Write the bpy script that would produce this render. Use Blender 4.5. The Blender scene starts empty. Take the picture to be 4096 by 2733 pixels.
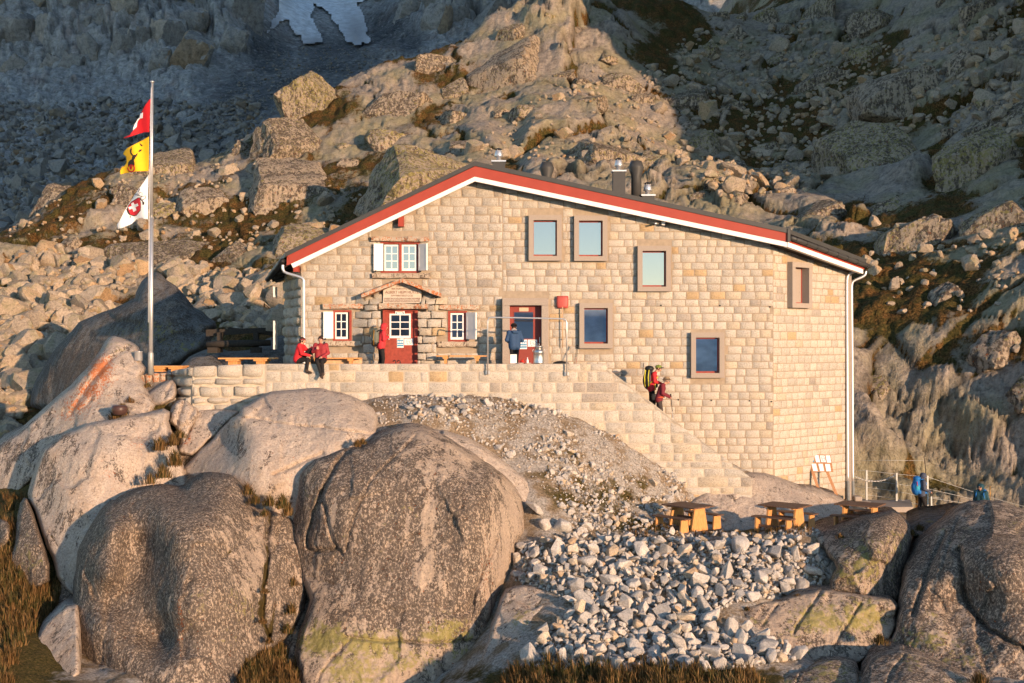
import bpy, bmesh, math, random
import numpy as np
from mathutils import Vector, Matrix
S = bpy.context.scene
C = S.collection
RAD = math.radians

# ------------------------------------------------------------------ camera, light, exposure
cam = bpy.data.objects.new('camera', bpy.data.cameras.new('camera'))
C.objects.link(cam)
cam.location = (0, 0, 0)
cam.rotation_euler = (RAD(90), 0, 0)
cam.data.sensor_width = 36.0
cam.data.lens = 5000.0 / 4096.0 * 36.0
cam.data.clip_start = 0.5
cam.data.clip_end = 5000.0
S.camera = cam

SUN_AZ, SUN_EL = RAD(36), RAD(7.0)          # sun behind the camera to the right, very low
TO_SUN = Vector((math.sin(SUN_AZ) * math.cos(SUN_EL), -math.cos(SUN_AZ) * math.cos(SUN_EL), math.sin(SUN_EL)))
w = bpy.data.worlds.new('World'); S.world = w; w.use_nodes = True
wn = w.node_tree.nodes; wl = w.node_tree.links
sky = wn.new('ShaderNodeTexSky'); sky.sky_type = 'NISHITA'; sky.sun_disc = False
sky.sun_elevation = SUN_EL
sky.sun_rotation = math.pi - SUN_AZ
sky.altitude = 2500; sky.air_density = 1.0; sky.dust_density = 0.4; sky.ozone_density = 1.2
wl.new(sky.outputs[0], wn['Background'].inputs[0])
wn['Background'].inputs[1].default_value = 0.15
sl = bpy.data.lights.new('sun', 'SUN'); so = bpy.data.objects.new('sun', sl); C.objects.link(so)
sl.energy = 3.2; sl.angle = RAD(0.5); sl.color = (1.0, 0.67, 0.42)
so.rotation_euler = TO_SUN.to_track_quat('Z', 'Y').to_euler()
S.view_settings.view_transform = 'Standard'; S.view_settings.look = 'None'
S.view_settings.gamma = 1.0; S.view_settings.exposure = 1.26
S.view_settings.use_curve_mapping = False
S.cycles.max_bounces = 4; S.cycles.diffuse_bounces = 2; S.cycles.glossy_bounces = 2
S.cycles.use_adaptive_sampling = True; S.cycles.adaptive_threshold = 0.03

# ------------------------------------------------------------------ helpers
F, CX, CY = 5000.0, 2048.0, 1366.5
def P(px, py, Y):
    return Vector(((px - CX) / F * Y, Y, (CY - py) / F * Y))
def XA(px, Y): return (px - CX) / F * Y
def ZA(py, Y): return (CY - py) / F * Y

def tag(o, label, cat, group=None, kind=None):
    o['label'] = label
    if cat: o['category'] = cat
    if group: o['group'] = group
    if kind: o['kind'] = kind
    return o
def struct(o, label=None, kind='structure'):
    o['kind'] = kind
    if label: o['label'] = label
    return o
def empty(name, loc=(0, 0, 0), label=None, cat=None, group=None, rz=0.0):
    o = bpy.data.objects.new(name, None); C.objects.link(o)
    o.location = loc; o.rotation_euler = (0, 0, rz); o.empty_display_size = 0.2
    if label: tag(o, label, cat, group)
    return o
def link(o, parent=None):
    C.objects.link(o)
    if parent is not None: o.parent = parent
    return o
def npmesh(name, V, faces, mats, attrs=None, cols=None, smooth=False, midx=None):
    """mesh from arrays; faces: array (n,k) or list of lists"""
    me = bpy.data.meshes.new(name)
    V = np.asarray(V, dtype=np.float64)
    if isinstance(faces, np.ndarray):
        n, k = faces.shape
        me.vertices.add(len(V)); me.vertices.foreach_set('co', V.ravel())
        me.loops.add(n * k); me.loops.foreach_set('vertex_index', faces.ravel().astype(np.int32))
        me.polygons.add(n); me.polygons.foreach_set('loop_start', (np.arange(n) * k).astype(np.int32))
        me.polygons.foreach_set('loop_total', np.full(n, k, dtype=np.int32))
    else:
        me.from_pydata([tuple(v) for v in V], [], [tuple(int(i) for i in f) for f in faces])
    for m in (mats if isinstance(mats, (list, tuple)) else [mats]): me.materials.append(m)
    if midx is not None: me.polygons.foreach_set('material_index', np.asarray(midx, dtype=np.int32))
    if smooth: me.polygons.foreach_set('use_smooth', np.ones(len(me.polygons), dtype=bool))
    for k_, a in (attrs or {}).items():
        at = me.attributes.new(k_, 'FLOAT', 'POINT'); at.data.foreach_set('value', np.asarray(a, dtype=np.float32))
    for k_, a in (cols or {}).items():
        a = np.asarray(a, dtype=np.float32)
        if a.shape[1] == 3: a = np.hstack([a, np.ones((len(a), 1), np.float32)])
        at = me.attributes.new(k_, 'FLOAT_COLOR', 'POINT'); at.data.foreach_set('color', a.ravel())
    me.update(calc_edges=True)
    return me
def obj(name, me, parent=None):
    return link(bpy.data.objects.new(name, me), parent)

class MB:
    """collects simple shapes with per-face material slots into one mesh"""
    def __init__(s): s.v = []; s.f = []; s.m = []; s.mats = []; s.sm = []
    def slot(s, m):
        if m not in s.mats: s.mats.append(m)
        return s.mats.index(m)
    def add(s, V, Fs, m, sm=False):
        k = len(s.v); i = s.slot(m)
        s.v += [tuple(v) for v in V]
        for f in Fs: s.f.append([k + q for q in f]); s.m.append(i); s.sm.append(sm)
        return s
    def hexa(s, p, m):      # 8 points: 0-3 bottom ring, 4-7 top ring (ccw from above)
        return s.add(p, [(3, 2, 1, 0), (4, 5, 6, 7), (0, 1, 5, 4), (1, 2, 6, 5), (2, 3, 7, 6), (3, 0, 4, 7)], m)
    def box(s, c, d, m, rz=0.0, rx=0.0, ry=0.0):
        x, y, z = d[0] / 2, d[1] / 2, d[2] / 2
        M = Matrix.Translation(c) @ Matrix.Rotation(rz, 4, 'Z') @ Matrix.Rotation(rx, 4, 'X') @ Matrix.Rotation(ry, 4, 'Y')
        pts = [M @ Vector(q) for q in ((-x, -y, -z), (x, -y, -z), (x, y, -z), (-x, y, -z), (-x, -y, z), (x, -y, z), (x, y, z), (-x, y, z))]
        return s.hexa(pts, m)
    def bb(s, x0, x1, y0, y1, z0, z1, m):
        return s.box(((x0 + x1) / 2, (y0 + y1) / 2, (z0 + z1) / 2), (abs(x1 - x0), abs(y1 - y0), abs(z1 - z0)), m)
    def tube(s, path, r, m, n=8, cap=True):
        path = [Vector(p) for p in path]; rings = []; k = len(path)
        rr = r if isinstance(r, (list, tuple)) else [r] * k
        up = None
        for i, p in enumerate(path):
            t = (path[min(i + 1, k - 1)] - path[max(i - 1, 0)]).normalized()
            if up is None: up = t.orthogonal().normalized()
            up = (up - t * up.dot(t)).normalized(); sd = t.cross(up)
            rings.append([p + (up * math.cos(2 * math.pi * j / n) + sd * math.sin(2 * math.pi * j / n)) * rr[i] for j in range(n)])
        V = [q for rg in rings for q in rg]; Fs = []
        for i in range(k - 1):
            for j in range(n):
                a = i * n + j; b = i * n + (j + 1) % n
                Fs.append((a, b, b + n, a + n))
        if cap: Fs.append(tuple(range(n))[::-1]); Fs.append(tuple((k - 1) * n + j for j in range(n)))
        return s.add(V, Fs, m, True)
    def lathe(s, c, prof, m, n=16, axis='Z'):
        V = []; Fs = []; k = len(prof)
        for r, z in prof:
            for j in range(n):
                a = 2 * math.pi * j / n
                V.append((c[0] + r * math.cos(a), c[1] + r * math.sin(a), c[2] + z))
        for i in range(k - 1):
            for j in range(n):
                a = i * n + j; b = i * n + (j + 1) % n
                Fs.append((a, b, b + n, a + n))
        Fs.append(tuple(range(n))[::-1]); Fs.append(tuple((k - 1) * n + j for j in range(n)))
        return s.add(V, Fs, m, True)
    def prism(s, poly, y0, y1, m):   # poly in (x,z), counter-clockwise seen from -y
        n = len(poly)
        V = [(x, y0, z) for x, z in poly] + [(x, y1, z) for x, z in poly]
        Fs = [tuple(range(n)), tuple(range(2 * n - 1, n - 1, -1))]
        for i in range(n):
            j = (i + 1) % n; Fs.append((j, i, n + i, n + j))
        return s.add(V, Fs, m)
    def build(s, name, parent=None, smooth=None, bevel=0.0):
        me = bpy.data.meshes.new(name)
        me.from_pydata(s.v, [], s.f)
        for m in s.mats: me.materials.append(m)
        me.polygons.foreach_set('material_index', np.array(s.m, dtype=np.int32))
        me.polygons.foreach_set('use_smooth', np.array(s.sm, dtype=bool))
        me.update()
        o = obj(name, me, parent)
        if bevel:
            b = o.modifiers.new('bevel', 'BEVEL'); b.width = bevel; b.segments = 1; b.limit_method = 'ANGLE'
        return o
def box_part(name, parent, x0, x1, y0, y1, z0, z1, m, bevel=0.0):
    return MB().bb(x0, x1, y0, y1, z0, z1, m).build(name, parent, bevel=bevel)

# ---- noise in numpy
def _h(ix, iy, iz, seed):
    n = (ix.astype(np.int64) * 374761393 + iy.astype(np.int64) * 668265263 + iz.astype(np.int64) * 2147483647 + seed * 1274126177) & 0xffffffff
    n = ((n ^ (n >> 13)) * 1274126177) & 0xffffffff
    n = ((n ^ (n >> 16)) * 2246822519) & 0xffffffff
    return ((n ^ (n >> 15)) & 0xffffff) / float(0xffffff)
def vnoise(x, y, z, seed=0):
    x, y, z = np.broadcast_arrays(np.asarray(x, float), np.asarray(y, float), np.asarray(z, float))
    ix, iy, iz = np.floor(x), np.floor(y), np.floor(z)
    fx, fy, fz = x - ix, y - iy, z - iz
    u, v, t = [f * f * f * (f * (f * 6 - 15) + 10) for f in (fx, fy, fz)]
    r = 0
    for dx in (0, 1):
        for dy in (0, 1):
            for dz in (0, 1):
                wgt = (u if dx else 1 - u) * (v if dy else 1 - v) * (t if dz else 1 - t)
                r = r + wgt * _h(ix + dx, iy + dy, iz + dz, seed)
    return r * 2 - 1
def fbm(x, y, z, oct=4, seed=0, gain=0.5, lac=2.03):
    a, s, r = 1.0, 0.0, 0.0
    for o in range(oct):
        r = r + a * vnoise(x, y, z, seed + o * 17); s += a
        x = x * lac + 3.1; y = y * lac + 1.7; z = z * lac + 5.3; a *= gain
    return r / s
def ridged(x, y, z, oct=4, seed=0):
    a, s, r = 1.0, 0.0, 0.0
    for o in range(oct):
        r = r + a * (1 - np.abs(vnoise(x, y, z, seed + o * 13))); s += a
        x = x * 2.1 + 1.3; y = y * 2.1 + 4.7; z = z * 2.1 + 2.2; a *= 0.5
    return r / s
def worley(x, y, seed=0):
    ix, iy = np.floor(x), np.floor(y)
    f1 = np.full(x.shape, 9.0); f2 = np.full(x.shape, 9.0); idd = np.zeros(x.shape); cx = np.zeros(x.shape); cy = np.zeros(x.shape)
    z0 = np.zeros(x.shape)
    for dx in (-1, 0, 1):
        for dy in (-1, 0, 1):
            jx, jy = ix + dx, iy + dy
            qx = jx + 0.1 + 0.8 * _h(jx, jy, z0, seed); qy = jy + 0.1 + 0.8 * _h(jx, jy, z0 + 1, seed)
            d = np.hypot(x - qx, y - qy)
            m = d < f1
            f2 = np.where(m, f1, np.minimum(f2, d))
            idd = np.where(m, _h(jx, jy, z0 + 2, seed), idd)
            cx = np.where(m, x - qx, cx); cy = np.where(m, y - qy, cy)
            f1 = np.where(m, d, f1)
    return f1, f2, idd, cx, cy
def worley2(x, y, seed=0):
    """nearest and second nearest cell: distances, centres, ids"""
    ix, iy = np.floor(x), np.floor(y); z0 = np.zeros(x.shape)
    f1 = np.full(x.shape, 9.0); f2 = np.full(x.shape, 9.0); c = [np.zeros(x.shape) for _ in range(6)]
    for dx in (-1, 0, 1):
        for dy in (-1, 0, 1):
            jx, jy = ix + dx, iy + dy
            qx = jx + 0.08 + 0.84 * _h(jx, jy, z0, seed); qy = jy + 0.08 + 0.84 * _h(jx, jy, z0 + 1, seed); qi = _h(jx, jy, z0 + 2, seed)
            d = np.hypot(x - qx, y - qy); m = d < f1; m2 = (~m) & (d < f2)
            for k, (a, b) in enumerate(((c[0], qx), (c[1], qy), (c[2], qi))):
                c[k + 3] = np.where(m, c[k], np.where(m2, b, c[k + 3])); c[k] = np.where(m, b, c[k])
            f2 = np.where(m, f1, np.where(m2, d, f2)); f1 = np.where(m, d, f1)
    return f1, f2, c
def sstep(a, b, x):
    t = np.clip((x - a) / (b - a), 0, 1); return t * t * (3 - 2 * t)
def tps(pts, vals, smooth=1e-3):
    """thin plate interpolation of scattered values; returns f(x, y)"""
    p = np.asarray(pts, float); v = np.asarray(vals, float); n = len(p)
    sc = max(np.ptp(p[:, 0]), np.ptp(p[:, 1]), 1e-6); mu = p.mean(0); q = (p - mu) / sc
    def k(r2): return r2 * np.log(r2 + 1e-12)
    A = np.zeros((n + 3, n + 3)); d = q[:, None] - q[None]
    A[:n, :n] = k((d ** 2).sum(-1)) + np.eye(n) * smooth
    A[:n, n] = 1; A[:n, n + 1:] = q; A[n, :n] = 1; A[n + 1:, :n] = q.T
    sol = np.linalg.solve(A, np.concatenate([v, np.zeros(3)]))
    def f(x, y):
        x = (np.asarray(x, float) - mu[0]) / sc; y = (np.asarray(y, float) - mu[1]) / sc
        r = sol[n] + sol[n + 1] * x + sol[n + 2] * y
        for i in range(n): r = r + sol[i] * k((x - q[i, 0]) ** 2 + (y - q[i, 1]) ** 2)
        return r
    return f
def chaikin(p, n=2, closed=True):
    p = [tuple(q) for q in p]
    for _ in range(n):
        r = []; m = len(p)
        for i in range(m if closed else m - 1):
            a, b = p[i], p[(i + 1) % m]
            r.append((a[0] * .75 + b[0] * .25, a[1] * .75 + b[1] * .25)); r.append((a[0] * .25 + b[0] * .75, a[1] * .25 + b[1] * .75))
        if not closed: r = [p[0]] + r + [p[-1]]
        p = r
    return p
def polydist(x, y, poly, closed=True):
    """distance to polygon edges, nearest point, inside flag"""
    best = np.full(x.shape, 1e18); nx = x.copy(); ny = y.copy(); ins = np.zeros(x.shape, bool)
    m = len(poly)
    for i in range(m if closed else m - 1):
        ax, ay = poly[i]; bx, by = poly[(i + 1) % m]
        ex, ey = bx - ax, by - ay; L = ex * ex + ey * ey + 1e-12
        t = np.clip(((x - ax) * ex + (y - ay) * ey) / L, 0, 1)
        px, py = ax + t * ex, ay + t * ey
        d = (x - px) ** 2 + (y - py) ** 2
        k = d < best; best = np.where(k, d, best); nx = np.where(k, px, nx); ny = np.where(k, py, ny)
        if closed and ay != by:
            c = ((ay > y) != (by > y)) & (x < (bx - ax) * (y - ay) / (by - ay) + ax)
            ins ^= c
    return np.sqrt(best), nx, ny, ins
def blobs(x, y, lst):
    r = np.zeros(x.shape)
    for b in lst:
        bx, by, rx, ry, v = b
        g = v * np.exp(-((x - bx) / rx) ** 2 - ((y - by) / ry) ** 2)
        r = np.maximum(r, g) if v > 0 else r + g
    return r

# ------------------------------------------------------------------ materials
def nt(name, rough=0.9, spec=0.2, metal=0.0):
    m = bpy.data.materials.new(name); m.use_nodes = True
    N = m.node_tree.nodes; L = m.node_tree.links; b = N['Principled BSDF']
    b.inputs['Roughness'].default_value = rough; b.inputs['Metallic'].default_value = metal
    b.inputs['Specular IOR Level'].default_value = spec
    return m, N, L, b
def tex(N, kind, scale, detail=3.0, rough=0.6, vec=None, L=None, **kw):
    n = N.new('ShaderNodeTexNoise' if kind == 'noise' else 'ShaderNodeTexVoronoi')
    n.inputs['Scale'].default_value = scale
    if kind == 'noise':
        n.inputs['Detail'].default_value = detail; n.inputs['Roughness'].default_value = rough
        if 'dist' in kw: n.inputs['Distortion'].default_value = kw['dist']
    else:
        n.feature = kw.get('feature', 'F1')
    if vec is not None: L.new(vec, n.inputs['Vector'])
    return n
def ramp(N, L, src, stops):
    r = N.new('ShaderNodeValToRGB'); e = r.color_ramp.elements
    while len(e) < len(stops): e.new(0.5)
    for q, (p, c) in zip(e, stops):
        q.position = p; q.color = (c[0], c[1], c[2], 1) if not isinstance(c, (int, float)) else (c, c, c, 1)
    L.new(src, r.inputs[0]); return r.outputs[0]
def mix(N, L, fac, a, b, mode='MIX'):
    n = N.new('ShaderNodeMix'); n.data_type = 'RGBA'; n.blend_type = mode
    for s_, v in ((n.inputs['Factor'], fac), (n.inputs['A'], a), (n.inputs['B'], b)):
        if isinstance(v, (int, float)): s_.default_value = v
        elif isinstance(v, tuple): s_.default_value = (v[0], v[1], v[2], 1)
        else: L.new(v, s_)
    return n.outputs['Result']
def math_(N, L, op, a, b=0.0, clamp=False):
    n = N.new('ShaderNodeMath'); n.operation = op; n.use_clamp = clamp
    for s_, v in ((n.inputs[0], a), (n.inputs[1], b)):
        if isinstance(v, (int, float)): s_.default_value = v
        else: L.new(v, s_)
    return n.outputs[0]
def attr(N, name, out='Fac'):
    a = N.new('ShaderNodeAttribute'); a.attribute_name = name; return a.outputs[out]
def bump(N, L, b, h, dist=0.02, st=0.5):
    n = N.new('ShaderNodeBump'); n.inputs['Distance'].default_value = dist; n.inputs['Strength'].default_value = st
    L.new(h, n.inputs['Height']); L.new(n.outputs[0], b.inputs['Normal'])
def pos(N, L, scale=(1, 1, 1)):
    g = N.new('ShaderNodeNewGeometry')
    if scale == (1, 1, 1): return g.outputs['Position']
    m = N.new('ShaderNodeMapping'); m.inputs['Scale'].default_value = scale
    L.new(g.outputs['Position'], m.inputs['Vector']); return m.outputs[0]

_pl = {}
def plain(name, col, rough=0.6, metal=0.0, spec=0.3, var=0.08, scale=12.0):
    """a solid colour with a little procedural variation"""
    if name in _pl: return _pl[name]
    m, N, L, b = nt(name, rough, spec, metal)
    n = tex(N, 'noise', scale, 4, vec=pos(N, L), L=L)
    d = tuple(c * (1 - var * 2) for c in col); u = tuple(min(1, c * (1 + var)) for c in col)
    L.new(ramp(N, L, n.outputs[0], [(0.3, d), (0.7, u)]), b.inputs['Base Color'])
    _pl[name] = m; return m

def granite(name, base, grain=16.0, darkc=(0.034, 0.027, 0.022), gamt=0.5, fresh=False, bdist=0.03, streak=1.0, warm=(0.34, 0.22, 0.13), lsc=17.0):
    """lichen-covered granite; attributes dark / yellow / orange / moss on the mesh say where lichens grow"""
    m, N, L, b = nt(name, 0.92, 0.10)
    p = pos(N, L)
    gr = tex(N, 'noise', grain, 4, 0.8, vec=p, L=L)
    big = tex(N, 'noise', 0.9, 4, 0.6, vec=pos(N, L, (1, 1, 0.4)), L=L)
    c = ramp(N, L, gr.outputs[0], [(0.30, tuple(q * (1 - gamt * 1.25) for q in base)), (0.42, tuple(q * (1 - gamt * 0.45) for q in base)), (0.54, base), (0.72, tuple(min(1, q * (1 + gamt * 0.5)) for q in base))])
    c = mix(N, L, ramp(N, L, big.outputs[0], [(0.40, 0.35), (0.52, 0.0)]), c, tuple(q * k for q, k in zip(base, (0.62, 0.62, 0.66))))
    c = mix(N, L, ramp(N, L, big.outputs[0], [(0.55, 0.0), (0.72, 0.4)]), c, warm)
    h1 = tex(N, 'noise', 4.5, 5, 0.7, vec=p, L=L)
    if not fresh:
        ln = tex(N, 'noise', lsc, 4, 0.75, vec=pos(N, L, (1, 1, 0.7)), L=L)
        stk = tex(N, 'noise', 2.2, 4, 0.65, vec=pos(N, L, (1.5, 1.5, 0.22)), L=L)
        dn = math_(N, L, 'ADD', math_(N, L, 'ADD', math_(N, L, 'MULTIPLY', stk.outputs[0], 1.0 * streak), 0.32 - 0.5 * streak), math_(N, L, 'MULTIPLY', math_(N, L, 'SUBTRACT', h1.outputs[0], 0.5), 0.25))
        dn = math_(N, L, 'MINIMUM', math_(N, L, 'ADD', dn, math_(N, L, 'MULTIPLY', attr(N, 'dark'), 0.22)), 0.43)
        s1 = math_(N, L, 'ADD', dn, math_(N, L, 'MULTIPLY', ln.outputs[0], 0.9))
        dk = mix(N, L, ramp(N, L, h1.outputs[0], [(0.35, 0.0), (0.65, 1.0)]), darkc, tuple(q * 3.4 for q in darkc))
        c = mix(N, L, ramp(N, L, s1, [(0.79, 0.0), (0.875, 0.90)]), c, dk)
        s2 = math_(N, L, 'ADD', h1.outputs[0], math_(N, L, 'MULTIPLY', attr(N, 'yellow'), 0.42))
        s2 = math_(N, L, 'ADD', s2, math_(N, L, 'MULTIPLY', gr.outputs[0], 0.25))
        c = mix(N, L, ramp(N, L, s2, [(0.80, 0.0), (0.92, 0.75)]), c, (0.26, 0.225, 0.065))
        s3 = math_(N, L, 'SUBTRACT', math_(N, L, 'ADD', ln.outputs[0], math_(N, L, 'MULTIPLY', attr(N, 'orange'), 0.30)), math_(N, L, 'MULTIPLY', h1.outputs[0], 0.3))
        c = mix(N, L, ramp(N, L, s3, [(0.50, 0.0), (0.58, 0.85)]), c, (0.45, 0.115, 0.022))
        s4 = math_(N, L, 'ADD', h1.outputs[0], math_(N, L, 'MULTIPLY', attr(N, 'moss'), 0.55))
        c = mix(N, L, ramp(N, L, s4, [(0.80, 0.0), (0.92, 1.0)]), c, mix(N, L, gr.outputs[0], (0.012, 0.014, 0.005), (0.12, 0.08, 0.028)))
    L.new(c, b.inputs['Base Color'])
    hh = math_(N, L, 'ADD', math_(N, L, 'MULTIPLY', h1.outputs[0], 2.0), math_(N, L, 'MULTIPLY', gr.outputs[0], 0.7))
    bump(N, L, b, hh, bdist, 0.85)
    return m
# ------------------------------------------------------------------ materials of the land
def mat_hill():
    m, N, L, b = nt('hillside_rock_and_turf', 0.95, 0.06)
    p = pos(N, L)
    n1 = tex(N, 'noise', 0.22, 4, 0.6, vec=p, L=L); n2 = tex(N, 'noise', 2.4, 5, 0.75, vec=p, L=L); n3 = tex(N, 'noise', 8.0, 3, 0.7, vec=p, L=L)
    rock = ramp(N, L, n2.outputs[0], [(0.28, (0.12, 0.102, 0.088)), (0.46, (0.28, 0.235, 0.19)), (0.7, (0.42, 0.355, 0.29))])
    lich = ramp(N, L, n1.outputs[0], [(0.42, 0.0), (0.60, 0.6)])
    rock = mix(N, L, lich, rock, mix(N, L, n2.outputs[0], (0.11, 0.105, 0.05), (0.40, 0.355, 0.19)))
    st = tex(N, 'noise', 0.8, 4, 0.65, vec=p, L=L)
    rock = mix(N, L, ramp(N, L, n3.outputs[0], [(0.32, 0.55), (0.44, 0.0)]), rock, (0.075, 0.068, 0.06))
    grass = ramp(N, L, n3.outputs[0], [(0.32, (0.018, 0.014, 0.006)), (0.5, (0.10, 0.052, 0.018)), (0.66, (0.21, 0.115, 0.042))])
    grass = mix(N, L, ramp(N, L, st.outputs[0], [(0.44, 0.8), (0.58, 0.0)]), grass, ramp(N, L, n3.outputs[0], [(0.3, (0.015, 0.018, 0.006)), (0.7, (0.085, 0.078, 0.025))]))
    s = math_(N, L, 'ADD', attr(N, 'turf'), math_(N, L, 'MULTIPLY', n2.outputs[0], 0.5))
    rock = mix(N, L, math_(N, L, 'MULTIPLY', attr(N, 'crack'), 0.8), rock, (0.028, 0.023, 0.018))
    c = mix(N, L, ramp(N, L, s, [(0.66, 0.0), (0.76, 1.0)]), rock, grass)
    L.new(c, b.inputs['Base Color'])
    hh = math_(N, L, 'ADD', math_(N, L, 'MULTIPLY', n2.outputs[0], 1.5), math_(N, L, 'MULTIPLY', n3.outputs[0], 0.6))
    bump(N, L, b, hh, 0.16, 0.85)
    return m
def mat_valley():
    m, N, L, b = nt('valley_scree_and_cliff', 0.95, 0.05)
    p = pos(N, L)
    n2 = tex(N, 'noise', 0.36, 5, 0.78, vec=p, L=L)
    rock = ramp(N, L, n2.outputs[0], [(0.30, (0.14, 0.137, 0.134)), (0.47, (0.31, 0.303, 0.29)), (0.7, (0.52, 0.50, 0.475))])
    warm = tex(N, 'noise', 0.09, 4, 0.65, vec=pos(N, L, (1, 1, 0.4)), L=L)
    rock = mix(N, L, ramp(N, L, warm.outputs[0], [(0.52, 0.0), (0.68, 0.6)]), rock, mix(N, L, n2.outputs[0], (0.11, 0.08, 0.07), (0.38, 0.28, 0.235)))
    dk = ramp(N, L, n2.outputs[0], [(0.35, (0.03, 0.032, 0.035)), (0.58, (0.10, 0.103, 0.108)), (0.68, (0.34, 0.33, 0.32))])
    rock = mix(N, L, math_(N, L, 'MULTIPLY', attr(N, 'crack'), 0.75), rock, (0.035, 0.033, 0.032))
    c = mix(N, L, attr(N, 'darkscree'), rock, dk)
    L.new(c, b.inputs['Base Color'])
    bump(N, L, b, n2.outputs[0], 1.5, 0.9)
    return m
def mat_gravel():
    m, N, L, b = nt('gravel_slope', 0.95, 0.08)
    p = pos(N, L)
    n1 = tex(N, 'noise', 1.3, 4, 0.65, vec=p, L=L); n2 = tex(N, 'noise', 14.0, 4, 0.75, vec=p, L=L)
    g = ramp(N, L, n2.outputs[0], [(0.32, (0.14, 0.12, 0.10)), (0.5, (0.33, 0.29, 0.245)), (0.68, (0.52, 0.46, 0.40))])
    soil = ramp(N, L, n2.outputs[0], [(0.3, (0.09, 0.06, 0.034)), (0.7, (0.33, 0.24, 0.15))])
    c = mix(N, L, ramp(N, L, n1.outputs[0], [(0.44, 0.0), (0.56, 0.9)]), g, soil)
    gr = ramp(N, L, n2.outputs[0], [(0.3, (0.015, 0.018, 0.006)), (0.55, (0.085, 0.065, 0.022)), (0.7, (0.19, 0.115, 0.045))])
    s = math_(N, L, 'ADD', attr(N, 'turf'), math_(N, L, 'MULTIPLY', n1.outputs[0], 0.7))
    c = mix(N, L, ramp(N, L, s, [(0.60, 0.0), (0.72, 1.0)]), c, gr)
    L.new(c, b.inputs['Base Color'])
    bump(N, L, b, n2.outputs[0], 0.06, 0.9)
    return m
M_HILL = mat_hill(); M_VALLEY = mat_valley(); M_GRAVEL = mat_gravel()
def mat_snow():
    m, N, L, b = nt('old_snow', 0.7, 0.3)
    p = pos(N, L); n = tex(N, 'noise', 0.25, 5, 0.7, vec=p, L=L); n2 = tex(N, 'noise', 1.6, 3, vec=p, L=L)
    c = ramp(N, L, n.outputs[0], [(0.35, (0.45, 0.45, 0.455)), (0.55, (0.66, 0.67, 0.685)), (0.7, (0.78, 0.79, 0.81))])
    c = mix(N, L, ramp(N, L, n2.outputs[0], [(0.62, 0.0), (0.7, 0.6)]), c, (0.22, 0.21, 0.2))
    c = mix(N, L, attr(N, 'dirty'), c, mix(N, L, n2.outputs[0], (0.20, 0.185, 0.18), (0.42, 0.40, 0.40)))
    L.new(c, b.inputs['Base Color']); bump(N, L, b, n.outputs[0], 0.5, 0.4)
    return m

class Height:
    """height field on a fan of rays so that detail is even in depth"""
    def __init__(s, u, v, Z): s.u, s.v, s.Z = u, v, Z
    def at(s, X, Y):
        X = np.asarray(X, float); Y = np.asarray(Y, float); uu = X / Y
        i = np.clip(np.searchsorted(s.u, uu) - 1, 0, len(s.u) - 2); j = np.clip(np.searchsorted(s.v, Y) - 1, 0, len(s.v) - 2)
        a = np.clip((uu - s.u[i]) / (s.u[i + 1] - s.u[i]), 0, 1); b = np.clip((Y - s.v[j]) / (s.v[j + 1] - s.v[j]), 0, 1)
        Z = s.Z
        return (Z[j, i] * (1 - a) + Z[j, i + 1] * a) * (1 - b) + (Z[j + 1, i] * (1 - a) + Z[j + 1, i + 1] * a) * b
    def hit(s, px, py, y0=None, y1=None):
        """first point of the surface along the ray; arrays"""
        ru = (np.asarray(px, float) - CX) / F; rz = (CY - np.asarray(py, float)) / F
        out = np.full(ru.shape, np.nan)
        i = np.clip(np.searchsorted(s.u, ru) - 1, 0, len(s.u) - 2); a = np.clip((ru - s.u[i]) / (s.u[i + 1] - s.u[i]), 0, 1)
        prof = s.Z[:, i] * (1 - a) + s.Z[:, i + 1] * a          # rows x n
        over = prof > rz[None] * s.v[:, None]
        if y0: over[s.v < y0] = False
        k = over.argmax(0); ok = over.any(0)
        if y1: ok &= s.v[k] < y1
        df = prof - rz[None] * s.v[:, None]; n_ = np.arange(len(k)); k0 = np.maximum(k - 1, 0); d0, d1 = df[k0, n_], df[k, n_]
        t = np.clip(np.where(d1 > d0, -d0 / (d1 - d0 + 1e-12), 1), 0, 1)
        out[ok] = (s.v[k0] + (s.v[k] - s.v[k0]) * t)[ok]
        return out
PXMAP = {}
def fan(name, u, v, zf, mat, smooth=True, push=None):
    U, V = np.meshgrid(u, v); X = U * V; Y = V
    Z, info = zf(X, Y); Xh = X
    if push is not None:      # relief leans out of the slope instead of straight up
        h = info.pop('relief'); X = X + push[0] * h; Y = Y + push[1] * h; Z = Z + push[2] * h
        px, py = px_of(X, Y, Z); mp = {}
        ii = np.where((px > -300) & (px < 4400) & (py > -300) & (py < 3000)); bx = (px[ii] / 6).astype(int); by = (py[ii] / 6).astype(int)
        for a, b_, x_, y_, z_ in zip(bx, by, X[ii], Y[ii], Z[ii]):
            q = mp.get((a, b_))
            if q is None or y_ < q[1]: mp[(a, b_)] = (x_, y_, z_)
        PXMAP[name] = mp
    n, m = U.shape
    idx = np.arange(n * m).reshape(n, m)
    q = np.stack([idx[:-1, :-1], idx[:-1, 1:], idx[1:, 1:], idx[1:, :-1]], -1).reshape(-1, 4)
    at = {k: a.ravel() for k, a in info.items()}
    me = npmesh(name, np.stack([X, Y, Z], -1).reshape(-1, 3), q, mat, attrs=at, smooth=smooth)
    return obj(name, me), Height(u, v, Z)

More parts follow.
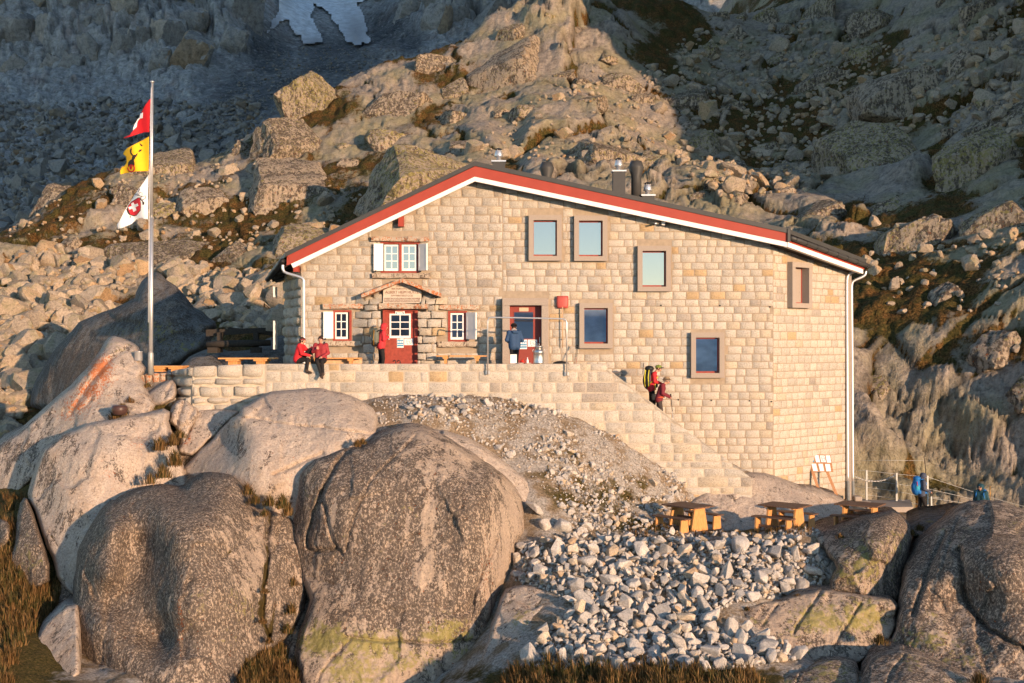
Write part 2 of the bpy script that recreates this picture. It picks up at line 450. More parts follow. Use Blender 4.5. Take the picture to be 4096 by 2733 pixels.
# ------------------------------------------------------------------ hillside behind the hut
def ctrl3(lst): return [tuple(P(*c)) for c in lst]
hill_c = ctrl3([
    (-300, 1750, 60), (-300, 1350, 78), (-300, 1050, 104),
    (0, 1750, 60), (0, 1500, 70), (0, 1280, 82), (0, 1080, 98), (0, 945, 112),
    (170, 865, 114), (290, 740, 118), (420, 680, 120), (640, 650, 122), (830, 640, 124), (980, 530, 126), (1130, 465, 128), (1220, 390, 130),
    (1400, 312, 133), (1480, 255, 135), (1740, 192, 134), (1850, 175, 135), (1935, 108, 136), (2060, 55, 137), (2250, 8, 140), (2500, -60, 156),
    (350, 1450, 72), (500, 1150, 92), (500, 850, 108), (800, 1280, 78), (850, 1000, 98), (850, 780, 109),
    (1150, 900, 102), (1150, 650, 114), (1500, 750, 104), (1500, 480, 121), (1300, 1250, 76), (1800, 1250, 76), (2300, 1250, 74),
    (1900, 620, 106), (1950, 380, 124), (2300, 680, 98), (2300, 400, 118), (2350, 150, 132), (2650, 700, 100), (2650, 420, 120), (2650, 150, 142),
    (2900, 950, 86), (3000, 650, 112), (3000, 330, 134), (3000, 60, 160),
    (3500, 2060, 56.5), (3500, 1600, 61), (3500, 1250, 66), (3500, 900, 82), (3500, 560, 108), (3500, 250, 126), (3500, -50, 146),
    (4096, 2060, 55), (4096, 1600, 58.5), (4096, 1250, 61.5), (4096, 900, 70), (4096, 560, 92), (4096, 250, 106), (4096, -50, 120),
    (4700, 1900, 53), (4700, 1200, 56), (4700, 600, 72), (4700, 0, 95), (4700, -500, 116),
    (1300, 1700, 62), (2300, 1800, 60), (3000, 1700, 60),
])
def back(px, py, Y, dY, dz):     # ground falling away behind the crest
    q = P(px, py, Y); return (q.x * (Y + dY) / Y, Y + dY, q.z - dz)
for c in ((0, 945, 112), (290, 740, 118), (640, 650, 122), (980, 530, 126), (1400, 312, 133), (1850, 175, 135), (2060, 55, 137)):
    hill_c.append(back(*c, 22, 9)); hill_c.append(back(*c, 60, 32))
def hz(x, y): return (-32.5 + 0.55 * x + 0.35 * y) / 0.76 + max(0, x - 58) * 0.45  # extra rise out of view, added to shade the far valley
for x, y in ((60, 55), (60, 90), (70, 130), (60, 170), (95, 60), (95, 110), (110, 170), (150, 60), (160, 120), (180, 200), (230, 90), (120, 240), (250, 250)):
    hill_c.append((x, y, hz(x, y)))
hc = np.array(hill_c)
hill_f = tps(hc[:, :2], hc[:, 2], 2e-4)
def dome(x, y, s, asp, seed, wob=0.35):
    wx = fbm(x / s * 1.3, y / s * 1.3, 0, 3, seed) * wob; wy = fbm(x / s * 1.3 + 9, y / s * 1.3, 0, 3, seed + 5) * wob
    f1, f2, i, cx, cy = worley(x / s + wx, y / s / asp + wy, seed)
    h = np.sqrt(np.clip(1 - (f1 / 0.82) ** 2, 0, 1)) * (0.35 + 0.65 * i)
    tilt = (cx * (i - 0.5) * 1.2 - cy * 0.25)
    return h + tilt * 0.5 * sstep(0, 0.5, h), np.exp(-((f2 - f1) / 0.10) ** 2), i
def px_of(X, Y, Z): return X / Y * F + CX, CY - Z / Y * F
TURF_H = [(3750, 1160, 330, 200, 0.55), (3600, 980, 180, 90, 0.4), (3950, 1350, 200, 120, 0.45), (3700, 1880, 330, 60, 0.5), (3450, 780, 170, 60, 0.3), (3000, 430, 300, 90, 0.22),
          (3050, 560, 220, 70, 0.3), (3250, 620, 150, 100, 0.3), (60, 1700, 180, 160, 0.5), (700, 1020, 200, 40, 0.2), (1000, 800, 160, 50, 0.2), (1700, 950, 300, 60, 0.3), (2050, 600, 60, 120, 0.4),
          (1250, 450, 130, 30, 0.35), (2700, 200, 300, 150, 0.22), (300, 960, 90, 30, 0.2)]
ROCK_H = [(1500, 420, 320, 220, 0.4), (1650, 540, 350, 140, 0.35), (2200, 130, 260, 120, 0.45), (3500, 1400, 160, 220, 0.3), (3900, 1700, 300, 230, 0.5), (3850, 90, 400, 120, 0.3), (3000, 70, 250, 120, 0.25),
          (4000, 800, 130, 300, 0.45), (2250, 560, 280, 150, 0.3), (700, 760, 420, 130, 0.45), (400, 1000, 300, 120, 0.3), (1200, 620, 250, 140, 0.35), (1050, 1050, 200, 150, 0.3), (3350, 750, 250, 120, 0.3)]
def blocks(x, y, s, asp, seed, wob=0.3, edge=0.22, tilt=0.9):
    """fractured bedrock: tilted flat-topped blocks with rounded edges and open joints"""
    wx = fbm(x / s * 1.7, y / s * 1.7, 0, 3, seed) * wob; wy = fbm(x / s * 1.7 + 9, y / s * 1.7, 0, 3, seed + 5) * wob
    f1, f2, i, cx, cy = worley(x / s + wx, y / s / asp + wy, seed)
    j = (i * 7.13) % 1.0
    e = f2 - f1
    prof = np.sqrt(np.clip(1 - (1 - np.clip(e / edge, 0, 1)) ** 2, 0, 1))
    top = 0.25 + 0.75 * i + tilt * (cx * (j - 0.5) * 1.6 + cy * (0.15 - 0.5 * i))
    return prof * top, np.exp(-(e / 0.06) ** 2), i
def hill_z(X, Y):
    z0 = hill_f(X, Y)
    z0 = z0 - np.clip(Y - 172 - 70 * sstep(0.0, 0.15, X / Y), 0, 200) * (1 - sstep(0.44, 0.47, X / Y))      # the ground falls away behind the crests
    px, py = px_of(X, Y, z0)
    bare = blobs(px, py, ROCK_H); tf = blobs(px, py, TURF_H)
    lump = fbm(X * 0.055, Y * 0.04, 0, 3, 91)
    outc = np.clip(0.85 * sstep(-0.15, 0.22, lump) + bare * 0.8 - tf * 0.9, 0, 1)        # where bedrock stands out of the turf
    d0, c0, i0 = dome(X * 0.8 + Y * 0.2, Y, 24.0, 1.5, 41)
    d1, c1, i1 = blocks(X + 0.25 * Y, Y - X * 0.12, 12.0, 1.3, 3, 0.5, 0.16, 1.2)
    # along-slope coordinate, so that joints keep their size on steep faces
    sl_ = (z0 + 0.78 * outc * d1 * 2.6) * 1.1 + Y * 0.45
    d2, c2, i2 = blocks(X + 0.25 * sl_, sl_ - X * 0.25, 3.6, 0.85, 11, 0.40, 0.15, 1.1)
    d3, c3, i3 = blocks(X + 0.2 * sl_, sl_ - X * 0.2, 1.45, 0.8, 23, 0.4, 0.16, 1.1)
    rib = ridged((X + 0.5 * Y) * 0.22, (Y - X * 0.5) * 0.04, z0 * 0.05, 4, 7)
    ribm = np.clip(sstep(3350, 3550, px) * sstep(1150, 1450, py) + 0.6 * sstep(3200, 3500, px) * sstep(250, 60, py), 0, 1)
    rough = sstep(0.0, 0.28, fbm(X * 0.09 + 5, Y * 0.07, 0, 3, 97))              # broken ground against smooth slabs
    blk = d1 * 2.0 + d2 * (0.28 + 0.95 * rough) * (0.5 + 0.5 * d1) + d3 * (0.04 + 0.36 * rough)
    h = d0 * 1.2 + outc * (blk * (1 - 0.45 * ribm))
    h = h + (1 - outc) * (d3 * 0.30 + fbm(X * 0.8, Y * 0.8, 0, 4, 15) * 0.45 + 0.5)
    h = h + (rib - 0.6) * 3.6 * ribm
    h = h + fbm(X * 0.5, sl_ * 0.6, 0, 4, 5) * 0.30 + fbm(X * 2.4, sl_ * 2.6, 1, 3, 6) * 0.13
    st = np.sin((z0 + h * 0.6 + X * 0.25 + fbm(X * 0.10, Y * 0.10, 0, 3, 9) * 6) * 1.3)
    h = h + 0.28 * np.sign(st) * np.abs(st) ** 0.35 * (0.35 + bare) * outc
    soft = np.clip(tf * 1.4, 0, 0.75)
    h = h * (1 - soft) + soft * (1.0 + fbm(X * 0.8, Y * 0.8, 0, 4, 15) * 0.5)
    turf = (1 - outc) * 0.62 + tf * 0.55 - bare * 0.15 + fbm(X * 0.25, Y * 0.25, 0, 4, 31) * 0.35 + outc * (c1 * 0.55 + c2 * 0.30) - 0.07 + 0.26 * (1 - d1) * outc * (1 - bare)
    flat = sstep(46, 56, Y)
    # unseen flank is added outside the picture to shade valley and right slope
    shade_flank = sstep(155, 175, Y + 1.377 * X + fbm(X * 0.045, Y * 0.045, 0, 3, 19) * 26) * sstep(0.455, 0.66, X / Y) * (300 + 500 * sstep(130, 300, Y))
    crack = np.clip(outc * (c1 * 0.8 + c2 * (0.35 + 0.4 * rough) + c3 * 0.35 * rough), 0, 1)
    return z0 + shade_flank, {'turf': np.clip(turf, 0, 1), 'crack': crack, 'relief': (h - 1.9) * flat}
uu = np.concatenate([np.linspace(-0.62, -0.44, 20)[:-1], np.linspace(-0.44, 0.44, 720), np.geomspace(0.45, 3.6, 60)])
vv = np.concatenate([np.geomspace(47, 190, 400), np.geomspace(204, 480, 36)])
hill, HILL = fan('hillside', uu, vv, hill_z, M_HILL, push=(-0.08, -0.62, 0.78))
struct(hill, 'rocky alpine hillside of rounded bedrock and brown turf rising behind the stone hut')

# ------------------------------------------------------------------ far valley in shade
val_c = ctrl3([
    (-400, 1050, 230), (-400, 520, 330), (-400, 240, 400), (-400, -200, 440),
    (0, 1000, 230), (0, 760, 270), (0, 520, 330), (0, 330, 385), (0, 150, 415), (0, -200, 440),
    (400, 900, 235), (400, 650, 290), (400, 420, 350), (400, 270, 395), (400, 60, 420), (400, -200, 440),
    (800, 700, 260), (800, 450, 330), (800, 280, 385), (800, 150, 410), (800, -150, 440),
    (1100, 560, 290), (1150, 330, 360), (1150, 170, 430), (1200, 0, 500), (1200, -200, 560),
    (1450, 380, 330), (1500, 200, 400), (1550, 30, 480), (1800, 150, 420), (1700, 40, 455), (1800, -120, 470), (2200, 60, 430), (2200, -200, 450),
    (2600, -50, 440), (1900, 400, 330), (2600, 300, 330), (3300, 0, 420), (-400, 1400, 170), (600, 1300, 170), (1800, 1200, 170),
])
val_c = [(x * 1.5, y * 1.5, z * 1.5) for x, y, z in val_c]
vc = np.array(val_c); val_f = tps(vc[:, :2], vc[:, 2], 2e-4)
CLIFF = [(150, 120, 330, 180, 1.0), (600, 130, 330, 140, 1.0), (900, 120, 160, 110, 1.0), (1800, 60, 350, 110, 1.0), (2150, 40, 200, 90, 1.0)]
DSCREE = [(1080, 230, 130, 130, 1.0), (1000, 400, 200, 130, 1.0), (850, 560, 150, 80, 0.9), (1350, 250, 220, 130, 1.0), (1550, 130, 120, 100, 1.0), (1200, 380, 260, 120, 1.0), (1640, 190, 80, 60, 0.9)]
def val_z(X, Y):
    z0 = val_f(X, Y); px, py = px_of(X, Y, z0)
    cl = np.clip(blobs(px, py, CLIFF), 0, 1); ds = np.clip(blobs(px, py, DSCREE) * 1.6 - 0.3, 0, 1) * (1 - sstep(0.5, 0.9, cl))
    sv = z0 * 1.05 + Y * 0.35
    snow = np.clip(blobs(px, py, [(1290, 60, 230, 160, 1.0)]), 0, 1)
    d1, c1, i1 = blocks(X + 0.35 * sv, sv - 0.1 * X, 24.0, 2.2, 53, 0.35, 0.2, 1.2); d2, c2, i2 = blocks(X + 0.35 * sv, sv, 9.0, 2.0, 57, 0.35, 0.16, 1.2); d3, c3, i3 = blocks(X, sv, 3.6, 1.1, 59, 0.4, 0.2, 1.2)
    h = cl * (d1 * 15 + d2 * 6 + d3 * 1.6) + (1 - cl) * (1 - ds * 0.8) * (d2 * 1.2 + d3 * 1.8 + fbm(X * 0.07, Y * 0.07, 0, 4, 63) * 4)
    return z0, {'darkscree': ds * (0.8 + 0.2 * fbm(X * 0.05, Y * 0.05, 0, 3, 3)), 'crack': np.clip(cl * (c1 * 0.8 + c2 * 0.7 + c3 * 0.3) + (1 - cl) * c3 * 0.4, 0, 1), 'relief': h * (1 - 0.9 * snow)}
uv_ = np.concatenate([np.linspace(-0.6, -0.43, 12)[:-1], np.linspace(-0.43, 0.16, 480), np.linspace(0.17, 0.5, 20)])
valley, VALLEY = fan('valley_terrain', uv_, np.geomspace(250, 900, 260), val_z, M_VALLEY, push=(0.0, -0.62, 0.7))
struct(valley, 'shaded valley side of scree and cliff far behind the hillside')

def drape(name, poly, HT, off, mat, step=6, dirty=None, y0=None, y1=None):
    """a sheet lying on a height field inside an outline"""
    poly = chaikin(poly, 2); xs = np.array([p[0] for p in poly]); ys = np.array([p[1] for p in poly])
    gx, gy = np.meshgrid(np.arange(xs.min() - step, xs.max() + step, step), np.arange(ys.min() - step, ys.max() + step, step))
    d, nx, ny, ins = polydist(gx, gy, poly); wob = fbm(gx * 0.04, gy * 0.04, 0, 4, 4) * 30
    keep = ins & (d + wob > 0)
    Y = HT.hit(gx.ravel(), gy.ravel(), y0, y1).reshape(gx.shape)
    keep &= ~np.isnan(Y)
    Y = np.where(np.isnan(Y), 400, Y)
    X = (gx - CX) / F * Y; Z = HT.at(X, Y) + off
    idx = np.arange(gx.size).reshape(gx.shape)
    k = keep[:-1, :-1] & keep[1:, :-1] & keep[:-1, 1:] & keep[1:, 1:]
    jump = np.maximum.reduce([Y[:-1, :-1], Y[1:, :-1], Y[:-1, 1:], Y[1:, 1:]]) - np.minimum.reduce([Y[:-1, :-1], Y[1:, :-1], Y[:-1, 1:], Y[1:, 1:]])
    k &= jump < 45
    q = np.stack([idx[:-1, :-1], idx[1:, :-1], idx[1:, 1:], idx[:-1, 1:]], -1)[k]
    at = {'dirty': blobs(gx, gy, dirty or []).ravel()}
    used = np.unique(q); remap = np.full(gx.size, -1); remap[used] = np.arange(len(used))
    V = np.stack([X, Y, Z], -1).reshape(-1, 3)[used]
    return obj(name, npmesh(name, V, remap[q], mat, attrs={'dirty': at['dirty'][used]}, smooth=True))
sn = drape('snow_field', [(1090, -20), (1120, 40), (1105, 70), (1065, 120), (1060, 165), (1110, 120), (1130, 95), (1180, 150), (1200, 195), (1250, 190), (1300, 200), (1285, 140), (1250, 90), (1255, 45),
      (1290, 40), (1330, 100), (1380, 190), (1430, 200), (1490, 195), (1480, 120), (1450, 60), (1440, 30), (1480, 15), (1500, -20)], VALLEY, 2.0, mat_snow(),
      dirty=[(1090, 120, 40, 50, 0.9), (1270, 190, 80, 30, 0.9), (1430, 150, 60, 90, 0.9), (1140, 20, 30, 40, 0.5)])
struct(sn, 'dirty grey tongue of old snow running down the far gully')
# ------------------------------------------------------------------ near ground
gc = [
    (1480, 1625, 41.6), (1750, 1595, 41.9), (2000, 1592, 42.0), (2250, 1665, 42.0), (2450, 1752, 42.1), (2700, 1850, 42.6), (2920, 1900, 43.6),
    (1700, 1700, 40.2), (2000, 1790, 40.2), (2150, 1860, 39.7), (2300, 1950, 39.4), (2130, 1980, 38.4), (2500, 2075, 39.0), (2300, 2135, 37.6), (2600, 1940, 41.2),
    (2700, 2120, 38.6), (3000, 2128, 38.0), (3300, 2115, 38.2), (3420, 2045, 44.5), (2800, 2095, 41.6), (3100, 2090, 42.0), (3250, 2088, 41.6), (3250, 2500, 34.8), (3400, 2480, 35.2), (3250, 2610, 33.8), (3450, 2600, 34.0),
    (2100, 2190, 36.8), (2500, 2165, 37.0), (3000, 2160, 37.0), (3250, 2185, 36.6), (2200, 2400, 34.2), (2700, 2400, 34.2), (3100, 2400, 34.0),
    (2200, 2610, 31.8), (2600, 2660, 31.0), (3000, 2690, 30.6), (2400, 2760, 29.4), (2800, 2800, 28.6), (2100, 2760, 30.5),
    (50, 1950, 42.5), (80, 2200, 39), (100, 2480, 35.5), (150, 2720, 32), (1060, 2690, 33.4), (1165, 2420, 36.6), (1085, 2030, 37.6), (700, 1930, 41.5), (640, 1690, 41.8), (560, 1560, 43.2), (800, 1700, 42.4),
    (3500, 2055, 46.5), (3700, 2075, 47.5), (4150, 2160, 48), (3500, 2700, 31), (4150, 2760, 29), (4150, 2350, 40), (3800, 2350, 40), (1600, 2600, 38), (600, 2600, 38),
]
gcx = ctrl3(gc) + [(-20, 26, -9.5), (-6, 24, -11), (6, 23, -10), (16, 24, -9.5), (-7, 47, -3.2), (0, 47, -3.2), (8, 47, -4.5), (-7, 56, -3.2), (6, 56, -4.5), (-12, 52, -2.2), (-22, 56, -4.5), (-14, 62, -4.0), (-30, 48, -8), (20, 60, -9), (10, 62, -6)]
ga = np.array(gcx); ground_f = tps(ga[:, :2], ga[:, 2], 4e-4)
TURF_G = [(100, 2150, 200, 500, 0.7), (60, 2600, 250, 250, 0.7), (1060, 2660, 130, 130, 0.7), (1085, 2010, 110, 70, 0.6), (650, 1680, 140, 90, 0.6), (2500, 2720, 700, 90, 0.75), (2420, 1990, 330, 140, 0.36), (1800, 1650, 200, 50, 0.22), (2600, 2110, 250, 40, 0.5), (2200, 1860, 300, 110, 0.28), (3000, 2125, 500, 25, 0.35)]
def ground_z(X, Y):
    z0 = ground_f(X, Y); px, py = px_of(X, Y, z0)
    h = fbm(X * 0.7, Y * 0.7, 0, 4, 71) * 0.16 + fbm(X * 3.5, Y * 3.5, 0, 3, 72) * 0.05
    return z0 + h, {'turf': np.clip(blobs(px, py, TURF_G), 0, 1)}
ground, GROUND = fan('ground', np.linspace(-0.62, 0.62, 420), np.geomspace(20, 62, 240), ground_z, M_GRAVEL)
struct(ground, 'stony slope with gravel and tufts below the hut')

# ------------------------------------------------------------------ bedrock and boulders in front
M_PALE = granite('pale_granite', (0.50, 0.405, 0.325), grain=17, gamt=0.5, bdist=0.06)
M_DARK = granite('lichened_granite', (0.42, 0.325, 0.245), grain=15, gamt=0.45, bdist=0.055)
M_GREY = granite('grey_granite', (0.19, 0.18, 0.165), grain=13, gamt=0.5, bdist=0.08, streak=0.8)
ROCKS = {}
def rock(name, label, poly, ctrl, mat, step=4.8, roll=70, backd=1.8, amp=0.10, freq=0.8, cracks=(), dark=(), yellow=(), orange=(), moss=(), jit=5, deep=3.0, cat='rock', ext=0.02, sm=1, fine=0.036, base=0.0, ledge=0.0, facet=0.42, fsize=180.0, joints=0.3, steep=1.0):
    poly = chaikin(poly, sm)
    q = np.array(poly); seed = abs(hash(name + str(len(poly)) + str(int(q[:, 0].sum())))) % 977 if False else int(q[:, 0].sum()) % 977
    dxy = np.roll(q, -1, 0) - np.roll(q, 1, 0); nrm = np.stack([-dxy[:, 1], dxy[:, 0]], -1); nrm /= np.linalg.norm(nrm, axis=1)[:, None] + 1e-9
    q = q + nrm * (fbm(q[:, 0] * 0.03, q[:, 1] * 0.03, 0, 3, seed) * jit * 2)[:, None]
    poly = [tuple(a) for a in q]
    gx, gy = np.meshgrid(np.arange(q[:, 0].min() - step, q[:, 0].max() + step, step), np.arange(q[:, 1].min() - step, q[:, 1].max() + step, step))
    d, nx, ny, ins = polydist(gx, gy, poly)
    sd = np.where(ins, d, -d); keep = sd > -step * 0.75
    kq = keep[:-1, :-1] & keep[1:, :-1] & keep[:-1, 1:] & keep[1:, 1:]
    full = np.zeros(keep.shape, int); full[:-1, :-1] += kq; full[1:, :-1] += kq; full[:-1, 1:] += kq; full[1:, 1:] += kq
    rim = (full > 0) & (full < 4)                      # vertices on the open border go exactly onto the outline
    gx = np.where((sd < 0) | rim, nx, gx); gy = np.where((sd < 0) | rim, ny, gy); sd = np.where(rim, 0, np.maximum(sd, 0))
    c = np.array(ctrl, float); c[:, 2] = c[:, 2].mean() + (c[:, 2] - c[:, 2].mean()) * steep; Yf = tps(c[:, :2], c[:, 2], 1e-4)
    t = np.clip(1 - sd / roll, 0, 1)
    tp = t ** 2.3
    # flat faces: tangent planes of the coarse form, meeting in crisp edges
    wq = fbm(gx / 140, gy / 140, 0, 3, seed + 31) * 0.28; wr_ = fbm(gx / 140 + 7, gy / 140, 0, 3, seed + 32) * 0.28
    cs_ = fsize; f1_, f2_, cc = worley2(gx / cs_ + wq, gy / (cs_ * 1.35) - wr_, seed + 33)
    Yt_ = Yf(gx, gy); e_ = 6.0
    def plane(k):
        x0, y0 = (cc[k] - wq) * cs_, (cc[k + 1] + wr_) * cs_ * 1.35
        j = (cc[k + 2] * 7.13) % 1.0
        return Yt_ + ((cc[k + 2] - 0.5) * 0.35 + (gx - x0) / cs_ * (j - 0.5) * 1.1 + (gy - y0) / cs_ * (cc[k + 2] - 0.5) * 0.8) * facet
    pa_, pb_ = plane(0), plane(3); be_ = 0.5 * (1 - sstep(0, 0.06, f2_ - f1_))
    Yfac = pa_ * (1 - be_) + pb_ * be_
    jn = (cc[2] + cc[5]) % 1.0
    joint = np.exp(-((f2_ - f1_) / 0.035) ** 2) * sstep(0.55, 0.75, (cc[2] * 3.7 + cc[5] * 3.7) % 1.0) * joints
    Y = Yfac + joint * 0.06 + backd * (1 - np.clip(1 - tp * 0.998, 0, 1) ** (1 / 2.3))
    X = (gx - CX) / F * Y; Z = (CY - gy) / F * Y
    n1 = fbm(X * freq, Y * freq, Z * freq * 0.7, 5, seed) * amp
    n2 = fbm(X * 3.5, Y * 3.5, Z * 2.2, 4, seed + 7) * fine
    rg = (ridged(X * freq * 1.3, Y * freq, Z * freq * 0.45, 4, seed + 3) - 0.62) * amp * 0.8
    n3_ = fbm(X * 9.0, Y * 9.0, Z * 6.0, 2, seed + 11) * fine * 0.5; n2_b = ridged(X * 2.6, Y * 2.6, Z * 1.2, 3, seed + 12) * fine * 1.6
    dY = -(n1 * 0.6 + n2 + rg + n3_ + n2_b) * (1 - t ** 4)
    if ledge:
        s_ = np.sin((Z + 0.25 * X + fbm(X * 0.5, Y * 0.5, Z * 0.5, 2, seed + 9) * 0.8) * 4.2)
        dY = dY - ledge * np.sign(s_) * np.abs(s_) ** 0.5
    ck = joint * 0.45
    for cr in cracks:
        pl, wd, dp = cr[:3]
        pl = chaikin(pl, 2, closed=False)
        wob = fbm(gx * 0.02, gy * 0.02, 0, 3, seed + 21) * 9
        e, _, _, _ = polydist(gx + wob, gy - wob, pl, closed=False)
        g = np.exp(-(e / wd) ** 2); dY = dY + dp * g; ck = np.maximum(ck, np.exp(-(e / (wd * 0.8)) ** 2) * (cr[3] if len(cr) > 3 else 0.35))
    Y = Y + dY; X = (gx - CX) / F * Y; Z = (CY - gy) / F * Y
    idx = np.arange(gx.size).reshape(gx.shape)
    k = keep[:-1, :-1] & keep[1:, :-1] & keep[:-1, 1:] & keep[1:, 1:]
    qd = np.stack([idx[:-1, :-1], idx[1:, :-1], idx[1:, 1:], idx[:-1, 1:]], -1)[k]
    used = np.unique(qd); rm = np.full(gx.size, -1); rm[used] = np.arange(len(used)); qd = rm[qd]
    V = np.stack([X, Y, Z], -1).reshape(-1, 3)[used]
    if mat is M_PALE: base = base - 0.34
    A = {'dark': np.clip(base + blobs(gx, gy, dark) + ck * 0.8, -1, 0.95).ravel()[used], 'yellow': blobs(gx, gy, yellow).ravel()[used], 'orange': blobs(gx, gy, orange).ravel()[used], 'moss': np.clip(blobs(gx, gy, moss) + ck * 0.9, 0, 1).ravel()[used]}
    # close the back so that the rock is a solid
    e = np.concatenate([qd[:, [0, 1]], qd[:, [1, 2]], qd[:, [2, 3]], qd[:, [3, 0]]])
    ek = np.sort(e, 1); key = ek[:, 0].astype(np.int64) * (len(V) + 1) + ek[:, 1]
    u_, inv, cnt = np.unique(key, return_inverse=True, return_counts=True)
    be = e[cnt[inv] == 1]; bv = np.unique(be); nb = len(V)
    cen = V.mean(0)
    B = V[bv].copy(); B[:, 1] += deep; B[:, 0] += (cen[0] - B[:, 0]) * 0.12 + (B[:, 0] / B[:, 1]) * deep; B[:, 2] += (cen[2] - B[:, 2]) * 0.25
    mp = {int(v_): nb + i for i, v_ in enumerate(bv)}
    side = np.array([[b_, a_, mp[int(a_)], mp[int(b_)]] for a_, b_ in be])
    ci = nb + len(B)
    V2 = np.vstack([V, B, B.mean(0)[None]])
    capf = np.array([[mp[int(b_)], mp[int(a_)], ci, ci] for a_, b_ in be])[:, :3]
    Fall = np.vstack([qd[:, [0, 1, 2]], qd[:, [0, 2, 3]], side[:, [0, 1, 2]], side[:, [0, 2, 3]], capf])
    pad = len(B) + 1
    at = {kk: np.concatenate([a, np.full(pad, float(np.mean(a)))]) for kk, a in A.items()}
    me = npmesh(name, V2, Fall, mat, attrs=at, smooth=True)
    o = obj(name, me); tag(o, label, cat)
    if name == 'bedrock': del o['category']; o['kind'] = 'structure'
    return o

# bedrock filling the clefts between the foreground rocks
rock('bedrock', 'cracked bedrock showing in the clefts between the foreground rocks',
     [(560, 1640), (700, 1600), (900, 1620), (1000, 1640), (1200, 1650), (1500, 1640), (1700, 1700), (2000, 1860), (2180, 2000), (2300, 2150), (2150, 2300), (2100, 2500), (2080, 2850), (200, 2850), (230, 2400), (220, 2300), (150, 2050), (200, 1850), (350, 1720)],
     [(600, 1660, 43.0), (900, 1650, 42.8), (1400, 1700, 41.2), (1000, 1950, 39.2), (1900, 1880, 39.6), (2200, 2100, 38.8), (300, 1800, 42.2), (300, 2200, 39.4), (700, 2000, 39.4), (700, 2500, 35.8), (300, 2700, 34.6), (1170, 2100, 38.4), (1170, 2400, 36.6), (1150, 2700, 34.4), (1600, 2400, 37.0), (2050, 2300, 37.2), (1950, 2600, 34.6), (1980, 2800, 32.6)], M_DARK, step=9, roll=30, backd=1.0, amp=0.16, freq=0.8, base=0.4, moss=[(1160, 2350, 60, 300, 0.6), (700, 1800, 80, 120, 0.6), (1080, 2010, 100, 50, 0.7)])
# dark boulder standing in the hut's shadow behind the flagpole
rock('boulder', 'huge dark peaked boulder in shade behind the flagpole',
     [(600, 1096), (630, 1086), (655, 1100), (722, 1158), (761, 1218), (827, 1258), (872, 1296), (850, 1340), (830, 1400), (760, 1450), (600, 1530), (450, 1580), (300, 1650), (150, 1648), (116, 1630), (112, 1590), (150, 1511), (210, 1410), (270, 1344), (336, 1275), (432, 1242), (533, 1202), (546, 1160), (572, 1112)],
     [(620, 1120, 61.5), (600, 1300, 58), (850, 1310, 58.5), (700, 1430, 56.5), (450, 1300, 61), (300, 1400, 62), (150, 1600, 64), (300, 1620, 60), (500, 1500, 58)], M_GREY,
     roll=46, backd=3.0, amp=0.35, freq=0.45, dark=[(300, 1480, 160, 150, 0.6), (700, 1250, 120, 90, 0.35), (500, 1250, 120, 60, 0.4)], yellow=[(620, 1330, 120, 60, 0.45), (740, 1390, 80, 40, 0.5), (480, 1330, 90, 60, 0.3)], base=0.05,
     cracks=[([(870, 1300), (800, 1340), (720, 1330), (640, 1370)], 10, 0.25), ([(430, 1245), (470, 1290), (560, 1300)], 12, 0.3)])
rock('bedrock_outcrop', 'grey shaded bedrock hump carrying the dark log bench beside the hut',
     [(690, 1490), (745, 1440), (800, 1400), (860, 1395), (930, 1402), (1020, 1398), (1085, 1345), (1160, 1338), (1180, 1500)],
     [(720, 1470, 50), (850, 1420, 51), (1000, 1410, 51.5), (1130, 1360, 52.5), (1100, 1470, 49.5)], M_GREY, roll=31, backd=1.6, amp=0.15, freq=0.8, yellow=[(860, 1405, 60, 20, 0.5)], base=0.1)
# orange-lichened rib at the flagpole foot
rock('bedrock_rib', 'sloping rock rib streaked with bright orange lichen below the flagpole',
     [(441, 1338), (470, 1350), (540, 1366), (562, 1398), (562, 1440), (592, 1482), (560, 1520), (600, 1560), (640, 1640), (520, 1720), (330, 1790), (180, 1880), (70, 1990), (-60, 2120), (-60, 1800), (36, 1748), (144, 1664), (228, 1592), (300, 1522), (360, 1452), (414, 1374)],
     [(450, 1360, 44.2), (550, 1420, 43.6), (560, 1500, 42.8), (420, 1500, 42.6), (300, 1600, 42.6), (180, 1700, 43.0), (500, 1600, 41.7), (330, 1720, 41.3), (150, 1830, 42), (30, 1950, 42.5), (0, 1800, 43.6)], M_PALE,
     roll=27, backd=1.4, amp=0.14, freq=0.8, orange=[(400, 1480, 60, 70, 1.0), (360, 1560, 70, 50, 0.85), (310, 1620, 70, 40, 0.75), (270, 1660, 50, 40, 0.5)], dark=[(60, 1820, 130, 110, 0.75), (170, 1720, 90, 60, 0.45), (390, 1590, 40, 110, 0.25)], yellow=[(480, 1390, 90, 40, 0.4)],
     cracks=[([(440, 1440), (350, 1540), (280, 1660)], 9, 0.16, 0.5), ([(520, 1380), (470, 1420), (430, 1440)], 9, 0.12)], ledge=0.03)
rock('bedrock_slab', 'small pale slab wedged at the foot of the rough wall end',
     [(556, 1620), (590, 1570), (650, 1530), (700, 1515), (705, 1590), (660, 1615), (600, 1632)], [(560, 1620, 42.6), (640, 1570, 42.2), (700, 1530, 42.6), (690, 1600, 41.8)], M_PALE, roll=18, backd=0.8, amp=0.06, cracks=[([(690, 1530), (660, 1575), (650, 1600)], 6, 0.1)])
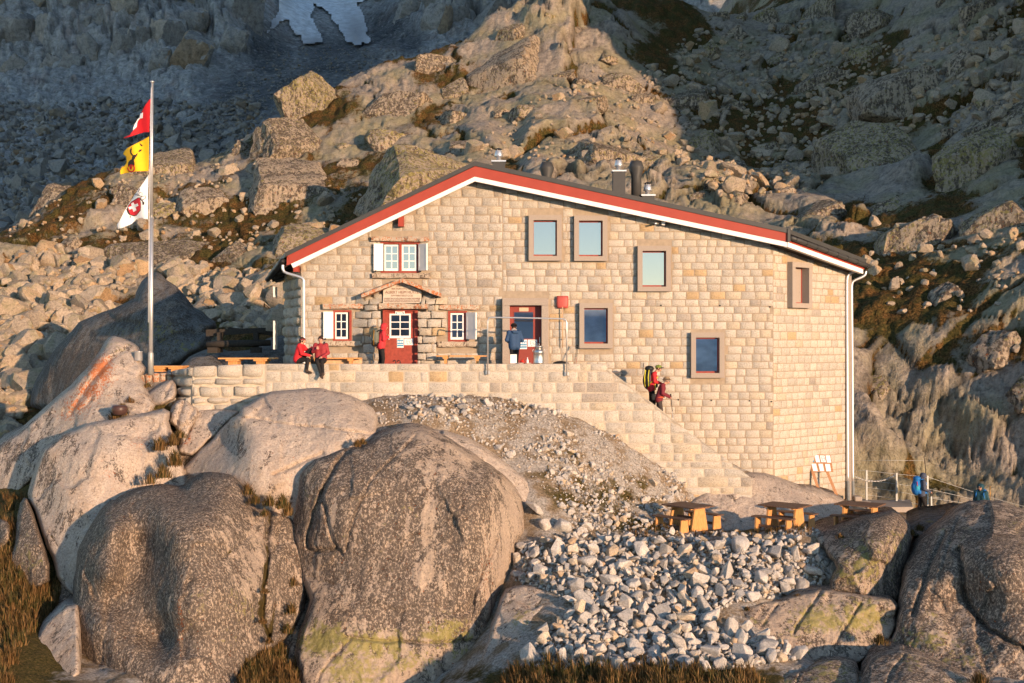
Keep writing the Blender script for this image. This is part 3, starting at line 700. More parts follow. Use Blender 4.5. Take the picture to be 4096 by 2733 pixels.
rock('bedrock_slab', 'broad pale leaning slab half in shadow with black lichen on its upper edge',
     [(692, 1625), (540, 1652), (400, 1685), (320, 1702), (222, 1751), (157, 1813), (122, 1925), (107, 1989), (126, 2027), (157, 2103), (183, 2178), (208, 2254), (233, 2325), (330, 2420), (560, 2350), (760, 2100), (760, 1960), (730, 1850), (705, 1760), (675, 1705)],
     [(680, 1640, 41.0), (540, 1665, 40.8), (320, 1715, 40.4), (230, 1765, 40.3), (180, 1830, 40.2), (320, 1800, 39.3), (500, 1780, 39.4), (660, 1780, 40.2), (400, 1950, 38.4), (250, 2000, 38.5), (170, 2000, 39.4), (300, 2200, 37.3), (240, 2300, 37.2), (500, 2100, 38.0), (600, 1950, 39.4), (700, 2100, 38.6), (500, 2350, 37.4)], M_PALE,
     steep=0.8, roll=23, backd=1.4, amp=0.09, freq=0.5, fine=0.02, dark=[(250, 1775, 70, 60, 0.85), (195, 1900, 40, 120, 0.9), (150, 2010, 45, 50, 0.9), (235, 2100, 50, 120, 0.35)], orange=[(560, 1770, 40, 50, 0.35), (430, 1900, 40, 40, 0.3)],
     cracks=[([(205, 2130), (225, 2170), (240, 2210)], 5, 0.05, 0.7), ([(480, 1900), (500, 1930)], 4, 0.04)], base=-0.08)
rock('boulder', 'black lichen covered rock at the lower edge of the pale leaning slab',
     [(69, 2020), (105, 1985), (122, 2020), (157, 2110), (215, 2310), (150, 2370), (50, 2390), (-40, 2400), (-40, 2298), (57, 2222)], [(100, 2010, 39.6), (60, 2300, 38.2), (180, 2290, 37.6), (110, 2200, 38.0), (-20, 2350, 38.8)], M_DARK, roll=21, backd=1.2, amp=0.12, base=0.75, yellow=[(120, 2230, 60, 90, 0.4)])
rock('boulder', 'dark rounded rock lying in the brown grass at the photo\'s edge', [(-60, 2110), (20, 2070), (48, 2110), (30, 2180), (-20, 2230), (-60, 2240)], [(0, 2100, 39.5), (20, 2170, 38.9), (-40, 2200, 39.2)], M_DARK, roll=18, backd=0.9, amp=0.1, base=0.6)
rock('boulder', 'smooth bluish grey slab in shade in the bottom corner beside dark rock', [(282, 2405), (190, 2462), (126, 2556), (76, 2625), (58, 2690), (60, 2790), (330, 2790), (330, 2420)], [(260, 2430, 35.2), (150, 2560, 34.6), (80, 2690, 34.2), (280, 2600, 33.4), (180, 2740, 33)], M_PALE, steep=0.85, roll=27, backd=1.4, amp=0.08, dark=[(250, 2560, 40, 160, 0.3)], base=0.02)
# cleft rocks between the wall end and the pale ridge rock
rock('bedrock_slab', 'shaded cracked rock below the rough wall corner',
     [(688, 1618), (720, 1590), (760, 1600), (800, 1640), (790, 1680), (765, 1735), (745, 1800), (715, 1790), (722, 1750), (690, 1700), (668, 1690)], [(700, 1620, 41.6), (780, 1640, 41.6), (700, 1690, 41.1), (735, 1780, 40.8), (750, 1690, 41.0)], M_PALE, roll=18, backd=1.0, amp=0.12, dark=[(700, 1700, 40, 60, 0.4)], cracks=[([(735, 1610), (700, 1700), (725, 1780)], 7, 0.2), ([(770, 1640), (745, 1700)], 7, 0.15)])
rock('bedrock_slab', 'shaded pale slab with orange flecks in the cleft under the wall',
     [(780, 1640), (860, 1632), (940, 1640), (960, 1650), (920, 1690), (850, 1760), (800, 1800), (755, 1830), (705, 1812), (712, 1775), (752, 1735), (775, 1680)], [(800, 1650, 41.8), (940, 1650, 41.4), (850, 1720, 41.1), (720, 1800, 40.6), (770, 1820, 40.4), (760, 1750, 40.9)], M_PALE, roll=16, backd=0.8, amp=0.08, orange=[(750, 1720, 25, 60, 0.6), (735, 1770, 25, 30, 0.5)])
# pale ridge rock
rock('bedrock_slab', 'large sunlit pale ridge rock with a long crack under the terrace wall',
     [(962, 1640), (1000, 1608), (1060, 1572), (1155, 1555), (1240, 1552), (1310, 1553), (1385, 1577), (1440, 1600), (1490, 1622), (1512, 1660), (1505, 1700), (1510, 1760), (1480, 1860), (1400, 1950), (1300, 2050), (1200, 2120), (1000, 2080), (860, 2060), (730, 2060), (672, 1975), (690, 1925), (740, 1860), (790, 1805), (837, 1763), (880, 1710), (915, 1680), (958, 1655)],
     [(968, 1648, 39.6), (1060, 1585, 40.9), (1300, 1565, 41.0), (1480, 1635, 40.9), (1150, 1640, 39.6), (1350, 1650, 39.3), (1100, 1690, 39.0), (1300, 1705, 38.7), (1450, 1720, 38.9), (980, 1700, 39.0), (992, 1820, 37.9), (1100, 1800, 37.9), (1300, 1790, 38.0), (1150, 1900, 37.2), (1000, 1920, 37.4), (900, 1760, 40.3), (850, 1850, 39.6), (760, 1900, 40.2), (700, 1935, 40.6), (900, 1880, 38.7), (1200, 2050, 37.0), (900, 2050, 38.2), (1400, 1900, 37.8)], M_PALE,
     steep=0.85, roll=16, backd=0.9, amp=0.07, freq=0.9, fine=0.025, cracks=[([(960, 1662), (1100, 1688), (1250, 1708), (1400, 1722), (1500, 1742)], 5, 0.14, 0.3), ([(1090, 1900), (1200, 1850), (1290, 1815)], 7, 0.15, 0.4), ([(1025, 1640), (1035, 1665), (1040, 1672)], 8, 0.10), ([(1170, 1670), (1176, 1690)], 5, 0.08), ([(742, 1870), (758, 1915)], 4, 0.06)],
     dark=[(965, 1800, 30, 45, 0.75), (900, 1690, 40, 30, 0.5), (935, 1660, 30, 20, 0.5), (1060, 1830, 25, 40, 0.25)], base=-0.12)
# dark folded rock, lower left
rock('bedrock_mass', 'dark folded rock mass with black lichen at lower left of the big round boulder',
     [(300, 2300), (302, 2222), (322, 2165), (350, 2115), (392, 2048), (440, 2005), (463, 1990), (542, 1951), (630, 1932), (690, 1942), (722, 1944), (768, 1905), (819, 1887), (913, 1890), (963, 1924), (1008, 1985), (1010, 2025), (1089, 2036), (1190, 2060), (1240, 2159), (1240, 2260), (1240, 2380), (1210, 2480), (1130, 2590), (1010, 2640), (960, 2720), (950, 2850), (250, 2850), (268, 2600), (283, 2400)],
     [(463, 2000, 37.4), (630, 1945, 37.6), (710, 1960, 37.4), (819, 1900, 37.6), (913, 1905, 37.2), (1000, 2010, 36.6), (1150, 2070, 37.2), (360, 2130, 36.4), (310, 2350, 35.8), (285, 2600, 35.4), (450, 2120, 34.9), (440, 2300, 34.0), (400, 2500, 33.6), (540, 2060, 35.9), (545, 2160, 35.7), (500, 2300, 35.1), (455, 2420, 34.6), (661, 2052, 35.0), (712, 2180, 33.5), (640, 2250, 34.5), (600, 2400, 34.1), (743, 2317, 32.9), (712, 2450, 32.5), (700, 2640, 32.0), (640, 2550, 33.9), (560, 2600, 33.0), (850, 2050, 35.0), (850, 2250, 33.5), (1000, 2150, 35.6), (1000, 2350, 34.3), (900, 2500, 33.0), (1080, 2250, 35.6), (1090, 2450, 35.0), (880, 2700, 32.4), (450, 2700, 33.2)], M_DARK,
     steep=0.92, roll=34, backd=1.8, amp=0.14, freq=0.6, facet=0.28, base=0.75,
     dark=[(420, 2300, 160, 330, 0.85), (600, 2500, 130, 250, 0.95), (850, 2010, 150, 90, 0.6), (660, 2300, 60, 150, 0.9), (560, 2120, 80, 70, 0.6), (860, 2450, 100, 200, 0.5), (450, 2650, 200, 120, 0.8), (1050, 2150, 60, 160, -0.75), (980, 2300, 80, 160, -0.6), (900, 2080, 40, 60, -0.5), (740, 2330, 18, 90, -0.6), (650, 2690, 120, 60, -0.5)],
     yellow=[(980, 2440, 110, 120, 0.35), (800, 2420, 60, 120, 0.25), (480, 2080, 70, 60, 0.3)], orange=[(720, 2500, 22, 120, 0.35)], moss=[(1062, 2300, 14, 70, 0.9), (1045, 2440, 22, 70, 0.9), (1075, 2520, 18, 50, 0.8), (890, 2210, 40, 10, 0.6)],
     cracks=[([(890, 2235), (940, 2190), (1000, 2140)], 6, 0.08, 0.5), ([(1085, 2050), (1065, 2150), (1075, 2220), (1055, 2330), (1050, 2450), (1075, 2560)], 9, 0.3, 0.7), ([(1130, 2080), (1095, 2220)], 14, 0.12), ([(1100, 2420), (1090, 2520), (1060, 2580)], 7, 0.15, 0.8), ([(440, 2350), (425, 2500), (420, 2700)], 14, 0.12)])
# the big round boulder
rock('boulder', 'biggest round grey brown boulder, yellow lichen at its foot, below the gravel slope',
     [(1470, 1752), (1500, 1735), (1561, 1706), (1627, 1694), (1680, 1700), (1732, 1718), (1800, 1750), (1858, 1784), (1920, 1828), (1976, 1868), (2042, 1912), (2088, 1972), (2105, 2050), (2110, 2128), (2090, 2161), (2068, 2205), (2058, 2313), (2016, 2365), (1976, 2477), (1950, 2570), (1917, 2649), (1858, 2800), (1195, 2800), (1185, 2690), (1172, 2590), (1200, 2500), (1236, 2420), (1205, 2350), (1179, 2290), (1156, 2161), (1160, 2090), (1172, 2029), (1185, 1940), (1199, 1880), (1240, 1838), (1298, 1812), (1363, 1786), (1420, 1776)],
     [(1620, 1705, 39.0), (1500, 1745, 38.6), (1380, 1795, 38.0), (1230, 1860, 37.6), (1170, 2060, 37.4), (1185, 2260, 36.6), (1620, 1800, 37.2), (1750, 1800, 37.4), (1900, 1860, 37.6), (2050, 1960, 38.0), (2090, 2100, 37.6), (1940, 1960, 36.0), (1965, 2100, 35.5), (1960, 2250, 35.2), (1900, 2380, 34.6), (2040, 2240, 36.6), (2000, 2350, 35.8), (1450, 1900, 36.2), (1300, 1960, 36.0), (1250, 2150, 35.9), (1350, 2200, 35.2), (1600, 2000, 35.6), (1750, 2100, 35.2), (1600, 2250, 34.6), (1450, 2400, 34.2), (1750, 2400, 34.1), (1250, 2450, 34.6), (1600, 2560, 33.6), (1300, 2620, 33.3), (1850, 2560, 34.0), (1900, 2640, 34.2), (1600, 2720, 32.9)], M_DARK,
     steep=0.78, roll=37, backd=2.0, amp=0.10, freq=0.7, facet=0.2, base=0.36,
     dark=[(1400, 1880, 90, 90, 0.75), (1560, 2100, 200, 260, 0.55), (1850, 2100, 120, 200, 0.5), (1450, 2250, 150, 120, 0.45), (1250, 2080, 40, 60, 0.75), (1300, 1980, 60, 110, 0.35), (1620, 2430, 200, 90, 0.4), (1520, 1770, 60, 50, 0.4), (1870, 2440, 60, 60, 0.5),
           (1640, 1740, 120, 40, -0.75), (1850, 1810, 160, 50, -0.6), (1710, 2080, 26, 200, -0.8), (1690, 2330, 35, 130, -0.5), (2050, 2060, 60, 160, -0.8), (2030, 2280, 50, 90, -0.75), (1950, 2250, 30, 150, -0.45), (1300, 2370, 90, 50, -0.5), (1500, 2680, 420, 90, -0.7), (1330, 2130, 40, 120, -0.25), (1800, 1880, 90, 40, -0.4)],
     yellow=[(1290, 2560, 120, 80, 0.9), (1500, 2580, 160, 70, 0.85), (1420, 2690, 160, 80, 0.75), (1780, 2530, 130, 70, 0.75), (1620, 2640, 140, 70, 0.6), (1850, 2640, 60, 60, 0.6), (1620, 2100, 200, 160, 0.2), (1250, 1980, 40, 80, 0.3)], orange=[(1945, 2280, 22, 150, 0.28)],
     moss=[(1170, 2400, 18, 160, 0.5)],
     cracks=[([(1667, 1738), (1620, 1790), (1574, 1832), (1510, 1890), (1469, 1944), (1440, 2010), (1416, 2075), (1383, 2207)], 4.5, 0.10, 0.45), ([(1480, 1760), (1390, 1800), (1345, 1850), (1291, 1963), (1255, 2060), (1225, 2161), (1245, 2200), (1300, 2210), (1340, 2200)], 9, 0.26, 0.5), ([(1291, 1963), (1300, 2040), (1335, 2180), (1365, 2220)], 7, 0.16, 0.4), ([(1380, 2545), (1480, 2560), (1614, 2570), (1700, 2572), (1759, 2570), (1850, 2560), (1920, 2562)], 7, 0.13, 0.5), ([(1400, 2560), (1340, 2620), (1290, 2680), (1260, 2760)], 5, 0.09, 0.6), ([(1985, 2168), (1960, 2230), (1930, 2293), (1900, 2380), (1875, 2440)], 8, 0.2, 0.35), ([(1895, 2410), (1880, 2500), (1855, 2565)], 6, 0.1), ([(1240, 2310), (1300, 2330), (1350, 2335)], 9, 0.10), ([(1920, 2420), (1930, 2470), (1960, 2500)], 5, 0.08)])
rock('bedrock_slab', 'sloping pale slab between the big round boulder and the lower rubble',
     [(2010, 2370), (2075, 2332), (2150, 2340), (2225, 2380), (2300, 2420), (2260, 2520), (2190, 2600), (2130, 2680), (2150, 2800), (1850, 2800), (1915, 2655), (1945, 2575), (1970, 2480)],
     [(2030, 2370, 35.4), (2200, 2390, 34.6), (2280, 2430, 34.0), (2050, 2500, 33.7), (2180, 2550, 32.9), (1960, 2600, 33.2), (2060, 2700, 31.8), (1900, 2780, 31.6)], M_PALE, steep=0.75, roll=16, backd=0.7, amp=0.08, base=0.12, yellow=[(2090, 2480, 60, 70, 0.5), (1900, 2700, 80, 80, 0.4)], dark=[(2000, 2650, 60, 60, 0.35)],
     cracks=[([(2220, 2385), (2215, 2430), (2200, 2460)], 5, 0.08), ([(2150, 2500), (2100, 2580), (2060, 2660)], 6, 0.1, 0.6)])
# rounded shoulder of the big boulder on its right
rock('bedrock_slab', 'smooth buff shoulder of bedrock sloping from the round boulder to the gravel',
     [(1700, 1712), (1800, 1725), (1900, 1765), (2000, 1830), (2090, 1900), (2160, 1960), (2220, 2020), (2270, 2090), (2300, 2140), (2200, 2160), (2120, 2140), (2080, 2000), (1960, 1880), (1820, 1790)],
     [(1750, 1725, 39.4), (1900, 1780, 39.2), (2050, 1880, 39.0), (2180, 2000, 38.7), (2260, 2110, 38.2), (2130, 2080, 37.9), (1900, 1830, 38.6)], M_PALE, roll=24, backd=0.8, amp=0.06, base=-0.05)
# pale slab behind the picnic tables
rock('bedrock_slab', 'broad pale rock slab behind the picnic tables at the wall foot',
     [(2700, 2080), (2730, 2020), (2800, 1975), (2850, 1945), (2921, 1902), (3016, 1888), (3077, 1902), (3180, 1936), (3280, 1962), (3360, 1990), (3420, 2050), (3400, 2100), (3250, 2130), (2950, 2135), (2780, 2130)],
     [(2730, 2060, 41.2), (2850, 1960, 42.4), (3016, 1898, 43.4), (3180, 1945, 43.6), (3350, 2000, 44.0), (3000, 2000, 42.1), (3200, 2040, 42.2), (2850, 2090, 41.0), (3050, 2115, 40.9), (3300, 2100, 41.8)], M_PALE, roll=24, backd=0.9, amp=0.10, freq=0.9, base=-0.08, cracks=[([(2990, 1960), (2960, 1985), (2930, 2010)], 5, 0.08)], dark=[(3150, 1950, 60, 15, 0.2)])
# right-hand rocks
rock('bedrock_slab', 'yellow green lichened slab with parallel cracks below the rubble on the right',
     [(2820, 2470), (2867, 2436), (2975, 2418), (3098, 2404), (3200, 2370), (3288, 2352), (3451, 2380), (3600, 2400), (3590, 2490), (3570, 2560), (3500, 2620), (3420, 2660), (3213, 2660), (3152, 2590), (3043, 2540), (2921, 2525), (2850, 2505)],
     [(2850, 2470, 33.6), (3100, 2415, 34.2), (3290, 2365, 34.8), (3560, 2410, 34.6), (3050, 2500, 32.8), (3250, 2500, 32.8), (3450, 2500, 33.2), (3250, 2630, 31.4), (3450, 2620, 31.8)], M_DARK, steep=0.5, roll=16, backd=0.8, amp=0.07, base=0.05, yellow=[(3280, 2480, 150, 90, 0.75), (3450, 2470, 110, 90, 0.8), (3050, 2470, 110, 50, 0.35), (3250, 2590, 120, 60, 0.3)],
     cracks=[([(3285, 2365), (3240, 2430), (3190, 2500), (3170, 2540)], 6, 0.12, 0.4), ([(3440, 2420), (3390, 2500), (3330, 2590)], 6, 0.12, 0.4), ([(3110, 2420), (3060, 2490), (3040, 2510)], 5, 0.09, 0.4), ([(2950, 2440), (2930, 2500)], 5, 0.08, 0.6)])
rock('bedrock_mass', 'yellow speckled rounded rock beside the picnic tables on the right',
     [(3235, 2150), (3290, 2122), (3349, 2098), (3437, 2066), (3519, 2049), (3585, 2050), (3630, 2085), (3648, 2130), (3640, 2220), (3620, 2330), (3610, 2420), (3500, 2400), (3400, 2390), (3300, 2375), (3330, 2300), (3342, 2264), (3302, 2216), (3262, 2175)],
     [(3260, 2150, 37.4), (3400, 2090, 37.2), (3540, 2060, 37.0), (3630, 2110, 37.0), (3350, 2230, 35.2), (3450, 2200, 35.0), (3560, 2150, 35.4), (3600, 2300, 35.8), (3500, 2300, 34.6), (3400, 2360, 34.6), (3590, 2400, 35.2)], M_DARK, steep=0.85, roll=27, backd=1.4, amp=0.09, base=0.45, yellow=[(3450, 2250, 130, 120, 0.6), (3380, 2300, 80, 60, 0.6), (3580, 2160, 60, 60, 0.5)], dark=[(3400, 2110, 80, 40, 0.5), (3560, 2120, 60, 60, 0.4), (3280, 2160, 40, 40, -0.5)],
     cracks=[([(3590, 2090), (3560, 2170), (3520, 2250)], 6, 0.14, 0.4), ([(3500, 2220), (3480, 2290)], 6, 0.06)])
rock('bedrock_slab', 'flat green tinged rock behind the crevice where a hiker passes', [(3615, 2110), (3640, 2088), (3690, 2070), (3770, 2062), (3850, 2050), (3870, 2080), (3790, 2130), (3700, 2150), (3640, 2150)], [(3630, 2110, 40), (3700, 2075, 40.2), (3850, 2060, 40), (3750, 2120, 38.6)], M_GREY, roll=16, backd=0.6, amp=0.06, yellow=[(3720, 2080, 80, 30, 0.3)], base=0.2)
rock('bedrock_mass', 'huge rough rock rising on the right in front of the teal hooded hiker',
     [(3650, 2190), (3690, 2140), (3740, 2105), (3790, 2070), (3825, 2030), (3870, 2008), (3913, 2000), (3995, 2000), (4060, 2020), (4120, 2050), (4220, 2100), (4220, 2810), (3380, 2810), (3420, 2720), (3450, 2665), (3505, 2610), (3568, 2545), (3588, 2440), (3592, 2360), (3605, 2270)],
     [(3660, 2200, 36.0), (3800, 2080, 36.8), (3940, 2012, 37.6), (4100, 2060, 36.6), (3750, 2180, 35.2), (3850, 2150, 34.8), (3650, 2350, 33.8), (3620, 2480, 33.0), (3720, 2400, 33.1), (3800, 2300, 33.4), (3830, 2230, 34.0), (3850, 2380, 33.3), (3760, 2550, 31.9), (3920, 2500, 32.2), (4020, 2580, 31.0), (3940, 2180, 33.6), (3930, 2320, 32.6), (4050, 2300, 31.8), (4100, 2450, 31.6), (4100, 2200, 33.0), (3550, 2620, 32.6), (3800, 2700, 30.6), (4100, 2700, 30.2), (3450, 2760, 31.2)], M_DARK,
     steep=0.85, roll=31, backd=1.8, amp=0.13, freq=0.7, base=0.38, dark=[(4030, 2330, 140, 200, 1.1), (3930, 2200, 60, 60, 0.5), (4100, 2480, 100, 80, 0.9), (3700, 2250, 60, 120, 0.4), (3800, 2600, 200, 80, -0.2), (3980, 2080, 90, 60, -0.35), (3640, 2420, 60, 120, 0.2)],
     yellow=[(3700, 2560, 140, 60, 0.6), (3850, 2640, 160, 60, 0.5), (3830, 2130, 90, 60, 0.3), (4050, 2110, 80, 50, 0.3), (3740, 2450, 50, 70, 0.3)],
     cracks=[([(3780, 2130), (3720, 2260), (3690, 2340), (3650, 2460)], 8, 0.2, 0.4), ([(3830, 2080), (3790, 2200), (3760, 2300)], 6, 0.1), ([(3831, 2200), (3850, 2300), (3862, 2390), (3926, 2495), (4028, 2570), (4110, 2600)], 10, 0.32, 0.5), ([(3720, 2360), (3760, 2400), (3780, 2440)], 5, 0.06)])
rock('boulder', 'low yellow green lichened rock hump at the bottom edge below the rubble', [(3020, 2750), (3100, 2705), (3179, 2683), (3281, 2642), (3350, 2632), (3403, 2635), (3445, 2670), (3440, 2810), (2990, 2810)], [(3100, 2715, 30.6), (3300, 2660, 30.8), (3420, 2660, 31.0), (3200, 2760, 29.6), (3400, 2760, 29.6)], M_DARK, roll=18, backd=1.0, amp=0.08, base=0.3, yellow=[(3300, 2690, 130, 60, 0.55), (3150, 2720, 80, 40, 0.5)], cracks=[([(3200, 2690), (3180, 2740), (3190, 2790)], 6, 0.1)])
rock('boulder', 'long speckled rock along the bottom edge on the right', [(3445, 2690), (3470, 2640), (3520, 2605), (3621, 2600), (3743, 2634), (3825, 2675), (3926, 2716), (4020, 2770), (4040, 2810), (3430, 2810)], [(3480, 2660, 30.4), (3620, 2615, 30.6), (3900, 2720, 29.6), (3620, 2720, 29.2), (3800, 2760, 29.0)], M_DARK, roll=21, backd=1.2, amp=0.08, base=0.4, yellow=[(3650, 2650, 120, 40, 0.35), (3820, 2720, 90, 40, 0.35)], cracks=[([(3620, 2620), (3560, 2690), (3540, 2760)], 6, 0.1)])
# ------------------------------------------------------------------ the hut
rnd = random.Random(5)
def mat_ashlar(name, mortar=False):
    m, N, L, b = nt(name, 0.93, 0.1)
    p = pos(N, L)
    n = tex(N, 'noise', 26.0, 4, 0.8, vec=p, L=L); n2 = tex(N, 'noise', 5.0, 4, 0.7, vec=p, L=L)
    t = attr(N, 'tint', 'Color')
    sp = ramp(N, L, n.outputs[0], [(0.30, 0.42), (0.45, 0.86), (0.55, 1.0), (0.7, 1.2)])
    c = mix(N, L, 1.0, t, sp, 'MULTIPLY')
    c = mix(N, L, ramp(N, L, n2.outputs[0], [(0.55, 0.0), (0.72, 0.35)]), c, mix(N, L, 1.0, c, (0.95, 0.72, 0.46), 'MULTIPLY'))
    L.new(c, b.inputs['Base Color'])
    bump(N, L, b, math_(N, L, 'ADD', n.outputs[0], n2.outputs[0]), 0.03, 0.8)
    return m
M_ASH = mat_ashlar('granite_ashlar')
M_MORTAR = plain('mortar', (0.335, 0.265, 0.19), 0.95, var=0.10, scale=6)
M_MORTAR2 = plain('pale_mortar', (0.43, 0.365, 0.285), 0.95, var=0.10, scale=6)
M_CONC = plain('washed_concrete', (0.34, 0.28, 0.228), 0.9, var=0.12, scale=40)
M_RED = plain('red_paint', (0.31, 0.045, 0.027), 0.6, var=0.05, scale=2)
M_REDW = plain('weathered_red_paint', (0.30, 0.055, 0.036), 0.7, var=0.14, scale=9)
M_WHITE = plain('white_paint', (0.78, 0.74, 0.69), 0.5, var=0.03, scale=5)
M_ROOF = plain('dark_roofing_metal', (0.05, 0.048, 0.045), 0.5, var=0.06, scale=4)
M_STEEL = plain('stainless_steel', (0.60, 0.58, 0.56), 0.36, metal=0.7, var=0.04)
M_BLACK = plain('black_metal', (0.016, 0.016, 0.016), 0.5, var=0.05)
M_OLDWOOD = plain('old_dark_wood', (0.04, 0.032, 0.025), 0.85, var=0.2, scale=14)
M_PAPER = plain('paper', (0.76, 0.74, 0.72), 0.7, var=0.02)
M_BLUEPRINT = plain('blue_print', (0.05, 0.25, 0.42), 0.7, var=0.04)
M_DKSTONE = plain('dark_stone', (0.12, 0.105, 0.095), 0.95, var=0.25, scale=12)
def mat_glass(name, refl, tint, gc_=(0.9, 0.93, 0.95)):
    m, N, L, b = nt(name, 0.03, 0.5)
    b.inputs['Base Color'].default_value = (*tint, 1)
    g = N.new('ShaderNodeBsdfGlossy'); g.inputs['Roughness'].default_value = 0.02; g.inputs['Color'].default_value = (*gc_, 1)
    lw = N.new('ShaderNodeLayerWeight'); lw.inputs['Blend'].default_value = 0.35
    f = math_(N, L, 'ADD', math_(N, L, 'MULTIPLY', lw.outputs['Fresnel'], 0.5), refl, True)
    mx = N.new('ShaderNodeMixShader'); L.new(f, mx.inputs[0]); L.new(b.outputs[0], mx.inputs[1]); L.new(g.outputs[0], mx.inputs[2])
    L.new(mx.outputs[0], N['Material Output'].inputs['Surface'])
    return m
M_GLASS = mat_glass('greyed_reflection_glass', 0.50, (0.02, 0.022, 0.024), (0.56, 0.51, 0.51)); M_GLASSB = mat_glass('clear_window_glass', 0.50, (0.02, 0.025, 0.03))  # first glass greys the reflected sky by its colour, the second does not
M_GLASSD = mat_glass('dark_window_glass', 0.10, (0.008, 0.009, 0.01))

Y0 = 45.0
ZT = ZA(1455, 42.2)                  # top of the terrace wall
TER = ZT - 0.34                      # terrace floor
XL = XA(1203, Y0); XC = XA(3093, Y0)
FD = Vector((0.743, 0.669, 0))       # direction of the right-hand facet
FL = 4.76
LD = Vector((-0.35, 0.937, 0))       # direction of the left-hand wall
LL = 3.2
APX, APZ = XA(1899, Y0), ZA(724, Y0)
SL_L = (APZ - ZA(1072, Y0)) / (APX - XA(1176, Y0))
SL_R = (APZ - ZA(985, Y0)) / (XA(3130, Y0) - APX)
def roof_under(x): return APZ - (SL_L * (APX - x) if x < APX else SL_R * (x - APX))
ZB = ZA(2040, Y0)

hut = empty('mountain_hut', (0, Y0, ZT), 'stone mountain hut with red and white gable trim and scattered windows', 'hut')
hut.location = (0, 0, 0)
# solid core of the walls (mortar)
corners = [Vector((XL, Y0, 0)), Vector((XC, Y0, 0)), Vector((XC, Y0, 0)) + FD * FL]
bk = [corners[2] + Vector((-1.5, 7.5, 0)), Vector((XL + 1.0, Y0 + 11.5, 0)), Vector((XL, Y0, 0)) + LD * LL]
plan = corners + bk
INS = 0.16
core = MB()
n = len(plan)
lo = [Vector((p.x, p.y + (INS if i in (0, 1) else 0), ZB)) for i, p in enumerate(plan)]
lo[2] = lo[2] + Vector((-0.03, 0.04, 0)); lo[1] = lo[1] + Vector((-0.13, 0.0, 0)); lo[0] = lo[0] + Vector((0.02, 0, 0))
# gable-topped front: split at the apex
def topz(p): return roof_under(p.x) + 0.12
pts = [lo[0], Vector((APX, Y0 + INS, ZB)), lo[1], lo[2], lo[3], Vector((APX, Y0 + 11.0, ZB)), lo[4], lo[5]]
V = pts + [Vector((p.x, p.y, topz(p))) for p in pts]
k = len(pts)
Fs = [tuple(range(k))[::-1]] + [(i, (i + 1) % k, k + (i + 1) % k, k + i) for i in range(k)] + [(k + 0, k + 1, k + 5, k + 6, k + 7), (k + 1, k + 2, k + 3, k + 4, k + 5)]
core.add(V, Fs, M_MORTAR)
wall = core.build('wall', hut)

def brick_geo(w, h, depth, bev, rough, r):
    """rough-faced block: local x 0..w, z 0..h, face towards -y"""
    bx, bz = min(bev, w * 0.3), min(bev, h * 0.3)
    xs = [0, bx, w * (0.35 + r.random() * 0.3), w - bx, w]; zs = [0, bz, h - bz, h]
    V = []
    for a, z in enumerate(zs):
        for c_, x in enumerate(xs):
            e = a in (0, 3) or c_ in (0, 4)
            V.append([x + (r.random() - .5) * rough * (1.2 if e else 0.6), (0.009 if e else -depth - (r.random() - 0.3) * rough * .5), z + (r.random() - .5) * rough * (1.2 if e else 0.6)])
    Fq = []
    for a in range(3):
        for c_ in range(4):
            i = a * 5 + c_; Fq.append((i, i + 1, i + 6, i + 5))
    return V, Fq
def tint(r, old=0.0):
    t = r.random()
    if t < 0.66: c = (0.52, 0.46, 0.38)
    elif t < 0.85: c = (0.47, 0.42, 0.35)
    elif t < 0.95: c = (0.52, 0.435, 0.325)
    elif t < 0.975: c = (0.48, 0.345, 0.20)
    else: c = (0.38, 0.33, 0.275)
    v = 0.90 + 0.13 * r.random()
    v *= 1 - 0.10 * old
    return tuple(q * v for q in c)
BRICKS = []      # (area, V, F, tint)
OPEN = []        # openings in px: x0,x1,y0,y1 on the front plane
def opn(x0, y0, x1, y1, g=2): OPEN.append((XA(x0 - g, Y0), XA(x1 + g, Y0), ZA(y1 + g, Y0), ZA(y0 - g, Y0)))
WIN = {'w1': (2115, 860, 2247, 1043), 'w2': (2297, 862, 2430, 1044), 'w3': (2551, 983, 2684, 1166), 'w5': (2318, 1212, 2451, 1394), 'w6': (2765, 1330, 2898, 1512)}
for v_ in WIN.values(): opn(*v_)
opn(2009, 1193, 2194, 1480)
opn(1332, 1241, 1407, 1364); opn(1792, 1244, 1868, 1367); opn(1523, 968, 1679, 1092); opn(1532, 1238, 1671, 1480)
for q in ((1291, 1216, 1451, 1236), (1302, 1365, 1448, 1385), (1758, 1220, 1916, 1239), (1750, 1367, 1915, 1388), (1484, 947, 1715, 966), (1488, 1094, 1720, 1113), (1515, 1216, 1712, 1236)): opn(*q, g=0)
PLAQ = [(1532, 1213), (1685, 1213), (1685, 1165), (1605, 1128), (1533, 1162)]
opn(1530, 1140, 1687, 1214, 0)
def porch(x, z):
    """how far the masonry round the old door stands forward"""
    px = x / Y0 * F + CX; py = CY - z / Y0 * F
    return 0.42 * float(sstep(1410, 1500, np.array(px)) * (1 - sstep(1740, 1800, np.array(px))) * sstep(1185, 1200, np.array(py)))
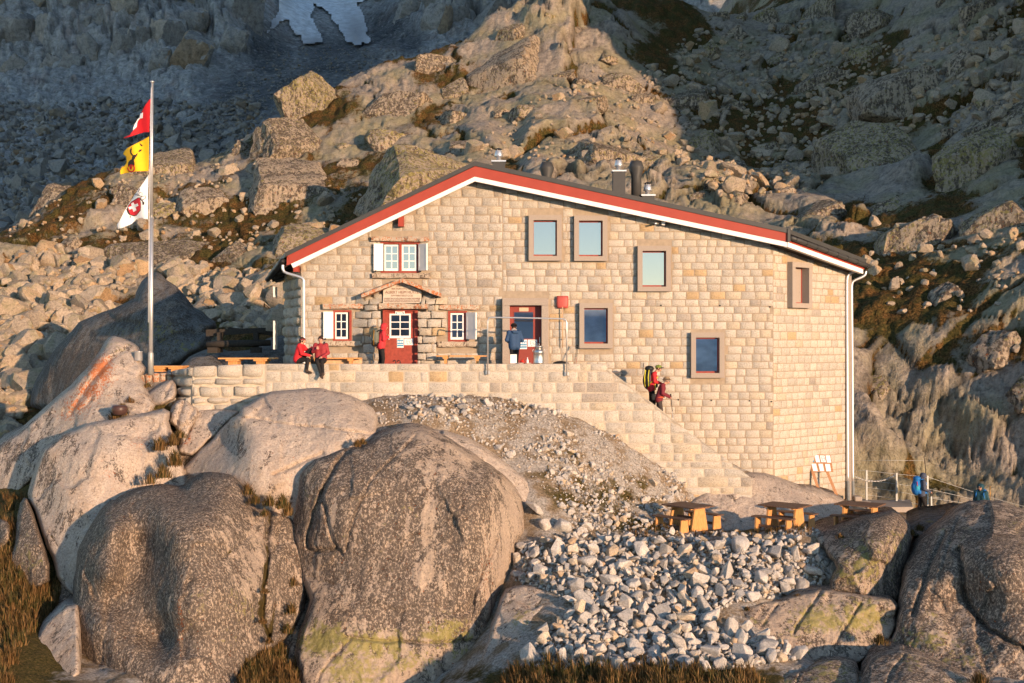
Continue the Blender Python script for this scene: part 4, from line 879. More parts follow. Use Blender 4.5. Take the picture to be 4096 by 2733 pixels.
def course_bricks(org, d, length, z0, z1, r, wr, hr, gap, blocked, zmax, depth, bev, rough, old, off=None):
    """courses of blocks on a vertical plane starting at org along unit vector d"""
    nrm = Vector((d.y, -d.x, 0))
    z = z0
    while z < z1:
        h = r.uniform(*hr); s = -r.random() * 0.4
        while s < length:
            wd = r.uniform(*wr); a, b_ = max(0.0, s), min(length, s + wd); s += wd
            if b_ - a < 0.12: continue
            segs = [(a, b_)]
            for (q0, q1, r0, r1) in blocked:
                ov = min(z + h, r1) - max(z, r0)
                if ov > 0.22 * h:
                    ns = []
                    for (e0, e1) in segs:
                        if q1 <= e0 or q0 >= e1: ns.append((e0, e1))
                        else:
                            if q0 - e0 > 0.10: ns.append((e0, q0))
                            if e1 - q1 > 0.10: ns.append((q1, e1))
                    segs = ns
            for (e0, e1) in segs:
                mid = (e0 + e1) / 2; xm = org.x + d.x * mid
                if z + h * 0.35 > zmax(xm): continue
                hh = h
                Vb, Fb = brick_geo(e1 - e0 - gap, hh - gap, depth * (0.6 + 0.8 * r.random()), bev, rough, r)
                W = []
                for (x, y, zz) in Vb:
                    s_ = e0 + gap / 2 + x
                    p = org + d * s_ + nrm * (-y) + Vector((0, 0, z + gap / 2 + zz))
                    if off: p = p + nrm * off(p.x, p.z)
                    W.append(p)
                BRICKS.append(((e1 - e0) * hh, W, Fb, tint(r, old)))
        z += h
blk = [(o[0] - XL, o[1] - XL, o[2], o[3]) for o in OPEN]
XM = XA(2010, Y0)
r1 = random.Random(11)
# old part (left): rougher stones; new part (right): even courses
course_bricks(Vector((XL, Y0, 0)), Vector((1, 0, 0)), XM - XL, TER - 0.1, 6.2, r1, (0.30, 0.66), (0.22, 0.34), 0.035, blk, lambda x: roof_under(x) - 0.02, 0.014, 0.03, 0.026, 1.0, porch)
blk2 = [(a - (XM - XL), b - (XM - XL), c_, d_) for a, b, c_, d_ in blk]
course_bricks(Vector((XM, Y0, 0)), Vector((1, 0, 0)), XC - XM, ZB + 0.4, 6.2, r1, (0.30, 0.58), (0.245, 0.305), 0.034, blk2, lambda x: roof_under(x) - 0.02, 0.004, 0.015, 0.010, 0.0)
W4s = ((XA(3159, Y0) - XC) / 0.743 + 0.35, (XA(3159, Y0) - XC) / 0.743 + 1.62)
s4a, s4b, z4a, z4b = 0.86, 2.10, ZA(1232, 45.8), ZA(1050, 45.8)
course_bricks(Vector((XC, Y0, 0)), FD, FL, ZB + 0.4, 6.2, r1, (0.30, 0.58), (0.245, 0.305), 0.034, [(s4a, s4b, z4a, z4b)], lambda x: roof_under(x) - 0.02, 0.004, 0.015, 0.010, 0.0)
lend = Vector((XL, Y0, 0)) + LD * LL
course_bricks(lend, -LD, LL, TER - 0.4, 3.0, r1, (0.4, 0.9), (0.26, 0.42), 0.03, [], lambda x: roof_under(XL) + 0.1, 0.07, 0.06, 0.06, 1.0)
BRICKS.sort(key=lambda b_: -b_[0])
def brick_mesh(name, lst, mat):
    V, Fq, T = [], [], []
    for (_, W, Fb, t) in lst:
        k_ = len(V); V += [tuple(p) for p in W]; Fq += [tuple(i + k_ for i in f) for f in Fb]; T += [t] * len(W)
    return npmesh(name, np.array(V), np.array(Fq), mat, cols={'tint': np.array(T)})
for b_ in BRICKS[:300]: obj('brick', brick_mesh('brick', [b_], M_ASH), wall)
rest = obj('small_bricks', brick_mesh('small_bricks', BRICKS[300:], M_ASH), wall); rest['kind'] = 'stuff'

# mortar bed of the front, left open at windows and doors
HOLES = []
for q in WIN.values(): HOLES.append((XA(q[0] + 14, Y0), XA(q[2] - 14, Y0), ZA(q[3] - 14, Y0), ZA(q[1] + 14, Y0)))
for q in ((1334, 1243, 1405, 1362), (1794, 1246, 1866, 1365), (1526, 971, 1676, 1090), (1535, 1240, 1668, 1600), (2041, 1226, 2163, 1600)): HOLES.append((XA(q[0], Y0), XA(q[2], Y0), ZA(q[3], Y0), ZA(q[1], Y0)))
gx_ = sorted(set([XL, XC, APX] + [h[0] for h in HOLES] + [h[1] for h in HOLES])); gz0 = sorted(set([ZB] + [h[2] for h in HOLES if h[2] > ZB] + [h[3] for h in HOLES] + [9.0]))
mb_ = MB()
for a, b_ in zip(gx_[:-1], gx_[1:]):
    ta, tb = roof_under(a) + .1, roof_under(b_) + .1
    for c_, d_ in zip(gz0[:-1], gz0[1:]):
        xm, zm = (a + b_) / 2, (c_ + d_) / 2
        if c_ >= min(ta, tb): 
            if c_ >= max(ta, tb): continue
        if any(h[0] < xm < h[1] and h[2] < min(zm, c_ + .05) + .0 and c_ + .001 < h[3] and c_ >= h[2] - 1e-6 for h in HOLES): continue
        yb = Y0 + .012
        mb_.add([(a, yb, min(c_, ta)), (b_, yb, min(c_, tb)), (b_, yb, min(d_, tb)), (a, yb, min(d_, ta))], [(0, 1, 2, 3)], M_MORTAR)
        for (p_, q_) in (((a, min(c_, ta)), (a, min(d_, ta))), ((b_, min(c_, tb)), (b_, min(d_, tb)))):
            mb_.add([(p_[0], yb, p_[1]), (p_[0], yb + .16, p_[1]), (q_[0], yb + .16, q_[1]), (q_[0], yb, q_[1])], [(0, 1, 2, 3)], M_MORTAR)
for (sa, sb, za_, zb_) in ((0, s4a, ZB, 9), (s4b, FL, ZB, 9), (s4a, s4b, ZB, z4a), (s4a, s4b, z4b, 9)):
    q0 = Vector((XC, Y0, 0)) + FD * sa + Vector((-FD.y, FD.x, 0)) * .012; q1 = Vector((XC, Y0, 0)) + FD * sb + Vector((-FD.y, FD.x, 0)) * .012
    ta, tb = roof_under(q0.x) + .1, roof_under(q1.x) + .1
    mb_.add([q0 + Vector((0, 0, za_)), q1 + Vector((0, 0, za_)), q1 + Vector((0, 0, min(zb_, tb))), q0 + Vector((0, 0, min(zb_, ta)))], [(0, 1, 2, 3)], M_MORTAR)
mb_.build('mortar', wall)
# ---- roof
YF = Y0 - 0.55                        # gable edge stands proud of the wall
kf = YF / Y0
def FZ(px, py): return (XA(px, YF), ZA(py, YF))
roof = empty('roof', (0, 0, 0)); roof.parent = hut
aT, aR, aW = FZ(1899, 646), FZ(1903, 664), FZ(1899, 707); aB = FZ(1899, 725)
lT, lR, lW, lB = FZ(1141, 1010), FZ(1147, 1022), FZ(1164, 1056), FZ(1172, 1072)
rT, rR, rW, rB = FZ(3150, 915), FZ(3147, 927), FZ(3150, 969), FZ(3150, 988)
YB = 57.5
# roof covering: two planes with thickness, the right one cut back along the facet
fe = corners[2] + FD * 0.30 + Vector((0.36, -0.5, 0))
def slab(pl, th, m, name, par):
    nn = len(pl); V = [Vector(p) for p in pl] + [Vector(p) - Vector((0, 0, th)) for p in pl]
    Fs = [tuple(range(nn)), tuple(range(2 * nn - 1, nn - 1, -1))] + [((i + 1) % nn, i, nn + i, nn + (i + 1) % nn) for i in range(nn)]
    return MB().add(V, Fs, m).build(name, par)
slR = (aT[1] - rT[1]) / (rT[0] - aT[0])
def zr(x): return aT[1] - slR * (x - aT[0])
frx, fry = fe.x + 0.05, fe.y
slab([(aT[0], YF - 0.04, aT[1]), (rT[0], YF - 0.04, rT[1]), (frx, fry, zr(frx) - 0.05), (frx - 1.0, YB - 2.0, zr(frx - 1.0)), (aT[0], YB, aT[1])], 0.16, M_ROOF, 'roof_plane', roof)
lx = lT[0]
slab([(lx, YF - 0.04, lT[1]), (aT[0], YF - 0.04, aT[1]), (aT[0], YB, aT[1]), (lx - 1.55, YB - 6.5, lT[1] - 0.62), (lx - 1.3, YF + 3.6, lT[1] - 0.55)], 0.16, M_ROOF, 'roof_plane', roof)
# red bargeboards and white trim
def band(p0, p1, p2, p3, y0, y1, m, name):   # quad p0(top left) p1(top right) p2(bottom right) p3(bottom left)
    return MB().prism([p3, p2, p1, p0], y0, y1, m).build(name, roof)
band(lR, aR, aW, lW, YF, YF + 0.10, M_RED, 'bargeboard'); band(aR, rR, rW, aW, YF, YF + 0.10, M_RED, 'bargeboard')
MB().prism([FZ(1146, 1062), lW, lR, FZ(1148, 1020)], YF, YF + 0.10, M_RED).build('bargeboard', roof)
band(lW, aW, aB, lB, YF + 0.012, YF + 0.18, M_WHITE, 'white_trim'); band(aW, rW, rB, aB, YF + 0.012, YF + 0.18, M_WHITE, 'white_trim')
# soffit between trim and wall, right and left
for (p, q) in ((lB, aB), (aB, rB)):
    MB().hexa([(p[0], YF + 0.18, p[1] + 0.06), (q[0], YF + 0.18, q[1] + 0.06), (q[0], Y0 + 0.3, q[1] + 0.06), (p[0], Y0 + 0.3, p[1] + 0.06), (p[0], YF + 0.18, p[1] + 0.12), (q[0], YF + 0.18, q[1] + 0.12), (q[0], Y0 + 0.3, q[1] + 0.12), (p[0], Y0 + 0.3, p[1] + 0.12)], M_OLDWOOD).build('soffit', roof)
# eave along the facet: white trim, red board, gutter, tile strip
fs = Vector((rW[0], YF, 0)); fd2 = (Vector((fe.x, fe.y, 0)) - fs)
def fp(t, dz, out=0.0):
    p = fs + fd2 * t; nn = Vector((fd2.y, -fd2.x, 0)).normalized()
    z = rB[1] + (zr(p.x) - rT[1]) * 1.0 + dz
    return p + nn * out + Vector((0, 0, z))
def fband(t0, t1, d0, d1, o0, o1, m, name):
    MB().hexa([fp(t0, d0, o0), fp(t1, d0, o0), fp(t1, d0, o1), fp(t0, d0, o1), fp(t0, d1, o0), fp(t1, d1, o0), fp(t1, d1, o1), fp(t0, d1, o1)], m).build(name, roof)
fband(0, 0.97, 0.0, 0.17, 0.012, -0.16, M_WHITE, 'white_trim')
fband(0, 0.99, 0.175, 0.30, 0.0, -0.10, M_RED, 'fascia')
fband(0, 0.97, 0.06, 0.14, -0.17, -0.75, M_OLDWOOD, 'soffit')
g = MB().tube([fp(t, 0.33, 0.10) for t in np.linspace(0.01, 1.02, 8)], 0.085, M_ROOF, 10)
for t in np.linspace(0.06, 0.98, 8): g.tube([fp(t - 0.005, 0.33, 0.10), fp(t + 0.005, 0.33, 0.10)], 0.10, M_BLACK, 10)
g.build('gutter', roof)
M_TILE = plain('brown_roof_tiles', (0.16, 0.07, 0.05), 0.7, var=0.3, scale=7)
ts = MB(); rr_ = random.Random(3)
for i in range(22):
    t0, t1 = i / 22 + 0.012, (i + 1) / 22
    d_ = rr_.uniform(0, 0.015)
    ts.hexa([fp(t0, 0.36 + d_, 0.02), fp(t1, 0.36 + d_, 0.02), fp(t1, 0.62 + d_, -0.65), fp(t0, 0.62 + d_, -0.65), fp(t0, 0.395 + d_, 0.02), fp(t1, 0.395 + d_, 0.02), fp(t1, 0.655 + d_, -0.65), fp(t0, 0.655 + d_, -0.65)], M_TILE)
ts.build('tile_strip', roof)
MB().tube([fp(0.02, 0.66, -0.6), fp(0.96, 0.66, -0.6), fp(1.03, 0.42, -0.1)], 0.035, M_BLACK, 6).build('verge_cap', roof)
MB().box((rT[0] + 0.04, YF - 0.03, rT[1] - 0.24), (0.10, 0.10, 0.46), M_ROOF).build('verge_cap', roof)
# gutters, eave underside and beam ends on the left
el0, el1 = Vector((lx - 0.10, YF + 0.05, lT[1] - 0.30)), Vector((lx - 1.35, YF + 3.7, lT[1] - 0.78))
MB().tube([el0.lerp(el1, t) for t in np.linspace(0, 1, 6)], 0.10, M_BLACK, 10).build('gutter', roof)
for i in range(5):
    a = el0.lerp(el1, (i + 0.4) / 5) + Vector((0.12, 0, -0.02))
    MB().hexa([a + Vector(q) for q in ((0, -.06, -.16), (1.0, -.06, .22), (1.0, .06, .22), (0, .06, -.16), (0, -.06, -.04), (1.0, -.06, .36), (1.0, .06, .36), (0, .06, -.04))], M_OLDWOOD).build('rafter', roof)
MB().hexa([el0 + Vector((0.05, 0.1, 0.0)), el0 + Vector((1.1, 0.1, 0.42)), el1 + Vector((1.3, 0, 0.42)), el1 + Vector((0.05, 0, 0.0)), el0 + Vector((0.05, 0.1, 0.05)), el0 + Vector((1.1, 0.1, 0.47)), el1 + Vector((1.3, 0, 0.47)), el1 + Vector((0.05, 0, 0.05))], M_OLDWOOD).build('soffit', roof)
MB().bb(XA(1180, Y0), XA(1198, Y0), Y0 - 0.36, Y0 + 0.1, ZA(1090, Y0), ZA(1064, Y0), M_RED).build('beam_end', roof)
MB().bb(XA(1593, Y0 - .3), XA(1614, Y0 - .3), Y0 - 0.32, Y0 + 0.1, ZA(906, Y0 - .3), ZA(858, Y0 - .3), M_RED).build('beam_end', roof)
# chimneys and vents
def chimney_box(px, py, wpx, py_base, Y, name='chimney', cap=True):
    x = XA(px, Y); z1 = ZA(py, Y); z0 = ZA(py_base, Y) - 0.4; w_ = wpx / F * Y
    m = MB().bb(x - w_ / 2, x + w_ / 2, Y - w_ / 2, Y + w_ / 2, z0, z1, M_ROOF)
    m.bb(x - w_ * .58, x + w_ * .58, Y - w_ * .58, Y + w_ * .58, z1 + .002, z1 + 0.06, M_STEEL)
    if cap:
        m.lathe((x, Y, z1 + 0.06), [(0.09, 0), (0.09, 0.14), (0.16, 0.17), (0.165, 0.22), (0.12, 0.40), (0.10, 0.42)], M_STEEL, 14)
        m.lathe((x, Y, z1 + 0.50), [(0.14, 0), (0.15, 0.02), (0.03, 0.07)], M_BLACK, 14)
        for a in range(3):
            c_, s_ = math.cos(a * 2.1), math.sin(a * 2.1); m.tube([(x + .1 * c_, Y + .1 * s_, z1 + 0.44), (x + .12 * c_, Y + .12 * s_, z1 + 0.52)], 0.012, M_STEEL, 5)
    return m.build(name, roof)
chimney_box(1995, 651, 50, 678, 48.5)
chimney_box(2475, 690, 49, 770, 48.5)
chimney_box(2591, 787, 49, 806, 48.5)
def cowl(px, py_top, py_base, s, Y):
    x = XA(px, Y); z1 = ZA(py_top, Y); zb = ZA(py_base, Y) - 0.3
    MB().lathe((x, Y, zb), [(0.20 * s, 0), (0.20 * s, z1 - zb - 0.58 * s), (0.30 * s, z1 - zb - 0.26 * s), (0.30 * s, z1 - zb - 0.24 * s), (0.21 * s, z1 - zb), (0.17 * s, z1 - zb)], M_ROOF, 14).build('roof_vent', roof)
cowl(2187, 650, 712, 0.95, 48.5); cowl(2545, 645, 785, 1.0, 48.5)

# ---- windows with concrete surrounds
def rect_frame(m, x0, x1, z0, z1, wl, wr, wb, wt, y0, y1, mat):
    m.prism([(x0, z0), (x1, z0), (x1 - wr, z0 + wb), (x0 + wl, z0 + wb)], y0, y1, mat)
    m.prism([(x0, z1), (x0 + wl, z1 - wt), (x1 - wr, z1 - wt), (x1, z1)], y0, y1, mat)
    m.prism([(x0, z0), (x0 + wl, z0 + wb), (x0 + wl, z1 - wt), (x0, z1)], y0, y1, mat)
    m.prism([(x1, z0), (x1, z1), (x1 - wr, z1 - wt), (x1 - wr, z0 + wb)], y0, y1, mat)
    return m
CUT = []
def conc_window(px):
    x0, y0, x1, y1 = px; Yf = Y0 - 0.20
    a, b_, c_, d_ = XA(x0, Yf), XA(x1, Yf), ZA(y1, Yf), ZA(y0, Yf)
    wn_ = empty('window', (0, 0, 0)); wn_.parent = hut
    rect_frame(MB(), a, b_, c_, d_, 0.172, 0.172, 0.172, 0.185, Yf, Y0 + 0.16, M_CONC).build('surround', wn_)
    ia, ib, ic, id_ = a + 0.172, b_ - 0.172, c_ + 0.172, d_ - 0.185
    rect_frame(MB(), ia, ib, ic, id_, 0.012, 0.05, 0.06, 0.05, Y0 + 0.005, Y0 + 0.08, M_REDW).build('frame', wn_)
    box_part('pane', wn_, ia + 0.012, ib - 0.05, Y0 + 0.04, Y0 + 0.055, ic + 0.06, id_ - 0.05, M_GLASSB if y0 > 1200 else M_GLASS)
    CUT.append((ia, ib, ic, id_))
for v_ in WIN.values(): conc_window(v_)
# window in the right-hand facet
w4 = empty('window', (0, 0, 0)); w4.parent = hut
o4 = Vector((XC, Y0, 0)); n4 = Vector((FD.y, -FD.x, 0))
M4 = Matrix(((FD.x, -n4.x, 0, o4.x), (FD.y, -n4.y, 0, o4.y), (0, 0, 1, 0), (0, 0, 0, 1)))
def fac(mb, name): o = mb.build(name, w4); o.matrix_local = M4; return o
fac(rect_frame(MB(), s4a, s4b, z4a, z4b, 0.20, 0.20, 0.172, 0.185, -0.22, 0.17, M_CONC), 'surround')
fac(rect_frame(MB(), s4a + .20, s4b - .20, z4a + .172, z4b - .185, 0.05, 0.03, 0.04, 0.03, 0.10, 0.16, M_RED), 'frame')
fac(MB().bb(s4a + .25, s4b - .23, 0.12, 0.14, z4a + .21, z4b - .21, M_CONC), 'pane')

# ---- old windows with white sashes
def sash(par, px, Y, nx=2, nz=3, m=M_WHITE, glass=M_GLASS):
    x0, y0, x1, y1 = px; a, b_, c_, d_ = XA(x0, Y), XA(x1, Y), ZA(y1, Y), ZA(y0, Y)
    s = MB(); bw = 0.058
    rect_frame(s, a, b_, c_, d_, bw, bw, bw * 1.5, bw, Y, Y + 0.05, m)
    for i in range(1, nx): x = a + (b_ - a) * i / nx; s.bb(x - .017, x + .017, Y + .004, Y + .046, c_ + bw * 1.5, d_ - bw, m)
    hz_ = (d_ - bw) - (c_ + bw * 1.5)
    for j in range(1, nz): z = c_ + bw * 1.5 + hz_ * j / nz; s.bb(a + bw, b_ - bw, Y + .008, Y + .042, z - .016, z + .016, m)
    so_ = s.build('sash', par)
    ix0, ix1 = a + bw, b_ - bw
    for i in range(nx):
        for j in range(nz):
            q0 = ix0 + (ix1 - ix0) * i / nx; q1 = ix0 + (ix1 - ix0) * (i + 1) / nx; z0_ = c_ + bw * 1.5 + hz_ * j / nz; z1_ = z0_ + hz_ / nz
            MB().bb(q0, q1, Y + .02, Y + .03, z0_, z1_, glass).build('pane', par)
    return so_
def stone_bar(px, y0, y1, name, par, rough=0.03, m=None):
    a, b_, c_, d_ = XA(px[0], y0), XA(px[2], y0), ZA(px[3], y0), ZA(px[1], y0)
    nx = 9; V = []; Fs = []; r = random.Random(int(px[0] * 7 + px[1]))
    for i in range(nx):
        x = a + (b_ - a) * i / (nx - 1)
        j = lambda s_=1.0: (r.random() - .5) * rough * s_
        for (yy, zz) in ((y0 + .02, c_), (y0, c_ + (d_ - c_) * .2), (y0, d_ - (d_ - c_) * .2), (y0 + .02, d_), (y1, d_), (y1, c_)):
            V.append((x + j(.5), yy + (j() if yy < y1 else 0), zz + j()))
    for i in range(nx - 1):
        for k_ in range(6): a_ = i * 6 + k_; b2 = i * 6 + (k_ + 1) % 6; Fs.append((a_, b2, b2 + 6, a_ + 6))
    Fs = [f[::-1] for f in Fs] + [tuple(range(6)), tuple((nx - 1) * 6 + k_ for k_ in range(6))[::-1]]
    t = (0.43, 0.36, 0.275) if m is None else m
    me = npmesh(name, np.array(V), Fs, M_LINTEL, attrs={'orange': np.full(len(V), 0.42 if name != 'sill' else 0.1), 'dark': np.full(len(V), -0.1), 'yellow': np.zeros(len(V)), 'moss': np.zeros(len(V))})
    return obj(name, me, par)
M_LINTEL = granite('lintel_granite', (0.47, 0.385, 0.29), grain=26, gamt=0.45, bdist=0.03)
def shutter(par, px, Y, ang, hinge_right, panel=True):
    """wooden leaf hinged on one side; ang = opening from flat on the wall"""
    x0, y0, x1, y1 = px; c_, d_ = ZA(y1, Y), ZA(y0, Y); w_ = (XA(x1, Y) - XA(x0, Y)) / max(0.3, math.cos(ang))
    s = MB(); s.bb(0, w_, -0.02, 0.02, c_, d_, M_WHITE)
    if panel:
        for sy in (-1, 1):
            e = 0.07; y_ = sy * 0.026
            rect_frame(s, 0.004, w_ - .004, c_ + .004, d_ - .004, e, e, 0.12, 0.12, min(sy * .0205, y_), max(sy * .0205, y_), M_WHITE)
    o = s.build('shutter', par)
    if hinge_right:
        o.location = (XA(x1, Y), Y, 0); o.rotation_euler = (0, 0, math.pi + ang)
    else:
        o.location = (XA(x0, Y), Y, 0); o.rotation_euler = (0, 0, -ang)
    MB().bb(0.04 if not hinge_right else w_ - .1, 0.10 if not hinge_right else w_ - .04, -0.04, 0.04, c_ - 0.05, c_ + 0.015, M_BLACK).build('catch', o)
    return o
def old_window(fr, sashes, lint, sill, sh, mull=None, glass=M_GLASS, yo=0.0):
    wn_ = empty('window', (0, 0, 0)); wn_.parent = hut
    Yw = Y0 + 0.02 - yo
    a, b_, c_, d_ = XA(fr[0], Yw), XA(fr[2], Yw), ZA(fr[3], Yw), ZA(fr[1], Yw)
    m = rect_frame(MB(), a, b_, c_, d_, 0.075, 0.085, 0.06, 0.07, Yw - 0.03, Yw + 0.12, M_REDW)
    if mull: m.bb(XA(mull[0], Yw), XA(mull[1], Yw), Yw - 0.028, Yw + 0.10, c_ + .06, d_ - .07, M_REDW)
    m.build('frame', wn_)
    for s_ in sashes: sash(wn_, s_, Yw + 0.025, glass=glass)
    MB().bb(a + .05, b_ - .05, Yw + 0.09, Yw + 0.10, c_ + .05, d_ - .05, M_BLACK).build('backing', wn_)
    stone_bar(lint, Y0 - 0.17, Y0 + 0.1, 'lintel', wn_); stone_bar(sill, Y0 - 0.16, Y0 + 0.1, 'sill', wn_)
    for q in sh: shutter(wn_, *q)
    return wn_
old_window((1332, 1241, 1407, 1364), [(1339, 1250, 1391, 1357)], (1291, 1216, 1451, 1236), (1302, 1365, 1448, 1385), [((1294, 1247, 1333, 1355), Y0 - 0.10, 0.10, True)], glass=M_GLASSD)
old_window((1792, 1244, 1868, 1367), [(1802, 1253, 1856, 1359)], (1758, 1220, 1916, 1239), (1750, 1367, 1915, 1388), [((1866, 1251, 1906, 1358), Y0 - 0.06, 0.85, False)])
old_window((1523, 968, 1679, 1092), [(1537, 979, 1596, 1084), (1607, 979, 1666, 1084)], (1484, 947, 1715, 966), (1488, 1094, 1720, 1113), [((1495, 975, 1533, 1084), Y0 - 0.10, 0.12, True), ((1675, 977, 1711, 1084), Y0 - 0.06, 0.85, False)], mull=(1596.5, 1606.5))

# ---- old door with its pediment
YD = Y0 - 0.12
door = empty('door', (0, 0, 0)); door.parent = hut
rect_frame(MB(), XA(1532, YD), XA(1671, YD), TER, ZA(1238, YD), 0.09, 0.11, 0.0, 0.06, YD - 0.06, YD + 0.10, M_REDW).build('frame', door)
box_part('leaf', door, XA(1542, YD), XA(1658, YD), YD + 0.03, YD + 0.08, TER, ZA(1243, YD), M_REDW)
sash(door, (1558, 1255, 1643, 1353), YD, glass=M_GLASSD)
MB().tube([(XA(1549, YD), YD - .05, ZA(1357, YD)), (XA(1560, YD), YD - .05, ZA(1357, YD))], 0.018, M_STEEL, 6).build('handle', door)
def flat_panel(name, par, x0, y0, x1, y1, Y, m, th=0.006): return box_part(name, par, XA(x0, Y), XA(x1, Y), Y - th, Y, ZA(y1, Y), ZA(y0, Y), m)
M_INK = plain('printed_ink', (0.05, 0.05, 0.055), 0.8, var=0.02)
M_ORANGEINK = plain('orange_ink', (0.55, 0.20, 0.08), 0.8, var=0.02)
def poster(par, x0, y0, x1, y1, Y, sun_plan=True):
    """small printed notice: blue sheet with white boxes, or a floor plan"""
    p = flat_panel('notice', par, x0, y0, x1, y1, Y, M_PAPER)
    w_, h_ = x1 - x0, y1 - y0
    if not sun_plan:
        m = MB()
        def bxx(a, b_, c_, d_, mt): m.bb(XA(x0 + w_ * a, Y), XA(x0 + w_ * c_, Y), Y - .010, Y - .0075, ZA(y0 + h_ * d_, Y), ZA(y0 + h_ * b_, Y), mt)
        bxx(.04, .18, .96, .86, M_BLUEPRINT); bxx(.08, .03, .5, .12, M_ORANGEINK)
        for i in range(3): m.bb(XA(x0 + w_ * (.08 + .30 * i), Y), XA(x0 + w_ * (.32 + .30 * i), Y), Y - .013, Y - .0105, ZA(y0 + h_ * .47, Y), ZA(y0 + h_ * .30, Y), M_PAPER)
        for i in range(6): m.bb(XA(x0 + w_ * (.07 + .15 * i), Y), XA(x0 + w_ * (.18 + .15 * i), Y), Y - .013, Y - .0105, ZA(y0 + h_ * .70, Y), ZA(y0 + h_ * .60, Y), M_PAPER)
        m.build('print', p)
    else:
        m = MB(); pl = [(.28, .18), (.72, .12), (.86, .35), (.84, .6), (.6, .82), (.36, .88), (.28, .5)]
        for i in range(len(pl)):
            a, b_ = pl[i], pl[(i + 1) % len(pl)]
            m.tube([P(x0 + w_ * a[0], y0 + h_ * a[1], Y - .010), P(x0 + w_ * b_[0], y0 + h_ * b_[1], Y - .010)], 0.006, M_INK, 4)
        for a, b_ in (((.28, .5), (.55, .45)), ((.55, .3), (.58, .7)), ((.58, .5), (.85, .5))): m.tube([P(x0 + w_ * a[0], y0 + h_ * a[1], Y - .010), P(x0 + w_ * b_[0], y0 + h_ * b_[1], Y - .010)], 0.005, M_INK, 4)
        m.build('print', p)
    return p
poster(door, 1588, 1354, 1615, 1391, YD + 0.028, False); poster(door, 1617, 1355, 1653, 1381, YD + 0.028, True)
YS = YD - 0.015
pl_ = flat_panel('notice', door, 1581, 1243, 1619, 1257, YS, M_PAPER)
MB().bb(XA(1584, YS), XA(1588, YS), YS - .012, YS - .0075, ZA(1256, YS), ZA(1250, YS), M_BLUEPRINT).bb(XA(1611, YS), XA(1615, YS), YS - .012, YS - .0075, ZA(1256, YS), ZA(1250, YS), M_BLUEPRINT).build('print', pl_)
def lettering(txt, par, px, py, hpx, wpx, Y, m, mirror=False):
    cu = bpy.data.curves.new('lettering', 'FONT'); cu.body = txt; cu.align_x = 'CENTER'; cu.align_y = 'CENTER'; cu.size = 1.0; cu.extrude = 0.004; cu.resolution_u = 2
    cu.materials.append(m); o = bpy.data.objects.new('lettering', cu); C.objects.link(o); o.parent = par
    bpy.context.view_layer.update()
    wd = max(o.dimensions.x, 1e-3)
    sz = hpx / F * Y / 0.70; sx = wpx / F * Y / wd
    me = bpy.data.meshes.new_from_object(o.evaluated_get(bpy.context.evaluated_depsgraph_get()))
    bpy.data.objects.remove(o); o = obj('lettering', me, par)
    o.location = P(px, py, Y); o.rotation_euler = (RAD(90), 0, 0); o.scale = (-sx if mirror else sx, sz, 1)
    return o
M_CARVED = plain('carved_red_brown_letters', (0.17, 0.055, 0.03), 0.9, var=0.05)
lettering('Eingang', pl_, 1600, 1247, 5, 26, YS - 0.012, M_ORANGEINK)
YP = Y0 - 0.26
portal = empty('portal', (0, 0, 0)); portal.parent = hut
MB().prism([(XA(x, YP), ZA(y, YP)) for x, y in PLAQ], YP, Y0 + 0.1, plain('plaque_stone', (0.53, 0.46, 0.37), 0.95, var=0.10, scale=30)).build('plaque', portal)
for t, py, h_, w_ in (('2546 M.Ü.M.', 1145, 6.5, 46), ('SEKTION UTO SAC', 1156, 8, 84), ('ALBERT HEIM HÜTTE', 1170, 11, 134), ('AM WINTERSTOCK', 1183.5, 7.5, 89), ('1918 INMITTEN DES WELTKRIEGES ALS WERK DES FRIEDENS', 1194.5, 4.6, 144), ('ZU EHREN DES ALTMEISTERS DER GEOLOGIE PROF DR A HEIM', 1201, 4.6, 144), ('VON FREUNDEN DER BERGE FÜR DIE SEKTION UTO ERRICHTET', 1207.5, 4.6, 144)):
    lettering(t, portal, 1608, py, h_, w_, YP - 0.004, M_CARVED)
stone_bar((1515, 1215, 1712, 1236), Y0 - 0.50, Y0 + 0.1, 'lintel', portal)
YG = Y0 - 0.62
def roofstone(a, b_, th):
    A_, B_ = P(*a, YG), P(*b_, YG); nx = 8; V = []; r = random.Random(int(a[0]))
    for i in range(nx):
        p = A_.lerp(B_, i / (nx - 1)); j = lambda: (r.random() - .5) * .03
        for dy, dz in ((0.0, -th), (0, 0), (0.7, 0.02), (0.7, -th)): V.append((p.x + j(), p.y + dy + j(), p.z + dz + j()))
    Fs = []
    for i in range(nx - 1):
        for k_ in range(4): q = i * 4 + k_; q2 = i * 4 + (k_ + 1) % 4; Fs.append((q, q2, q2 + 4, q + 4))
    Fs += [(3, 2, 1, 0), tuple((nx - 1) * 4 + k_ for k_ in range(4))]
    me = npmesh('gable_stone', np.array(V), Fs, M_LINTEL, attrs={'orange': np.full(len(V), 0.6), 'dark': np.zeros(len(V)), 'yellow': np.zeros(len(V)), 'moss': np.zeros(len(V))})
    obj('gable_stone', me, portal)
roofstone((1444, 1177), (1610, 1113), 0.13); roofstone((1607, 1114), (1763, 1174), 0.13)
